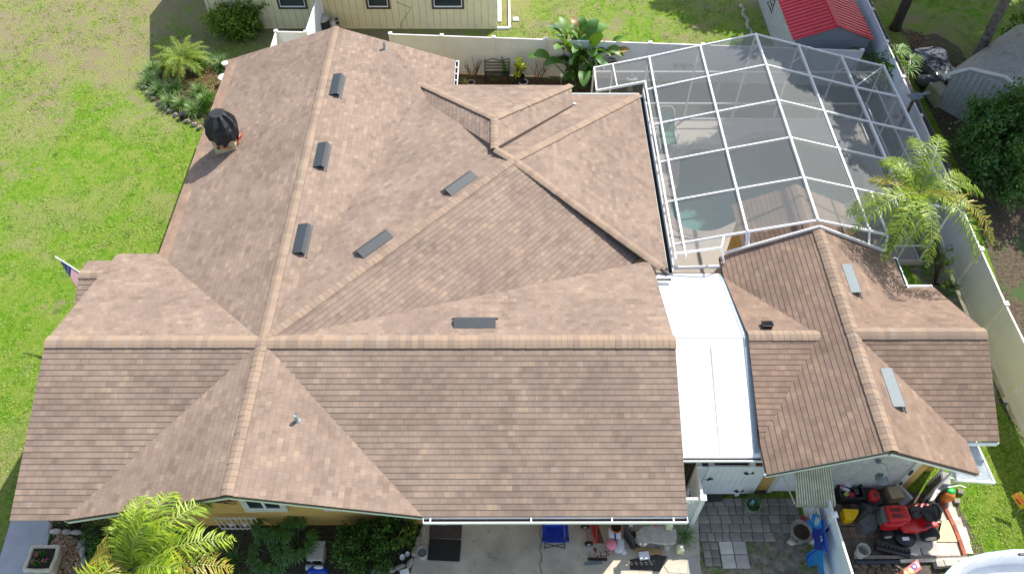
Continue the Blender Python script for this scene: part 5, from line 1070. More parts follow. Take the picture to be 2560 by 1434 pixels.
# brick edging and rocks in the side bed
bk = [(2465, 695), (2440, 700), (2420, 708), (2410, 722), (2409, 740), (2420, 758), (2430, 775), (2440, 795), (2468, 850), (2476, 868), (2484, 886), (2491, 902), (2499, 918), (2508, 932), (2515, 950), (2525, 968), (2535, 985), (2545, 1000), (2556, 1018), (2566, 1035)]
bm = MB(); bm.box((0, 0, .06), (.2, .10, .12)); bmd = None
proto = None
P_ = [A(x, y, 0) for x, y in bk]; tot = 0; seq = []
for a, b in zip(P_, P_[1:]):
    L = (b-a).length; n = max(1, round(L/.2))
    for i in range(n): seq.append((a.lerp(b, (i+.5)/n), math.atan2(b.y-a.y, b.x-a.x)))
for p, rz in seq:
    if proto is None:
        proto = _mesh('brick', bm, M_BRICK, V((0, 0, 0)), False, 0); proto.location = (p.x, p.y, 0); proto.rotation_euler = (0, 0, rz); tag(proto, 'red brick standing in the curved edging of the side bed', 'brick', 'bricks edging the side bed')
    else: c_ = proto.copy(); scn.collection.objects.link(c_); c_.location = (p.x, p.y, random.uniform(-.02, .01)); c_.rotation_euler = (0, 0, rz+random.uniform(-.15, .15))
for px, s, m_, lab in (((2463, 770), (.28, .22, .14), M_STONE2, 'tan boulder uppermost in the side bed'), ((2492, 832), (.32, .2, .13), M_STONE, 'pale flat boulder in the middle of the side bed'), ((2502, 858), (.26, .2, .14), M_STONE2, 'tan round boulder below the pale flat one')):
    p = A(*px, .1); mb = MB(); mb.blob((p.x, p.y, .1), s, 8, .18, .3); solo('boulder', mb, m_, lab, 'boulder')
for px, s, lab in (((2438, 740), .12, 'thin black hose pot at top of side bed'), ): p = A(*px, .1); mb = MB(); mb.lathe([(s, 0), (s, .15), (s*.8, .15)], (p.x, p.y, 0), 12); solo('black_pot', mb, M_BLACK, lab, 'pot')
for k, (px, lab) in enumerate((((2515, 905), 'leafy green weed lowest in the side bed beside the bricks'), ((2545, 930), 'leafy green weed in the side bed against the right edge'), ((2485, 810), 'leafy green weed between the boulders'), ((2480, 735), 'leafy green weed at the foot of the side fence'))):
    c = A(*px, 0); bush('bed_weed', lab, c, [(c.x, c.y, .12, .35, .45, .18)], 380, .06, L_MID, 'weed', 'leafy weeds in the side bed', 2)
mb = MB(); prev = None; mb.tube([A(x, y, .05) for x, y in ((2436, 735), (2452, 752), (2468, 775), (2470, 795), (2480, 815), (2478, 830))], .05, 6); solo('irrigation_pipe', mb, M_BLACK, 'black corrugated pipe snaking between the side bed boulders', 'pipe')

# ================================================================== POOL FURNITURE
q = A(1668, 335, .35); t = thing('lounge_chair', 'green fabric lounge chair with white frame inside the pool cage', 'lounge chair', (q.x, q.y, 0)); x, y = q.x, q.y
mb = MB(); mb.hexa([(x-.3, y-.6, .33), (x+.3, y-.6, .33), (x+.3, y+.15, .3), (x-.3, y+.15, .3), (x-.3, y-.6, .36), (x+.3, y-.6, .36), (x+.3, y+.15, .34), (x-.3, y+.15, .34)]); part('seat', mb, M_GREEN, t)
mb = MB(); mb.hexa([(x-.3, y+.15, .3), (x+.3, y+.15, .3), (x+.28, y+.75, .8), (x-.28, y+.75, .8), (x-.3, y+.13, .34), (x+.3, y+.13, .34), (x+.28, y+.72, .84), (x-.28, y+.72, .84)]); part('backrest', mb, M_GREEN, t)
mb = MB(); mb.tube([(x-.33, y-.75, .3), (x-.33, y+.15, .3), (x-.31, y+.8, .85), (x-.2, y+.92, .95), (x+.2, y+.92, .95), (x+.31, y+.8, .85), (x+.33, y+.15, .3), (x+.33, y-.75, .3)], .02, 6); part('frame', mb, M_WHITE, t)
for sx in (-1, 1):
    for sy in (-.7, .2): mb = MB(); mb.tube([(x+sx*.33, y+sy, .3), (x+sx*.33, y+sy+.05, .05)], .02, 6); part('leg', mb, M_WHITE, t)
    mb = MB(); mb.tube([(x+sx*.36, y-.3, .32), (x+sx*.38, y-.25, .55), (x+sx*.38, y+.2, .58), (x+sx*.35, y+.3, .45)], .02, 6); part('armrest', mb, M_WHITE, t)
q = A(1580, 190, .75); t = thing('patio_table', 'small white pedestal table in the narrow cage corner', 'table', (q.x, q.y, 0)); mb = MB(); mb.lathe([(.3, .7), (.3, .73), (0, .74)], (q.x, q.y, 0), 6); part('tabletop', mb, M_CAST, t); mb = MB(); mb.lathe([(.16, .05), (.06, .2), (.05, .5), (.12, .7)], (q.x, q.y, 0), 12); part('pedestal', mb, M_CAST, t, smooth=True)
mb = MB(); mb.lathe([(.08, 0), (.05, .04), (.06, .12), (.03, .16), (.045, .2), (0, .25)], (q.x, q.y, .74), 12); solo('garden_ornament', mb, M_WHITE, 'small white ornament standing on the pedestal table', 'ornament', smooth=True)
for px, lab in (((1648, 205), 'pale statue just inside the cage left edge'), ((1795, 220), 'pale statue beside the planting in the cage')): q = A(*px, .3); mb = MB(); mb.lathe([(.13, 0), (.08, .1), (.1, .35), (.05, .45), (.07, .52), (0, .6)], (q.x, q.y, .05), 12); solo('cage_statue', mb, M_CAST, lab, 'statue', 'statues in the pool cage', smooth=True)
c = A(1700, 160, .6); palm('young_palm', 'small palm between the pool cage and the back fence', (c.x, c.y), .7, [(a, .8, .9, 1.8, 0) for a in range(0, 360, 40)], .22, cat='palm', w=.018)
for nm_, x0_, x1_, y0_, y1_ in (('rear_strip', 3.3, 15.1, 24.6, 27.0), ('side_strip', 14.1, 14.9, 17.2, 24.6)):
    mb = MB(); mb.prism([(x0_, y0_), (x1_, y0_), (x1_, y1_), (x0_, y1_)], None, .007); setting(nm_, mb, M_DIRT)
c = A(2205, 560, .8); c = V((12.2, 16.6, 0)); t = bush('bougainvillea', 'magenta flowering plant outside the cage corner', (12.3, 16.2), [(12.3, 16.2, .7, .3, .3, .5)], 260, .06, LEAF('magenta_bract', [(.45, .02, .25), (.05, .12, .02), (.03, .08, .02)], .2), 'plant', stems=2)
q = V((11.75, 15.3, 0)); mb = MB(); mb.box((q.x+.35, q.y+.1, .35), (.6, .6, .7)); t = thing('air_conditioner', 'dark air conditioning unit on a pale pad behind the garage', 'air conditioner', (q.x+.35, q.y, 0)); part('casing', mb, M('ac_dark', (.02, .025, .035), .5), t, bevel=.02); mb = MB(); mb.box((q.x+.35, q.y+.0, .04), (.85, 1.0, .08)); part('pad', mb, M_SLAB, t); mb = MB(); mb.lathe([(.24, .705), (.24, .72), (.2, .72), (.03, .73)], (q.x+.35, q.y+.1, 0), 20); part('fan_grille', mb, M_BLACK, t)

# ================================================================== FRONT OF THE HOUSE
# iron railing
p0, p1 = AY(560, 1310, 7.2), AY(655, 1290, 7.2); ra = A(548, 1310, .0); t = thing('iron_railing', 'white scrolled iron railing at the front gable window', 'railing', (-4.9, 7.3, 0)); xa, xb = A(560, 1310, 0).x, A(656, 1325, 0).x; yr = A(600, 1328, 0).y+.05
mb = MB(); mb.bx(xa, xb, yr-.015, yr+.015, .78, .81); mb.bx(xa, xb, yr-.015, yr+.015, .08, .11); part('rail', mb, M_TRIM, t)
for i in range(9): x = xa+(xb-xa)*i/8; mb = MB(); mb.bx(x-.01, x+.01, yr-.01, yr+.01, 0, .86); part('baluster', mb, M_TRIM, t)
for x in (xa+.35, xb-.35):
    mb = MB()
    for k in range(5): a = k*1.256; mb.tube([(x+.09*math.cos(a+s)*.8+.05*math.cos(a), yr-.02, .42+.1*math.sin(a+s)*.8+.05*math.sin(a)) for s in np.linspace(0, 4, 7)], .009, 4)
    part('scroll', mb, M_TRIM, t)
t = thing('porch_railing', 'black iron railing with dark red brickwork at the left porch', 'railing', (*A(190, 1320, 0)[:2], 0)); q = ORG[t]; mb = MB(); mb.bx(q.x-.5, q.x+.6, q.y, q.y+.02, .7, .73)
for i in range(9): mb.bx(q.x-.5+i*.135, q.x-.48+i*.135, q.y, q.y+.02, 0, .72)
part('balusters', mb, M_BLACK, t); mb = MB(); mb.bx(q.x-.2, q.x+.8, q.y+.15, q.y+.3, 0, .5); part('brick_base', mb, M_BRICK, t)
# stone edging pieces
def stones(lst, lab, grp, sz=(.2, .09, .09), mat=M_STONE):
    for i, (px, ang_) in enumerate(lst):
        p = A(*px, .06); mb = MB(); mb.blob((p.x, p.y, .07), (sz[0]*random.uniform(.85, 1.1), sz[1]*random.uniform(.9, 1.1), sz[2]), 10, .1, math.radians(ang_)); solo('edging_stone', mb, mat, lab, 'stone', grp, smooth=True)
stones([((125, 1318), 92), ((140, 1328), 3), ((168, 1329), 0), ((192, 1330), 0), ((203, 1358), 70), ((207, 1377), 95), ((211, 1402), 100), ((228, 1420), 130)], 'long rounded white stone edging the chip bed beside the path', 'white stones edging the chip bed', (.16, .075, .08), M('white_stone', (.45, .44, .40), .9, var=.1, bp=.3))
stones([((1045, 1350), 75), ((1053, 1347), 80), ((1038, 1375), 70), ((1024, 1408), 65), ((1001, 1417), 15), ((975, 1424), 0), ((948, 1425), 0), ((922, 1428), 5), ((1056, 1328), 85)], 'rounded grey stone edging the shrub bed beside the driveway', 'grey stones edging the driveway bed', (.17, .08, .09))
# cream planter with pink flowers
q = A(112, 1400, .35); q = V((q.x, q.y, 0)); t = thing('square_planter', 'wavy cream square planter of pink flowers by the path', 'planter', q); mb = MB(); rz = -.12
for s in range(1): 
    mb.hexa([q+V(c_) for c_ in ((-.22, -.22, 0), (.22, -.22, 0), (.22, .22, 0), (-.22, .22, 0), (-.33, -.30, .5), (.33, -.30, .5), (.33, .30, .5), (-.33, .30, .5))])
for a_, b_ in (((-.33, -.30), (.33, -.30)), ((.33, -.30), (.33, .30)), ((.33, .30), (-.33, .30)), ((-.33, .30), (-.33, -.30))):
    mb.tube([q+V((a_[0]+(b_[0]-a_[0])*u, a_[1]+(b_[1]-a_[1])*u, .5+.02*math.sin(u*9))) for u in np.linspace(0, 1, 8)], .05, 8)
part('tub', mb, M('cream_concrete', (.62, .56, .44), .85, bp=.3), t, smooth='auto'); mb = MB(); mb.box(q+V((0, 0, .5)), (.56, .5, .02)); part('soil', mb, M_SOIL, t); leafcloud('foliage', [(q.x, q.y, .56, .24, .2, .08)], 500, .035, L_DARK, t); leafcloud('flower', [(q.x-.12, q.y+.05, .64, .06, .05, .03), (q.x-.14, q.y-.1, .64, .05, .05, .03), (q.x+.16, q.y-.1, .64, .05, .05, .03)], 70, .03, LEAF('pink_petal', [(.6, .05, .25), (.7, .15, .35)], .3), t)
# concrete bench with round legs among the plants
q = A(790, 1375, .42); t = thing('stone_bench', 'square grey stone bench between the front shrubs', 'bench', (q.x, q.y, 0)); mb = MB(); mb.box((q.x, q.y, .4), (.42, .5, .07)); part('seat', mb, M_CAST, t, bevel=.015)
for s in (-1, 1): mb = MB(); mb.box((q.x+s*.14, q.y, .18), (.07, .4, .36)); part('leg', mb, M_CAST, t)
q = A(790, 1395, 0); mb = MB(); mb.tube([(q.x-.2, q.y-.25, .09), (q.x+.25, q.y-.27, .09)], .08, 12); solo('pipe_section', mb, M_GSHED, 'pale grey pipe section lying below the stone bench', 'pipe')
q = A(795, 1430, .1); t = thing('blue_bag', 'blue bag with white print at the bottom edge of the bed', 'bag', (q.x, q.y, 0)); mb = MB(); mb.blob((q.x, q.y, .14), (.28, .18, .14), 12, .06); part('sack', mb, M('blue_sack', (.01, .07, .5), .4), t, smooth=True); mb = MB(); mb.blob((q.x+.02, q.y+.08, .24), (.13, .06, .04), 10, .05); part('print', mb, M_WHITE, t)
for px, r, lab in (((1006, 1392), .07, 'small white bowl in the driveway bed'), ((1019, 1384), .06, 'small white shell in the driveway bed')): q = A(*px, .1); mb = MB(); mb.lathe([(r*.4, 0), (r, .07), (r*.85, .07), (r*.3, .02)], (q.x, q.y, .05), 14, 1, 1.2); solo('small_dish', mb, M_WHITE, lab, 'dish', smooth='auto')
q = A(1012, 1432, .05); mb = MB(); mb.box((q.x, q.y, .1), (.25, .2, .14), .3, tap=.8); solo('white_tub', mb, M_WHITE, 'upturned white tub at the driveway bed corner', 'tub', bevel=.02)
# driveway items
q = A(1110, 1345, .1); 
def mat_(name, label, px, mat, z, h=.02, nm='doormat'):
    P = [A(x, y, z) for x, y in px]; mb = MB(); mb.prism([p[:2] for p in P], z, z+h); return solo(nm, mb, mat, label, 'mat', bevel=.005)
mat_('m', 'black ribbed rubber mat on the driveway', ((1074, 1345), (1153, 1349), (1149, 1403), (1069, 1399)), M('rubber', (.012, .014, .018), .6, var=.2, sc=30, bp=.6), .052, .03)
mat_('m', 'brown doormat half under the eave beside the black mat', ((1076, 1290), (1157, 1290), (1153, 1345), (1073, 1343)), M('brown_mat', (.085, .07, .06), .95, var=.2, sc=20, bp=.5), .052, .015)
mat_('m', 'faded grey rubber mat in the sun beside the bench', ((1668, 1395), (1700, 1388), (1718, 1400), (1716, 1432), (1672, 1430), (1660, 1415)), M_CONC, .052, .012)
mat_('m', 'black rubber mat in lattice shadow below the plank', ((1575, 1398), (1640, 1385), (1668, 1390), (1650, 1428), (1575, 1422)), M_BLACK, .052, .012)
def bucket(label, px, r, h, mat, z0=.05):
    c = A(*px, z0+h); c = V((c.x, c.y, z0)); t = thing('bucket', label, 'bucket', c); mb = MB(); mb.lathe([(r*.82, 0), (r, h), (r*1.05, h), (r*1.05, h-.03), (r*.93, h-.005), (r*.78, .03), (0, .03)], c, 24); part('body', mb, mat, t, smooth='auto'); mb = MB(); mb.tube([c+V((r*1.04*math.cos(a), r*1.04*math.sin(a), h-.04-.1*math.sin(a))) for a in np.linspace(0, math.pi, 12)], .005, 4); part('handle', mb, M_GREYALU, t); return c, t
c, t = bucket('grey plastic bucket standing beside the black driveway mat', (1055, 1378), .14, .3, M_BUCK)
c, t = bucket('white plastic bucket beside the black rack and side fence', (2160, 1372), .16, .38, M_BUCK)
# blue folding chair
q = A(1387, 1325, .4); t = thing('folding_chair', 'blue canvas folding camp chair on the driveway', 'chair', (q.x, q.y, .05)); x, y = q.x, q.y+.12
mb = MB(); mb.hexa([(x-.24, y-.45, .42), (x+.24, y-.45, .42), (x+.24, y, .36), (x-.24, y, .36), (x-.24, y-.45, .44), (x+.24, y-.45, .44), (x+.24, y, .38), (x-.24, y, .38)]); part('seat', mb, M_BLUE, t)
mb = MB(); mb.hexa([(x-.24, y, .36), (x+.24, y, .36), (x+.26, y+.14, .9), (x-.26, y+.14, .9), (x-.24, y-.02, .38), (x+.24, y-.02, .38), (x+.26, y+.12, .92), (x-.26, y+.12, .92)]); part('backrest', mb, M_BLUE, t)
for s in (-1, 1): mb = MB(); mb.hexa([(x+s*.3-.05, y-.5, .60), (x+s*.3+.05, y-.5, .60), (x+s*.28+.05, y+.05, .62), (x+s*.28-.05, y+.05, .62), (x+s*.3-.05, y-.5, .62), (x+s*.3+.05, y-.5, .62), (x+s*.28+.05, y+.05, .64), (x+s*.28-.05, y+.05, .64)]); ar_ = part('armrest', mb, M_BLUE, t); mb = MB(); mb.lathe([(.035, .0), (.035, .02), (.02, .02)], (x+s*.3, y-.42, .622), 12); part('cup_holder', mb, M_BLACK, ar_)
for a_, b_ in (((-.26, -.46, .4), (.26, -.46, .06)), ((.26, -.46, .4), (-.26, -.46, .06)), ((-.26, -.46, .06), (-.3, .1, .6)), ((.26, -.46, .06), (.3, .1, .6)), ((-.26, .12, .06), (.26, .12, .5))): mb = MB(); mb.tube([(x+a_[0], y+a_[1], a_[2]), (x+b_[0], y+b_[1], b_[2])], .011, 6); part('leg', mb, M_BLACK, t)
# hand truck
q = A(1478, 1335, .15); t = thing('hand_truck', 'red hand truck lying on the driveway', 'hand truck', (q.x, q.y, .05)); w1, w2 = A(1463, 1315, .15), A(1472, 1358, .15)
for p in (w1, w2): mb = MB(); mb.tube([p+V((0, -.03, 0)), p+V((0, .03, 0))], .11, 20); wh = part('wheel', mb, M_BLACK, t); mb = MB(); mb.tube([p+V((0, -.035, 0)), p+V((0, .035, 0))], .05, 12); part('rim', mb, M_BUCK, wh)
mb = MB(); mb.tube([w1, w2], .012, 6); a1, a2 = w1+V((.12, .05, .08)), w2+V((.18, .0, .08)); e1, e2 = A(1477, 1292, .5), A(1493, 1292, .5)
for s_, e_ in ((a1, e1), (a2, e2), (w1, a1), (w2, a2), (a1, a2)): mb.tube([s_, e_], .014, 6)
for u in (.25, .5, .75): mb.tube([a1.lerp(e1, u), a2.lerp(e2, u)], .011, 6)
part('frame', mb, M_REDP, t); mb = MB(); mb.hexa([a1+V((.02, 0, -.05)), a2+V((.02, 0, -.05)), a2+V((.22, 0, -.05)), a1+V((.22, 0, -.05)), a1+V((.02, 0, -.04)), a2+V((.02, 0, -.04)), a2+V((.22, 0, -.04)), a1+V((.22, 0, -.04))]); part('toe_plate', mb, M_RUST, t)
pot('terracotta pot with dark soil under the gutter', (1540, 1318), .15, .32, M_TERRA, .05)
q = A(1534, 1338, .1); t = thing('white_box', 'white box with blue tape beneath the terracotta pot', 'box', (q.x, q.y, .05)); mb = MB(); mb.box((q.x+.02, q.y+.02, .16), (.3, .28, .22)); part('carton', mb, M_WHITE, t); mb = MB(); mb.box((q.x+.02, q.y+.02, .16), (.04, .286, .226)); part('tape', mb, M_BLUE, t)
q = A(1528, 1362, .15); mb = MB(); mb.blob((q.x, q.y, .19), (.145, .145, .145), 16, 0); solo('pink_ball', mb, M_PINK, 'shiny pink ball on the driveway beside the white cloth', 'ball', smooth=True)
q = A(1550, 1360, .15); mb = MB(); mb.blob((q.x, q.y, .12), (.13, .22, .09), 14, .22, -.4); mb.blob((q.x+.06, q.y-.12, .09), (.09, .14, .05), 12, .25, .5); solo('white_rag', mb, M_CLOTH, 'crumpled white cloth draped beside the pink ball', 'cloth', smooth=True)
q = A(1572, 1345, .2); t = thing('black_case', 'open black plastic case tilted beside the stone bench', 'case', (q.x, q.y, .05)); mb = MB(); mb.hexa([A(1562, 1318, .35), A(1558, 1338, .08), A(1578, 1372, .08), A(1588, 1355, .35), A(1566, 1316, .38), A(1562, 1336, .12), A(1582, 1370, .12), A(1592, 1353, .38)]); part('lid', mb, M('case_grey', (.05, .05, .055), .5), t); mb = MB(); mb.box((q.x+.12, q.y-.02, .14), (.26, .42, .16), .35); part('tray', mb, M_BLACK, t, bevel=.03)
# curved stone bench (seat on two legs)
q = A(1645, 1340, .42); t = thing('curved_bench', 'curved grey cast stone bench speckled by lattice sunlight', 'bench', (q.x, q.y, .05)); out = [A(x, y, .45) for x, y in ((1590, 1330), (1608, 1315), (1640, 1311), (1690, 1322), (1692, 1340), (1690, 1357), (1664, 1360), (1640, 1357), (1625, 1354), (1612, 1364), (1598, 1360))]
mb = MB(); mb.prism([p[:2] for p in out], .4, .48); part('seat', mb, M_CAST, t, bevel=.015)
for px in ((1600, 1345), (1672, 1352)): p = A(*px, .4); mb = MB(); mb.lathe([(.13, 0), (.09, .08), (.08, .25), (.13, .39)], (p.x, p.y-.02, .05-.04), 10); part('leg', mb, M_CAST, t)
def jug(label, px, z, s=1, liquid=False):
    q = A(*px, z+.12); t = thing('plastic_jug', label, 'jug', (q.x, q.y, z)); mb = MB(); mb.box((q.x, q.y, z+.12*s), (.17*s, .17*s, .24*s)); mb.box((q.x, q.y, z+.27*s), (.15*s, .15*s, .06*s), tap=.35); part('body', mb, M_JUG, t, bevel=.02); mb = MB(); mb.lathe([(.03, 0), (.03, .03), (0, .03)], (q.x, q.y, z+.3*s), 10); part('cap', mb, M_WHITE, t)
jug('pale yellow jug standing on the stone bench', (1673, 1312), .48); jug('pale jug on the ground below the stone bench', (1700, 1372), .05, 1.05)
q = A(1639, 1309, .55); mb = MB(); mb.blob((q.x, q.y, .53), (.06, .05, .05), 10, .05); solo('red_cup', mb, M_REDP, 'small red ball on the stone bench edge', 'ball', smooth=True)
a, b = A(1587, 1373, .08), A(1655, 1378, .08); mb = MB(); mb.beam(a, b, .14, .04); solo('plank', mb, M_LUMB, 'short tan plank on the ground beside the curved bench', 'plank', bevel=.004)
q = A(1610, 1388, .08); mb = MB(); mb.box((q.x, q.y, .09), (.26, .2, .08), .1); solo('white_tile', mb, M_WHITE, 'white block lying below the tan plank', 'block', bevel=.006)
q = A(1577, 1309, .3); mb = MB(); mb.box((q.x, q.y, .2), (.1, .14, .3)); solo('white_carton', mb, M_WHITE, 'slim white carton under the gutter', 'carton', bevel=.006)
mb = MB(); a, b = A(1470, 1396, .07), A(1518, 1397, .07); mb.beam(a, b, .07, .03); t = solo('saw_blade', mb, M_BLACK, 'black tool lying flat on the driveway', 'tool'); mb = MB(); a, b = A(1462, 1408, .07), A(1506, 1404, .07); mb.beam(a, b, .08, .02); solo('blue_bar', mb, M_VENT2, 'blue grey metal bar beside the black tool', 'bar')
g = MB(); q = A(1500, 1378, 0); 
for k in range(26): p = A(1480+random.uniform(0, 45), 1368+random.uniform(0, 24), 0); g.box((p.x, p.y, .056), (random.uniform(.02, .09), random.uniform(.01, .03), .006), random.uniform(0, 3))
setting('leaf_debris', g, M_RUST, 'stuff')
clump('spider_plant', 'striped spider plant between the bench and the pavers', A(1712, 1340, .1), 80, .5, .014, L_STRAP)
ground_poly('driveway_strip', [(1705, 1400), (1745, 1385), (1765, 1500), (1700, 1500)], M_SLAB, .056, z0=0)
# paver patio: each paver an object copied from one mesh
pv = None
def paver(cx, cy, w_, d_, rz=0, mat=M_PAVER, lab='grey square paver in the patio between house and garage', grp='pavers of the front patio', cache={}):
    k = (round(w_, 2), round(d_, 2), mat.name)
    if k not in cache: mb = MB(); mb.box((0, 0, .03), (w_, d_, .05)); o = _mesh('paver', mb, mat, V((0, 0, 0)), False, .008); cache[k] = o
    else: o = cache[k].copy(); scn.collection.objects.link(o)
    o.location = (cx, cy, random.uniform(-.004, .006)); o.rotation_euler = (random.uniform(-.01, .01), random.uniform(-.01, .01), rz+random.uniform(-.02, .02)); tag(o, lab, 'paver', grp)
o_ = A(1742, 1250, 0); y = A(1800, 1246, 0).y-.12; rows_ = [(.23, .23, 1743, 2050), (.3, .22, 1745, 2060), (.3, .22, 1740, 2062), (.3, .2, 1742, 2050), (.3, .2, 1745, 1995)]
xl = A(1745, 1300, 0).x; x_r = [8.0, 7.95, 7.95, 7.6, 7.0]
for r in range(5):
    x = xl+.05*random.random()-.05; 
    while x < x_r[r]-.1: ww = random.choice((.3, .3, .2)); paver(x+ww/2, y, ww-.015, .225); x += ww
    y -= .24
for r in range(3):
    for c_ in range(2): paver(xl+.1+c_*.21, y-.0, .195, .195)
    y -= .21
yb = y+.63
for i in range(2):
    for j in range(2): paver(xl+.62+i*.36, yb-.05-j*.36, .34, .34, mat=M_SLAB, lab='large pale square slab below the patio pavers', grp='pale slabs below the patio')
# patio things
mb = MB(); mb.prism([p[:2] for p in (A(1757, 1236, 0), A(1804, 1236, 0), A(1804, 1254, 0), A(1757, 1256, 0))], .06, .1); solo('rubber_mat', mb, M_BLACK, 'black mat at the foot of the white gate', 'mat')
c, t = pot('mossy round pot holding the spiky plant on the patio', (1882, 1262), .2, .25, M_CAST, .05); clump('potted_grass', 'dark spiky grass in the mossy patio pot', c+V((0, 0, .22)), 120, .5, .008, L_DARK)
q = A(1880, 1256, .4); mb = MB(); mb.lathe([(.05, 0), (.07, .06), (.05, .14), (.03, .17), (.045, .22), (0, .27)], (q.x, q.y, .3), 10); solo('figurine', mb, M('figurine_blue', (.25, .48, .68), .4, var=.5, sc=12), 'small white and blue figurine leaning in the patio pot', 'figurine', smooth=True)
q = A(2003, 1330, .35); t = thing('stone_fountain', 'old round stone basin on the grass beside the blue cutout', 'basin', (q.x, q.y, 0)); mb = MB(); mb.lathe([(.2, 0), (.14, .1), (.2, .3), (.3, .42), (.31, .46), (.25, .45), (.16, .34), (0, .32)], (q.x, q.y, 0), 22, jit=.03); part('bowl', mb, M_STONE, t, smooth='auto'); mb = MB(); mb.lathe([(.25, .4), (0, .41)], (q.x, q.y, 0), 18); part('water_scum', mb, M('stagnant', (.05, .03, .015), .3), t); mb = MB(); mb.blob((q.x-.2, q.y-.16, .1), (.14, .1, .1), 8, .2); part('pedestal_stone', mb, M_STONE, t)
# painted wooden cutout of a generic ball player
ct = thing('painted_cutout', 'blue painted wooden cutout of a ball player leaning on the fence', 'cutout', (*A(2040, 1380, 0)[:2], 0)); fy = lambda px, py, x=None: AX(px, py, 7.80+ (py-1280)*.0004)
def cut(name, px, mat, dx=0, th=.018):
    P = [AX(x, y, 7.78-dx+(1434-y)*.0004) for x, y in px]; mb = MB(); mb.extr(P, (th, 0, 0)); part(name, mb, mat, ct)
cpx = lambda L: [(1980+x/7.393, 1240+y/7.393) for x, y in L]
M_NAVY = M('navy_paint', (.01, .035, .30), .5, var=.1); M_SKY = M('sky_blue_paint', (.02, .25, .68), .5, var=.1); M_ROY = M('royal_paint', (.015, .10, .52), .5, var=.1)
cut('leg', cpx([(420, 965), (570, 1000), (575, 1340), (600, 1434), (600, 1560), (520, 1560), (500, 1380), (470, 1250), (300, 1300), (290, 1434), (300, 1560), (230, 1560), (195, 1240), (210, 1150), (300, 1030)]), M_SKY)
cut('torso', cpx([(390, 560), (520, 560), (565, 800), (570, 1000), (400, 965), (410, 820), (370, 730), (370, 600)]), M_NAVY, .02)
cut('head', cpx([(370, 340), (420, 310), (470, 340), (500, 380), (525, 460), (540, 560), (500, 600), (440, 590), (390, 560), (360, 470), (350, 400)]), M_SKY, .03)
cut('arm', cpx([(265, 480), (300, 420), (340, 470), (385, 560), (380, 640), (340, 560)]), M_SKY, .025)
cut('arm', cpx([(540, 440), (590, 430), (600, 640), (650, 880), (660, 1050), (600, 1000), (570, 800)]), M_ROY, -.02)
cut('ball', cpx([(140, 390), (170, 350), (230, 355), (275, 400), (280, 440), (240, 465), (190, 450)]), M('ball_maroon', (.33, .04, .07), .5), .03)
cut('stripe', cpx([(215, 1210), (300, 1080), (450, 970), (475, 975), (330, 1100), (240, 1220)]), M_ROY, .012)
cut('shoe', cpx([(150, 1370), (190, 1310), (225, 1350), (225, 1410), (160, 1400)]), M_ROY, .02)
cut('face_guard', cpx([(430, 400), (470, 370), (510, 420), (480, 520), (430, 540), (410, 500)]), M('guard_white', (.5, .6, .75), .5, var=.4, sc=20), .045)
cut('placard', cpx([(312, 285), (478, 205), (525, 440), (350, 470)]), M('placard_white', (.72, .70, .72), .5), -.01)
def text(s, loc, size, mat, parent, rot, name='lettering', ext=.002):
    cu = bpy.data.curves.new(name, 'FONT'); cu.body = s; cu.size = size; cu.extrude = ext; cu.align_x = 'CENTER'; cu.align_y = 'CENTER'; cu.materials.append(mat); o = bpy.data.objects.new(name, cu); scn.collection.objects.link(o); o.parent = parent; o.location = V(loc)-ORG[parent]; o.rotation_euler = rot; dg = bpy.context.evaluated_depsgraph_get(); me = bpy.data.meshes.new_from_object(o.evaluated_get(dg)); k_ = bpy.data.objects.new(name, me); scn.collection.objects.link(k_); k_.parent = parent; k_.location = o.location; k_.rotation_euler = rot; ORG[k_] = ORG[parent]; bpy.data.objects.remove(o)
M_LET = M('letter_black', (.03, .03, .05), .5); wr = (math.pi/2, 0, -math.pi/2)
for s, px in (('LIO', (440, 262)), ('FA', (395, 290)), ('G', (350, 320))):
    p = AX(1980+px[0]/7.393, 1240+px[1]/7.393, 7.76); text(s, p, .085, M_LET, ct, wr)
p = AX(1980+540/7.393, 1240+775/7.393, 7.73); text('15', p, .16, M_WHITE, ct, wr)
fh = MB()
p = AX(2106, 1342, 8.03); fh.bx(7.97, 8.0, 7.3, 7.34, 1.2, 1.4); 
solo('fence_hinge', fh, M_BLACK, 'black strap hinge on the patio side of the dividing fence', 'hinge')

# ================================================================== GARAGE FRONT CLUTTER
def slabs():
    for px, w_, d_ in (((2360, 1260), .4, .38), ((2372, 1285), .4, .38), ((2385, 1310), .42, .38), ((2398, 1335), .42, .38), ((2405, 1365), .42, .4), ((2320, 1370), .42, .4), ((2300, 1352), .42, .4), ((2350, 1372), .4, .38), ((2378, 1372), .4, .38), ((2332, 1345), .4, .38), ((2345, 1268), .4, .36), ((2352, 1292), .4, .36), ((2280, 1376), .4, .4)):
        p = A(*px, 0); paver(p.x, p.y, w_, d_, -.05, M_SLAB, 'pale square slab in the apron around the mower', 'pale slabs around the mower')
slabs()
for i in range(12):
    for j in range(4):
        if random.random() < .85: paver(8.35+i*.21, 8.75-.02-j*.11*3+random.uniform(-.01, .01), .2, .3, 0, M('apron_paver', (.15, .10, .075), .9, var=.25, sc=8) if 'apron_paver' not in bpy.data.materials else bpy.data.materials['apron_paver'], 'brown brick paver in front of the garage door', 'brown pavers at the garage door')
mb = MB(); mb.prism([p[:2] for p in (A(2352, 1302, 0), A(2378, 1302, 0), A(2390, 1356, 0), A(2340, 1356, 0))], .066, .09); solo('plywood_sheet', mb, M_PLY, 'tan plywood board on the slabs beside the mower', 'board')
P_ = [A(x, y, 0) for x, y in ((2345, 1250), (2362, 1278), (2380, 1315), (2395, 1352), (2408, 1390))]; n0 = 0
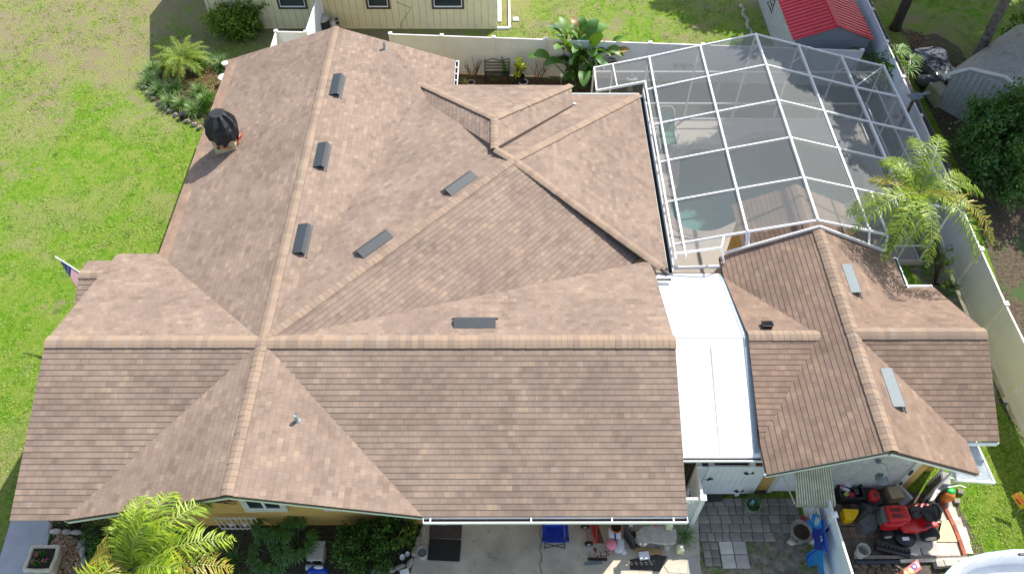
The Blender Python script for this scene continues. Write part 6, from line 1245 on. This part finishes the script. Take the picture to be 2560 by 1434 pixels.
for a, b in zip(P_, P_[1:]):
    L = (b-a).length; n = max(1, round(L/.21))
    for i in range(n):
        p = a.lerp(b, (i+.5)/n); c_ = proto.copy(); scn.collection.objects.link(c_); c_.location = (p.x, p.y, 0); c_.rotation_euler = (0, 0, math.atan2(b.y-a.y, b.x-a.x)); c_['label'] = 'red brick in the straight row beside the mower slabs'; c_['group'] = 'bricks beside the mower slabs'
# riding mower
mo = thing('riding_mower', 'red riding lawn mower with black seat on the garage apron', 'lawn mower', (*A(2280, 1330, 0)[:2], .05)); mp = lambda px, py, z: A(px, py, z)
def poly_sheet(px, z0, z1): return [A(x, y, z1) for x, y in px], z0
def slab_part(name, px, z1, th, mat, bev=.02, parent=mo, sm=False):
    P = [A(x, y, z1) for x, y in px]; mb = MB(); mb.prism([p[:2] for p in P], z1-th, z1); return part(name, mb, mat, parent, bevel=bev)
def conv(L): return [(2040+x/6.128, 1200+y/6.128) for x, y in L]
hood = slab_part('hood', conv([(1055, 372), (1385, 372), (1480, 600), (1130, 632)]), .82, .34, M_RED, .05)
slab_part('grille', conv([(985, 400), (1052, 375), (1128, 632), (1030, 625), (990, 520)]), .76, .3, M('mower_grey', (.10, .115, .11), .5), .04)
slab_part('side_panel', conv([(1030, 640), (1480, 600), (1300, 690), (1130, 705), (1060, 690)]), .7, .28, M_RED, .04)
slab_part('body', conv([(1390, 420), (1480, 350), (1730, 345), (1760, 380), (1880, 640), (1890, 700), (1700, 760), (1520, 790), (1350, 770), (1300, 700), (1480, 600)]), .52, .12, M_RED, .04)
vn = MB()
for row, (yy, x0_) in enumerate(((445, 1150), (535, 1180))):
    for k in range(7): p = A(*conv([(x0_+25*k, yy)])[0], .835); vn.box((p.x, p.y, .823), (.022, .10, .012), -.15)
part('louver', vn, M_BLACK, hood)
slab_part('dashboard', conv([(1440, 400), (1600, 370), (1640, 540), (1570, 560), (1480, 520)]), .72, .14, M('dash_grey', (.06, .06, .065), .5), .03)
p = A(*conv([(1540, 460)])[0], .88); mb = MB(); mb.tube([p+V((.15*math.cos(a), .17*math.sin(a), .03*math.sin(a))) for a in np.linspace(0, 2*math.pi, 22)], .016, 6); mb.beam(p-V((.14, 0, 0)), p+V((.14, 0, 0)), .03, .015); mb.tube([p, p-V((.05, 0, .2))], .02, 6); part('steering_wheel', mb, M_BLACK, mo, smooth='auto')
st_ = slab_part('seat', conv([(1620, 420), (1660, 380), (1840, 370), (1900, 470), (1890, 580), (1800, 620), (1700, 600), (1640, 500)]), .82, .12, M_BLACK, .04)
P = [A(*q_, .95) for q_ in conv([(1780, 375), (1860, 390), (1905, 480), (1890, 570), (1820, 615)])]; mb = MB(); mb.tube(P, .045, 8); part('backrest', mb, M_BLACK, st_, smooth=True)
for (cx_, cy_, r_, w_) in ((1090, 830, .17, .14), (1740, 830, .24, .22), (1090, 420, .17, .14), (1700, 400, .24, .2)):
    p = A(*conv([(cx_, cy_)])[0], r_+.05); mb = MB(); mb.lathe([(r_*.6, -w_/2), (r_*.93, -w_/2), (r_, -w_*.3), (r_, w_*.3), (r_*.93, w_/2), (r_*.6, w_/2)], (0, 0, 0), 22); R = Matrix.Rotation(math.pi/2, 3, 'X'); mb.v = [p+R@v for v in mb.v]; wh = part('wheel', mb, M('tyre', (.015, .015, .016), .85, bp=.4) if 'tyre' not in bpy.data.materials else bpy.data.materials['tyre'], mo, smooth='auto')
    mb = MB(); mb.tube([p-V((0, w_*.52, 0)), p+V((0, w_*.4, 0))], r_*.58, 18); part('rim', mb, M_BUCK, wh)
p = A(*conv([(1370, 850)])[0], .2); mb = MB(); mb.lathe([(.27, 0), (.28, .1), (.24, .13), (0, .14)], (p.x, p.y, .1), 24); dck = part('mower_deck', mb, M_BLACK, mo, smooth='auto'); p = A(*conv([(1375, 890)])[0], .27); mb = MB(); mb.box(p, (.18, .09, .006), .05); part('sticker', mb, M_WHITE, dck)
p = A(*conv([(1730, 690)])[0], .53); mb = MB(); mb.box((p.x, p.y, .525), (.22, .05, .012), .2); part('decal', mb, M_BLACK, mo)
# black tote with stuff
q = A(2125, 1225, .35); t = thing('storage_tote', 'black storage tote full of loose bottles beside the dividing fence', 'tote', (q.x, q.y, .05)); mb = MB(); w_, d_ = .62, .5
for a_, b_ in (((-1, -1), (1, -1)), ((1, -1), (1, 1)), ((1, 1), (-1, 1)), ((-1, 1), (-1, -1))): mb.beam((q.x+a_[0]*w_/2, q.y+a_[1]*d_/2, .23), (q.x+b_[0]*w_/2, q.y+b_[1]*d_/2, .23), .02, .36); mb.beam((q.x+a_[0]*w_/2, q.y+a_[1]*d_/2, .42), (q.x+b_[0]*w_/2, q.y+b_[1]*d_/2, .42), .05, .025)
mb.box((q.x, q.y, .07), (w_, d_, .03)); part('bin', mb, M_BLACK, t)
cols = [(.55, .6, .65), (.4, .02, .04), (.45, .4, .1), (.5, .55, .6), (.5, .1, .2), (.05, .05, .06)]
labs = ['clear plastic bottle in the black tote', 'dark red carton in the black tote', 'olive yellow packet in the black tote', 'crumpled pale bag at the back of the tote', 'pink wrapper in the black tote', 'small black container in the tote']
for i, (c_, lab) in enumerate(zip(cols, labs)):
    x, y = q.x+(-.18, -.02, -.14, -.1, -.2, .15)[i], q.y+(.02, -.14, -.12, .14, .08, -.05)[i]; mb = MB()
    if i in (0, 3): mb.tube([(x-.1, y+.05, .36), (x+.1, y-.02, .38), (x+.16, y-.04, .38)], [.05, .05, .02], 10)
    else: mb.box((x, y, .36), (.16, .12, .1), .3*i)
    solo('loose_packet' if i not in (0, 3) else 'plastic_bottle', mb, M('clutter%d' % i if False else 'clutter_'+'abcdef'[i], c_, .4), lab, 'bottle' if i in (0, 3) else 'packet', 'clutter in the black tote', bevel=.01 if i not in (0, 3) else 0, smooth='auto' if i in (0, 3) else False)
t = solo('yellow_bin', (lambda mb: mb.prism([A(x, y, .3)[:2] for x, y in conv([(405, 430), (655, 440), (650, 500), (600, 590), (540, 608), (450, 600)])], .06, .32))(MB()), M_YPL, 'yellow plastic bin below the black tote', 'bin', bevel=.03)
# grey tarp bag with red push mower on it
mb = MB(); out = [A(x, y, .15) for x, y in conv([(660, 300), (760, 330), (990, 400), (1140, 330), (1100, 400), (985, 420), (980, 620), (960, 700), (930, 780), (900, 825), (700, 810), (590, 680), (600, 600), (650, 500), (690, 410)])]; cn = sum(out, V((0, 0, 0)))/len(out); rings = []
for j in range(6): u = j/5; rings.append([cn+(p-cn)*u+V((0, 0, (.25*(1-u*u))+(.035*math.sin(i*2.2+j))+(-.12 if j == 5 else 0))) for i, p in enumerate(out)])
for j in range(5):
    for i in range(len(out)): k = (i+1) % len(out); mb.face([rings[j][i], rings[j+1][i], rings[j+1][k], rings[j][k]])
solo('grass_bag', mb, M_GTARP, 'large grey fabric bag slumped between tote and mower', 'bag', smooth=True)
q = A(*conv([(890, 230)])[0], .4); t = thing('push_mower', 'red topped black push mower beside the garage door', 'lawn mower', (q.x, q.y, .05)); mb = MB(); mb.prism([A(x, y, .25)[:2] for x, y in conv([(700, 190), (740, 130), (830, 110), (960, 170), (1010, 250), (1000, 370), (900, 400), (780, 330), (700, 260)])], .1, .28); part('deck', mb, M_BLACK, t, bevel=.03)
mb = MB(); mb.lathe([(.14, 0), (.15, .12), (.12, .18), (.05, .2)], (q.x, q.y, .28), 20, 1, 1.15); part('engine_cover', mb, M_REDP, t, smooth='auto'); mb = MB(); mb.box((q.x+.02, q.y-.02, .485), (.12, .12, .02), .4); part('starter_grille', mb, M_RUST, t)
for s in (-1, 1): p = A(*conv([(730 if s < 0 else 980, 250 if s < 0 else 330)])[0], .1); mb = MB(); mb.tube([p-V((.03, 0, 0)), p+V((.03, 0, 0))], .1, 14); part('wheel', mb, M_BLACK, t)
q = A(*conv([(1215, 185)])[0], .35); mb = MB(); mb.box((q.x, q.y, .22), (.36, .34, .34), .1); solo('cardboard_box', mb, M_CARD, 'brown cardboard box against the garage door', 'box', bevel=.006)
q = A(*conv([(1340, 215)])[0], .3); mb = MB(); R = Matrix.Rotation(.5, 3, 'Z') @ Matrix.Rotation(.5, 3, 'Y'); mb.box((q.x, q.y, .2), (.12, .42, .38), mat=R); solo('white_rack', mb, M_GSHED, 'pale ribbed plastic crate leaning by the cardboard box', 'crate', bevel=.01)
# rack and clutter below mower
q = A(2200, 1372, .1); t = thing('tool_tray', 'black tray of sockets and pump parts below the mower', 'tray', (q.x, q.y, .05)); a, b = A(2150, 1365, .1), A(2215, 1388, .1); a, b = A(2188, 1362, .12), A(2275, 1383, .12); mb = MB(); mb.beam(a, b, .24, .1); part('case', mb, M_BLACK, t, bevel=.01); mb = MB(); d_ = (b-a).normalized()
for k in range(9): p = a.lerp(b, (k+.5)/9)+V((0, 0, .06)); mb.lathe([(.035, 0), (.04, .05), (.02, .06)], p, 10)
part('socket', mb, M('dark_metal', (.04, .04, .045), .3, .8), t)
q = A(2280, 1383, .1); mb = MB(); mb.beam(q-V((.06, .0, 0)), q+V((.12, -.04, 0)), .05, .04); solo('white_tool', mb, M_WHITE, 'small white tool at the end of the black tray', 'tool')
# wheel table, grey console, orange sack, trolley
c2 = lambda L: [(2280+x/8.964, 1140+y/8.964) for x, y in L]
P = [A(x, y, .55) for x, y in c2([(590, 650), (660, 670), (630, 760), (450, 1010), (370, 1020), (370, 940), (450, 780), (540, 680)])]; t = thing('leaning_tabletop', 'oval tan tabletop leaning on the garage corner', 'tabletop', (P[0].x, P[0].y, .05)); mb = MB(); mb.extr([p+V((0, 0, (k_ % 2)*0)) for k_, p in enumerate(P)], (.03, .02, .04)); part('board', mb, M('pale_marble', (.45, .40, .33), .4, var=.3, sc=10), t); mb = MB(); mb.tube([P[3], V((P[3].x, P[3].y, .05))], .02, 6); mb.tube([P[0], V((P[0].x, P[0].y, .05))], .02, 6); part('leg', mb, M_BLACK, t)
q = A(*c2([(740, 620)])[0], .6); t = thing('grey_appliance', 'grey plastic appliance standing by the garage corner', 'appliance', (q.x, q.y, .05)); mb = MB(); mb.box((q.x, q.y+.1, .4), (.3, .45, .7), -.2, tap=.85); part('casing', mb, M('appliance_grey', (.20, .20, .19), .5), t, bevel=.03); mb = MB(); mb.box((q.x-.02, q.y+.18, .757), (.12, .2, .02), -.2); part('panel', mb, M_BLACK, t)
q = A(*c2([(820, 870)])[0], .35); t = thing('orange_sack', 'orange and green sack standing near the garage corner', 'sack', (q.x, q.y, .05)); mb = MB(); mb.blob((q.x, q.y, .28), (.19, .15, .26), 14, .07); part('bag', mb, M_ORB, t, smooth=True); mb = MB(); mb.blob((q.x+.02, q.y+.05, .48), (.14, .1, .08), 12, .1); part('green_panel', mb, M_GRB, t, smooth=True)
q = A(*c2([(560, 920)])[0], .12); t = thing('golf_trolley', 'black wheeled trolley frame with grey bars by the orange sack', 'trolley', (q.x, q.y, .05))
for dx in (-.02, .14): p = q+V((dx, dx*1.2, 0)); mb = MB(); mb.tube([p-V((.03, 0, 0)), p+V((.03, 0, 0))], .12, 16); part('wheel', mb, M_BLACK, t); mb = MB(); mb.tube([p-V((.034, 0, 0)), p+V((.034, 0, 0))], .05, 12); part('hub', mb, M_BUCK, t)
mb = MB(); L_ = [c2([(x, y)])[0] for x, y in ((560, 900), (700, 700), (900, 620), (1070, 560), (1220, 540), (1260, 650))]; mb.tube([A(x, y, z) for (x, y), z in zip(L_, (.2, .6, .8, .95, 1.0, .95))], .016, 6); L_ = [c2([(x, y)])[0] for x, y in ((820, 460), (1000, 520), (1150, 550))]; mb.tube([A(x, y, 1.0) for x, y in L_], .016, 6); L_ = [c2([(x, y)])[0] for x, y in ((800, 690), (1070, 650), (1210, 700))]; mb.tube([A(x, y, .9) for x, y in L_], .014, 6); part('frame', mb, M_GREYALU, t)
a, b = A(*c2([(140, 1000)])[0], .05), AY(*c2([(585, 460)])[0], 8.9); mb = MB(); mb.tube([a, b], .012, 6); solo('broom_handle', mb, M_WOOD, 'thin dark pole leaning on the ochre garage corner', 'pole')
for px, lab in (((1085, 790), 'upper grey block on the grass by the orange sack'), ((1005, 1000), 'lower grey block on the grass by the orange sack')): q = A(*c2([px])[0], .08); mb = MB(); mb.box((q.x, q.y, .06), (.15, .13, .12), -.2); solo('concrete_block', mb, M_PAVER, lab, 'block', bevel=.006)
# yellow sign on the grass
q = A(2546, 1270, .3); t = thing('yellow_sign', 'yellow sign with orange print on the right lawn', 'sign', (q.x, q.y, 0)); P = [A(x, y, z) for x, y, z in ((2527, 1238, .55), (2552, 1227, .75), (2575, 1258, .6), (2552, 1272, .35))]; mb = MB(); mb.extr(P, (.02, .0, -.02)); part('panel', mb, M('sign_yellow', (.80, .55, .01), .5), t); P2 = [P[0].lerp(P[3], .45).lerp(P[1].lerp(P[2], .45), u) for u in (.2, .55)]; mb = MB(); up = V((0, -.01, .012)); a_ = P[0].lerp(P[1], .45); b_ = P[3].lerp(P[2], .6); mb.beam(a_+up, b_+up, .05, .01); mb.beam(P[0].lerp(P[3], .3).lerp(P[1].lerp(P[2], .3), .2)+up, P[0].lerp(P[3], .7).lerp(P[1].lerp(P[2], .7), .25)+up, .08, .01); part('print', mb, M_ORANGE, t); mb = MB(); mb.tube([P[3], V((P[3].x, P[3].y, 0))], .01, 5); part('stake', mb, M_GREYALU, t)
# red sign, planks, blocks, boat
q = A(2285, 1420, .2); t = thing('red_sign', 'red food sign with round pictures lying at the lower edge', 'sign', (q.x, q.y, .05)); P = [A(x, y, .25) for x, y in ((2244, 1434), (2293, 1397), (2303, 1420), (2262, 1452))]; mb = MB(); mb.extr(P, (0, 0, .02)); part('panel', mb, M('sign_red', (.6, .015, .02), .4), t)
f = lambda u, v: P[0].lerp(P[1], u).lerp(P[3].lerp(P[2], u), v)+V((0, 0, .023))
for u, v, r, mt in ((.25, .45, .075, M_YPL), (.5, .5, .07, M_YPL), (.72, .4, .07, M_BLUE)): p = f(u, v); mb = MB(); mb.lathe([(r, 0), (r, .004), (0, .004)], p, 18); r_p = part('picture', mb, mt, t); mb = MB(); mb.lathe([(r*.6, .004), (r*.6, .008), (0, .008)], p, 16); part('plate', mb, M_BUCK, r_p)
for k in range(2): a_, b_ = f(.86+.06*k, .15), f(.88+.06*k, .75); mb = MB(); mb.beam(a_, b_, .02, .004); part('lettering', mb, M_WHITE, t)
for (p0_, p1_, lab, mt) in (((2135, 1392), (2420, 1392), 'long grey plank edge across the lower right', M_GREYW), ((2140, 1406), (2250, 1404), 'dark blue plank below the long grey plank', M('dark_plank', (.03, .04, .055), .7)), ((2250, 1402), (2420, 1396), 'pale pipe end beyond the dark plank', M_SLAB)): a, b = A(*p0_, .08), A(*p1_, .08); mb = MB(); mb.beam(a, b, .08, .06); solo('timber_plank', mb, mt, lab, 'plank')
mb = MB(); 
for k in range(60): p = A(2135+random.uniform(0, 110), 1412+random.uniform(0, 30), 0); mb.blob((p.x, p.y, .04), (random.uniform(.04, .14), random.uniform(.03, .08), .05), 6, .3, random.uniform(0, 3))
setting('debris', mb, M_WOOD, 'stuff')
for px, w_, lab in (((2347, 1410), .2, 'pale cube block beside the boat'), ((2375, 1408), .36, 'long pale block beside the boat')): q = A(*px, .1); mb = MB(); mb.box((q.x, q.y, .1), (w_, .16, .2)); solo('pale_block', mb, M_SLAB, lab, 'block', bevel=.008)
bo = thing('boat', 'white boat hull cut off by the lower right corner', 'boat', (12.4, 5.6, 0)); outl = [A(x, y, .95) for x, y in ((2352, 1470), (2362, 1436), (2385, 1412), (2420, 1394), (2470, 1382), (2530, 1375), (2600, 1374), (2680, 1376))]
outl = [(p.x, p.y) for p in outl]; outl += [(outl[-1][0]+.6, outl[-1][1]-.1), (outl[-1][0]+.6, outl[-1][1]-1.9), (outl[0][0]+1.2, outl[0][1]-1.55), (outl[0][0]+.4, outl[0][1]-.9)]
cx_ = sum(p[0] for p in outl)/len(outl); cy_ = sum(p[1] for p in outl)/len(outl); shr = lambda s: [(cx_+(p[0]-cx_)*s, cy_+(p[1]-cy_)*s) for p in outl]; mb = MB(); lev = [(.72, .3), (.93, .6), (1.0, .95), (.99, 1.0), (.86, 1.02), (.84, .99), (.80, .8), (.70, .55)]; n = len(outl)
for s, z in lev: mb.v += [V((x, y, z)) for x, y in shr(s)]
for k in range(len(lev)-1):
    for i in range(n): j = (i+1) % n; mb.f.append((k*n+i, (k+1)*n+i, (k+1)*n+j, k*n+j))
mb.f.append(tuple((len(lev)-1)*n+i for i in range(n))); part('hull', mb, M_BOAT, bo, smooth='auto'); mb = MB(); mb.tube([(x, y, .97) for x, y in shr(1.005)], .02, 6); part('rub_rail', mb, M('rail_blue', (.35, .55, .65), .4), bo)
mb = MB(); 
for a_, b_ in (((2392, 1428), (2445, 1400)), ((2490, 1398), (2512, 1388))): mb.tube([A(*a_, 1.05), A(*b_, 1.05)], .008, 5)
part('grab_rail', mb, M_GREYALU, bo); mb = MB(); mb.box(A(2556, 1384, 1.08), (.18, .06, .08)); part('cleat', mb, M_BLACK, bo); mb = MB(); mb.bx(cx_-.6, cx_+.6, cy_-.2, cy_+.2, 0, .32); part('cradle', mb, M_GREYALU, bo)
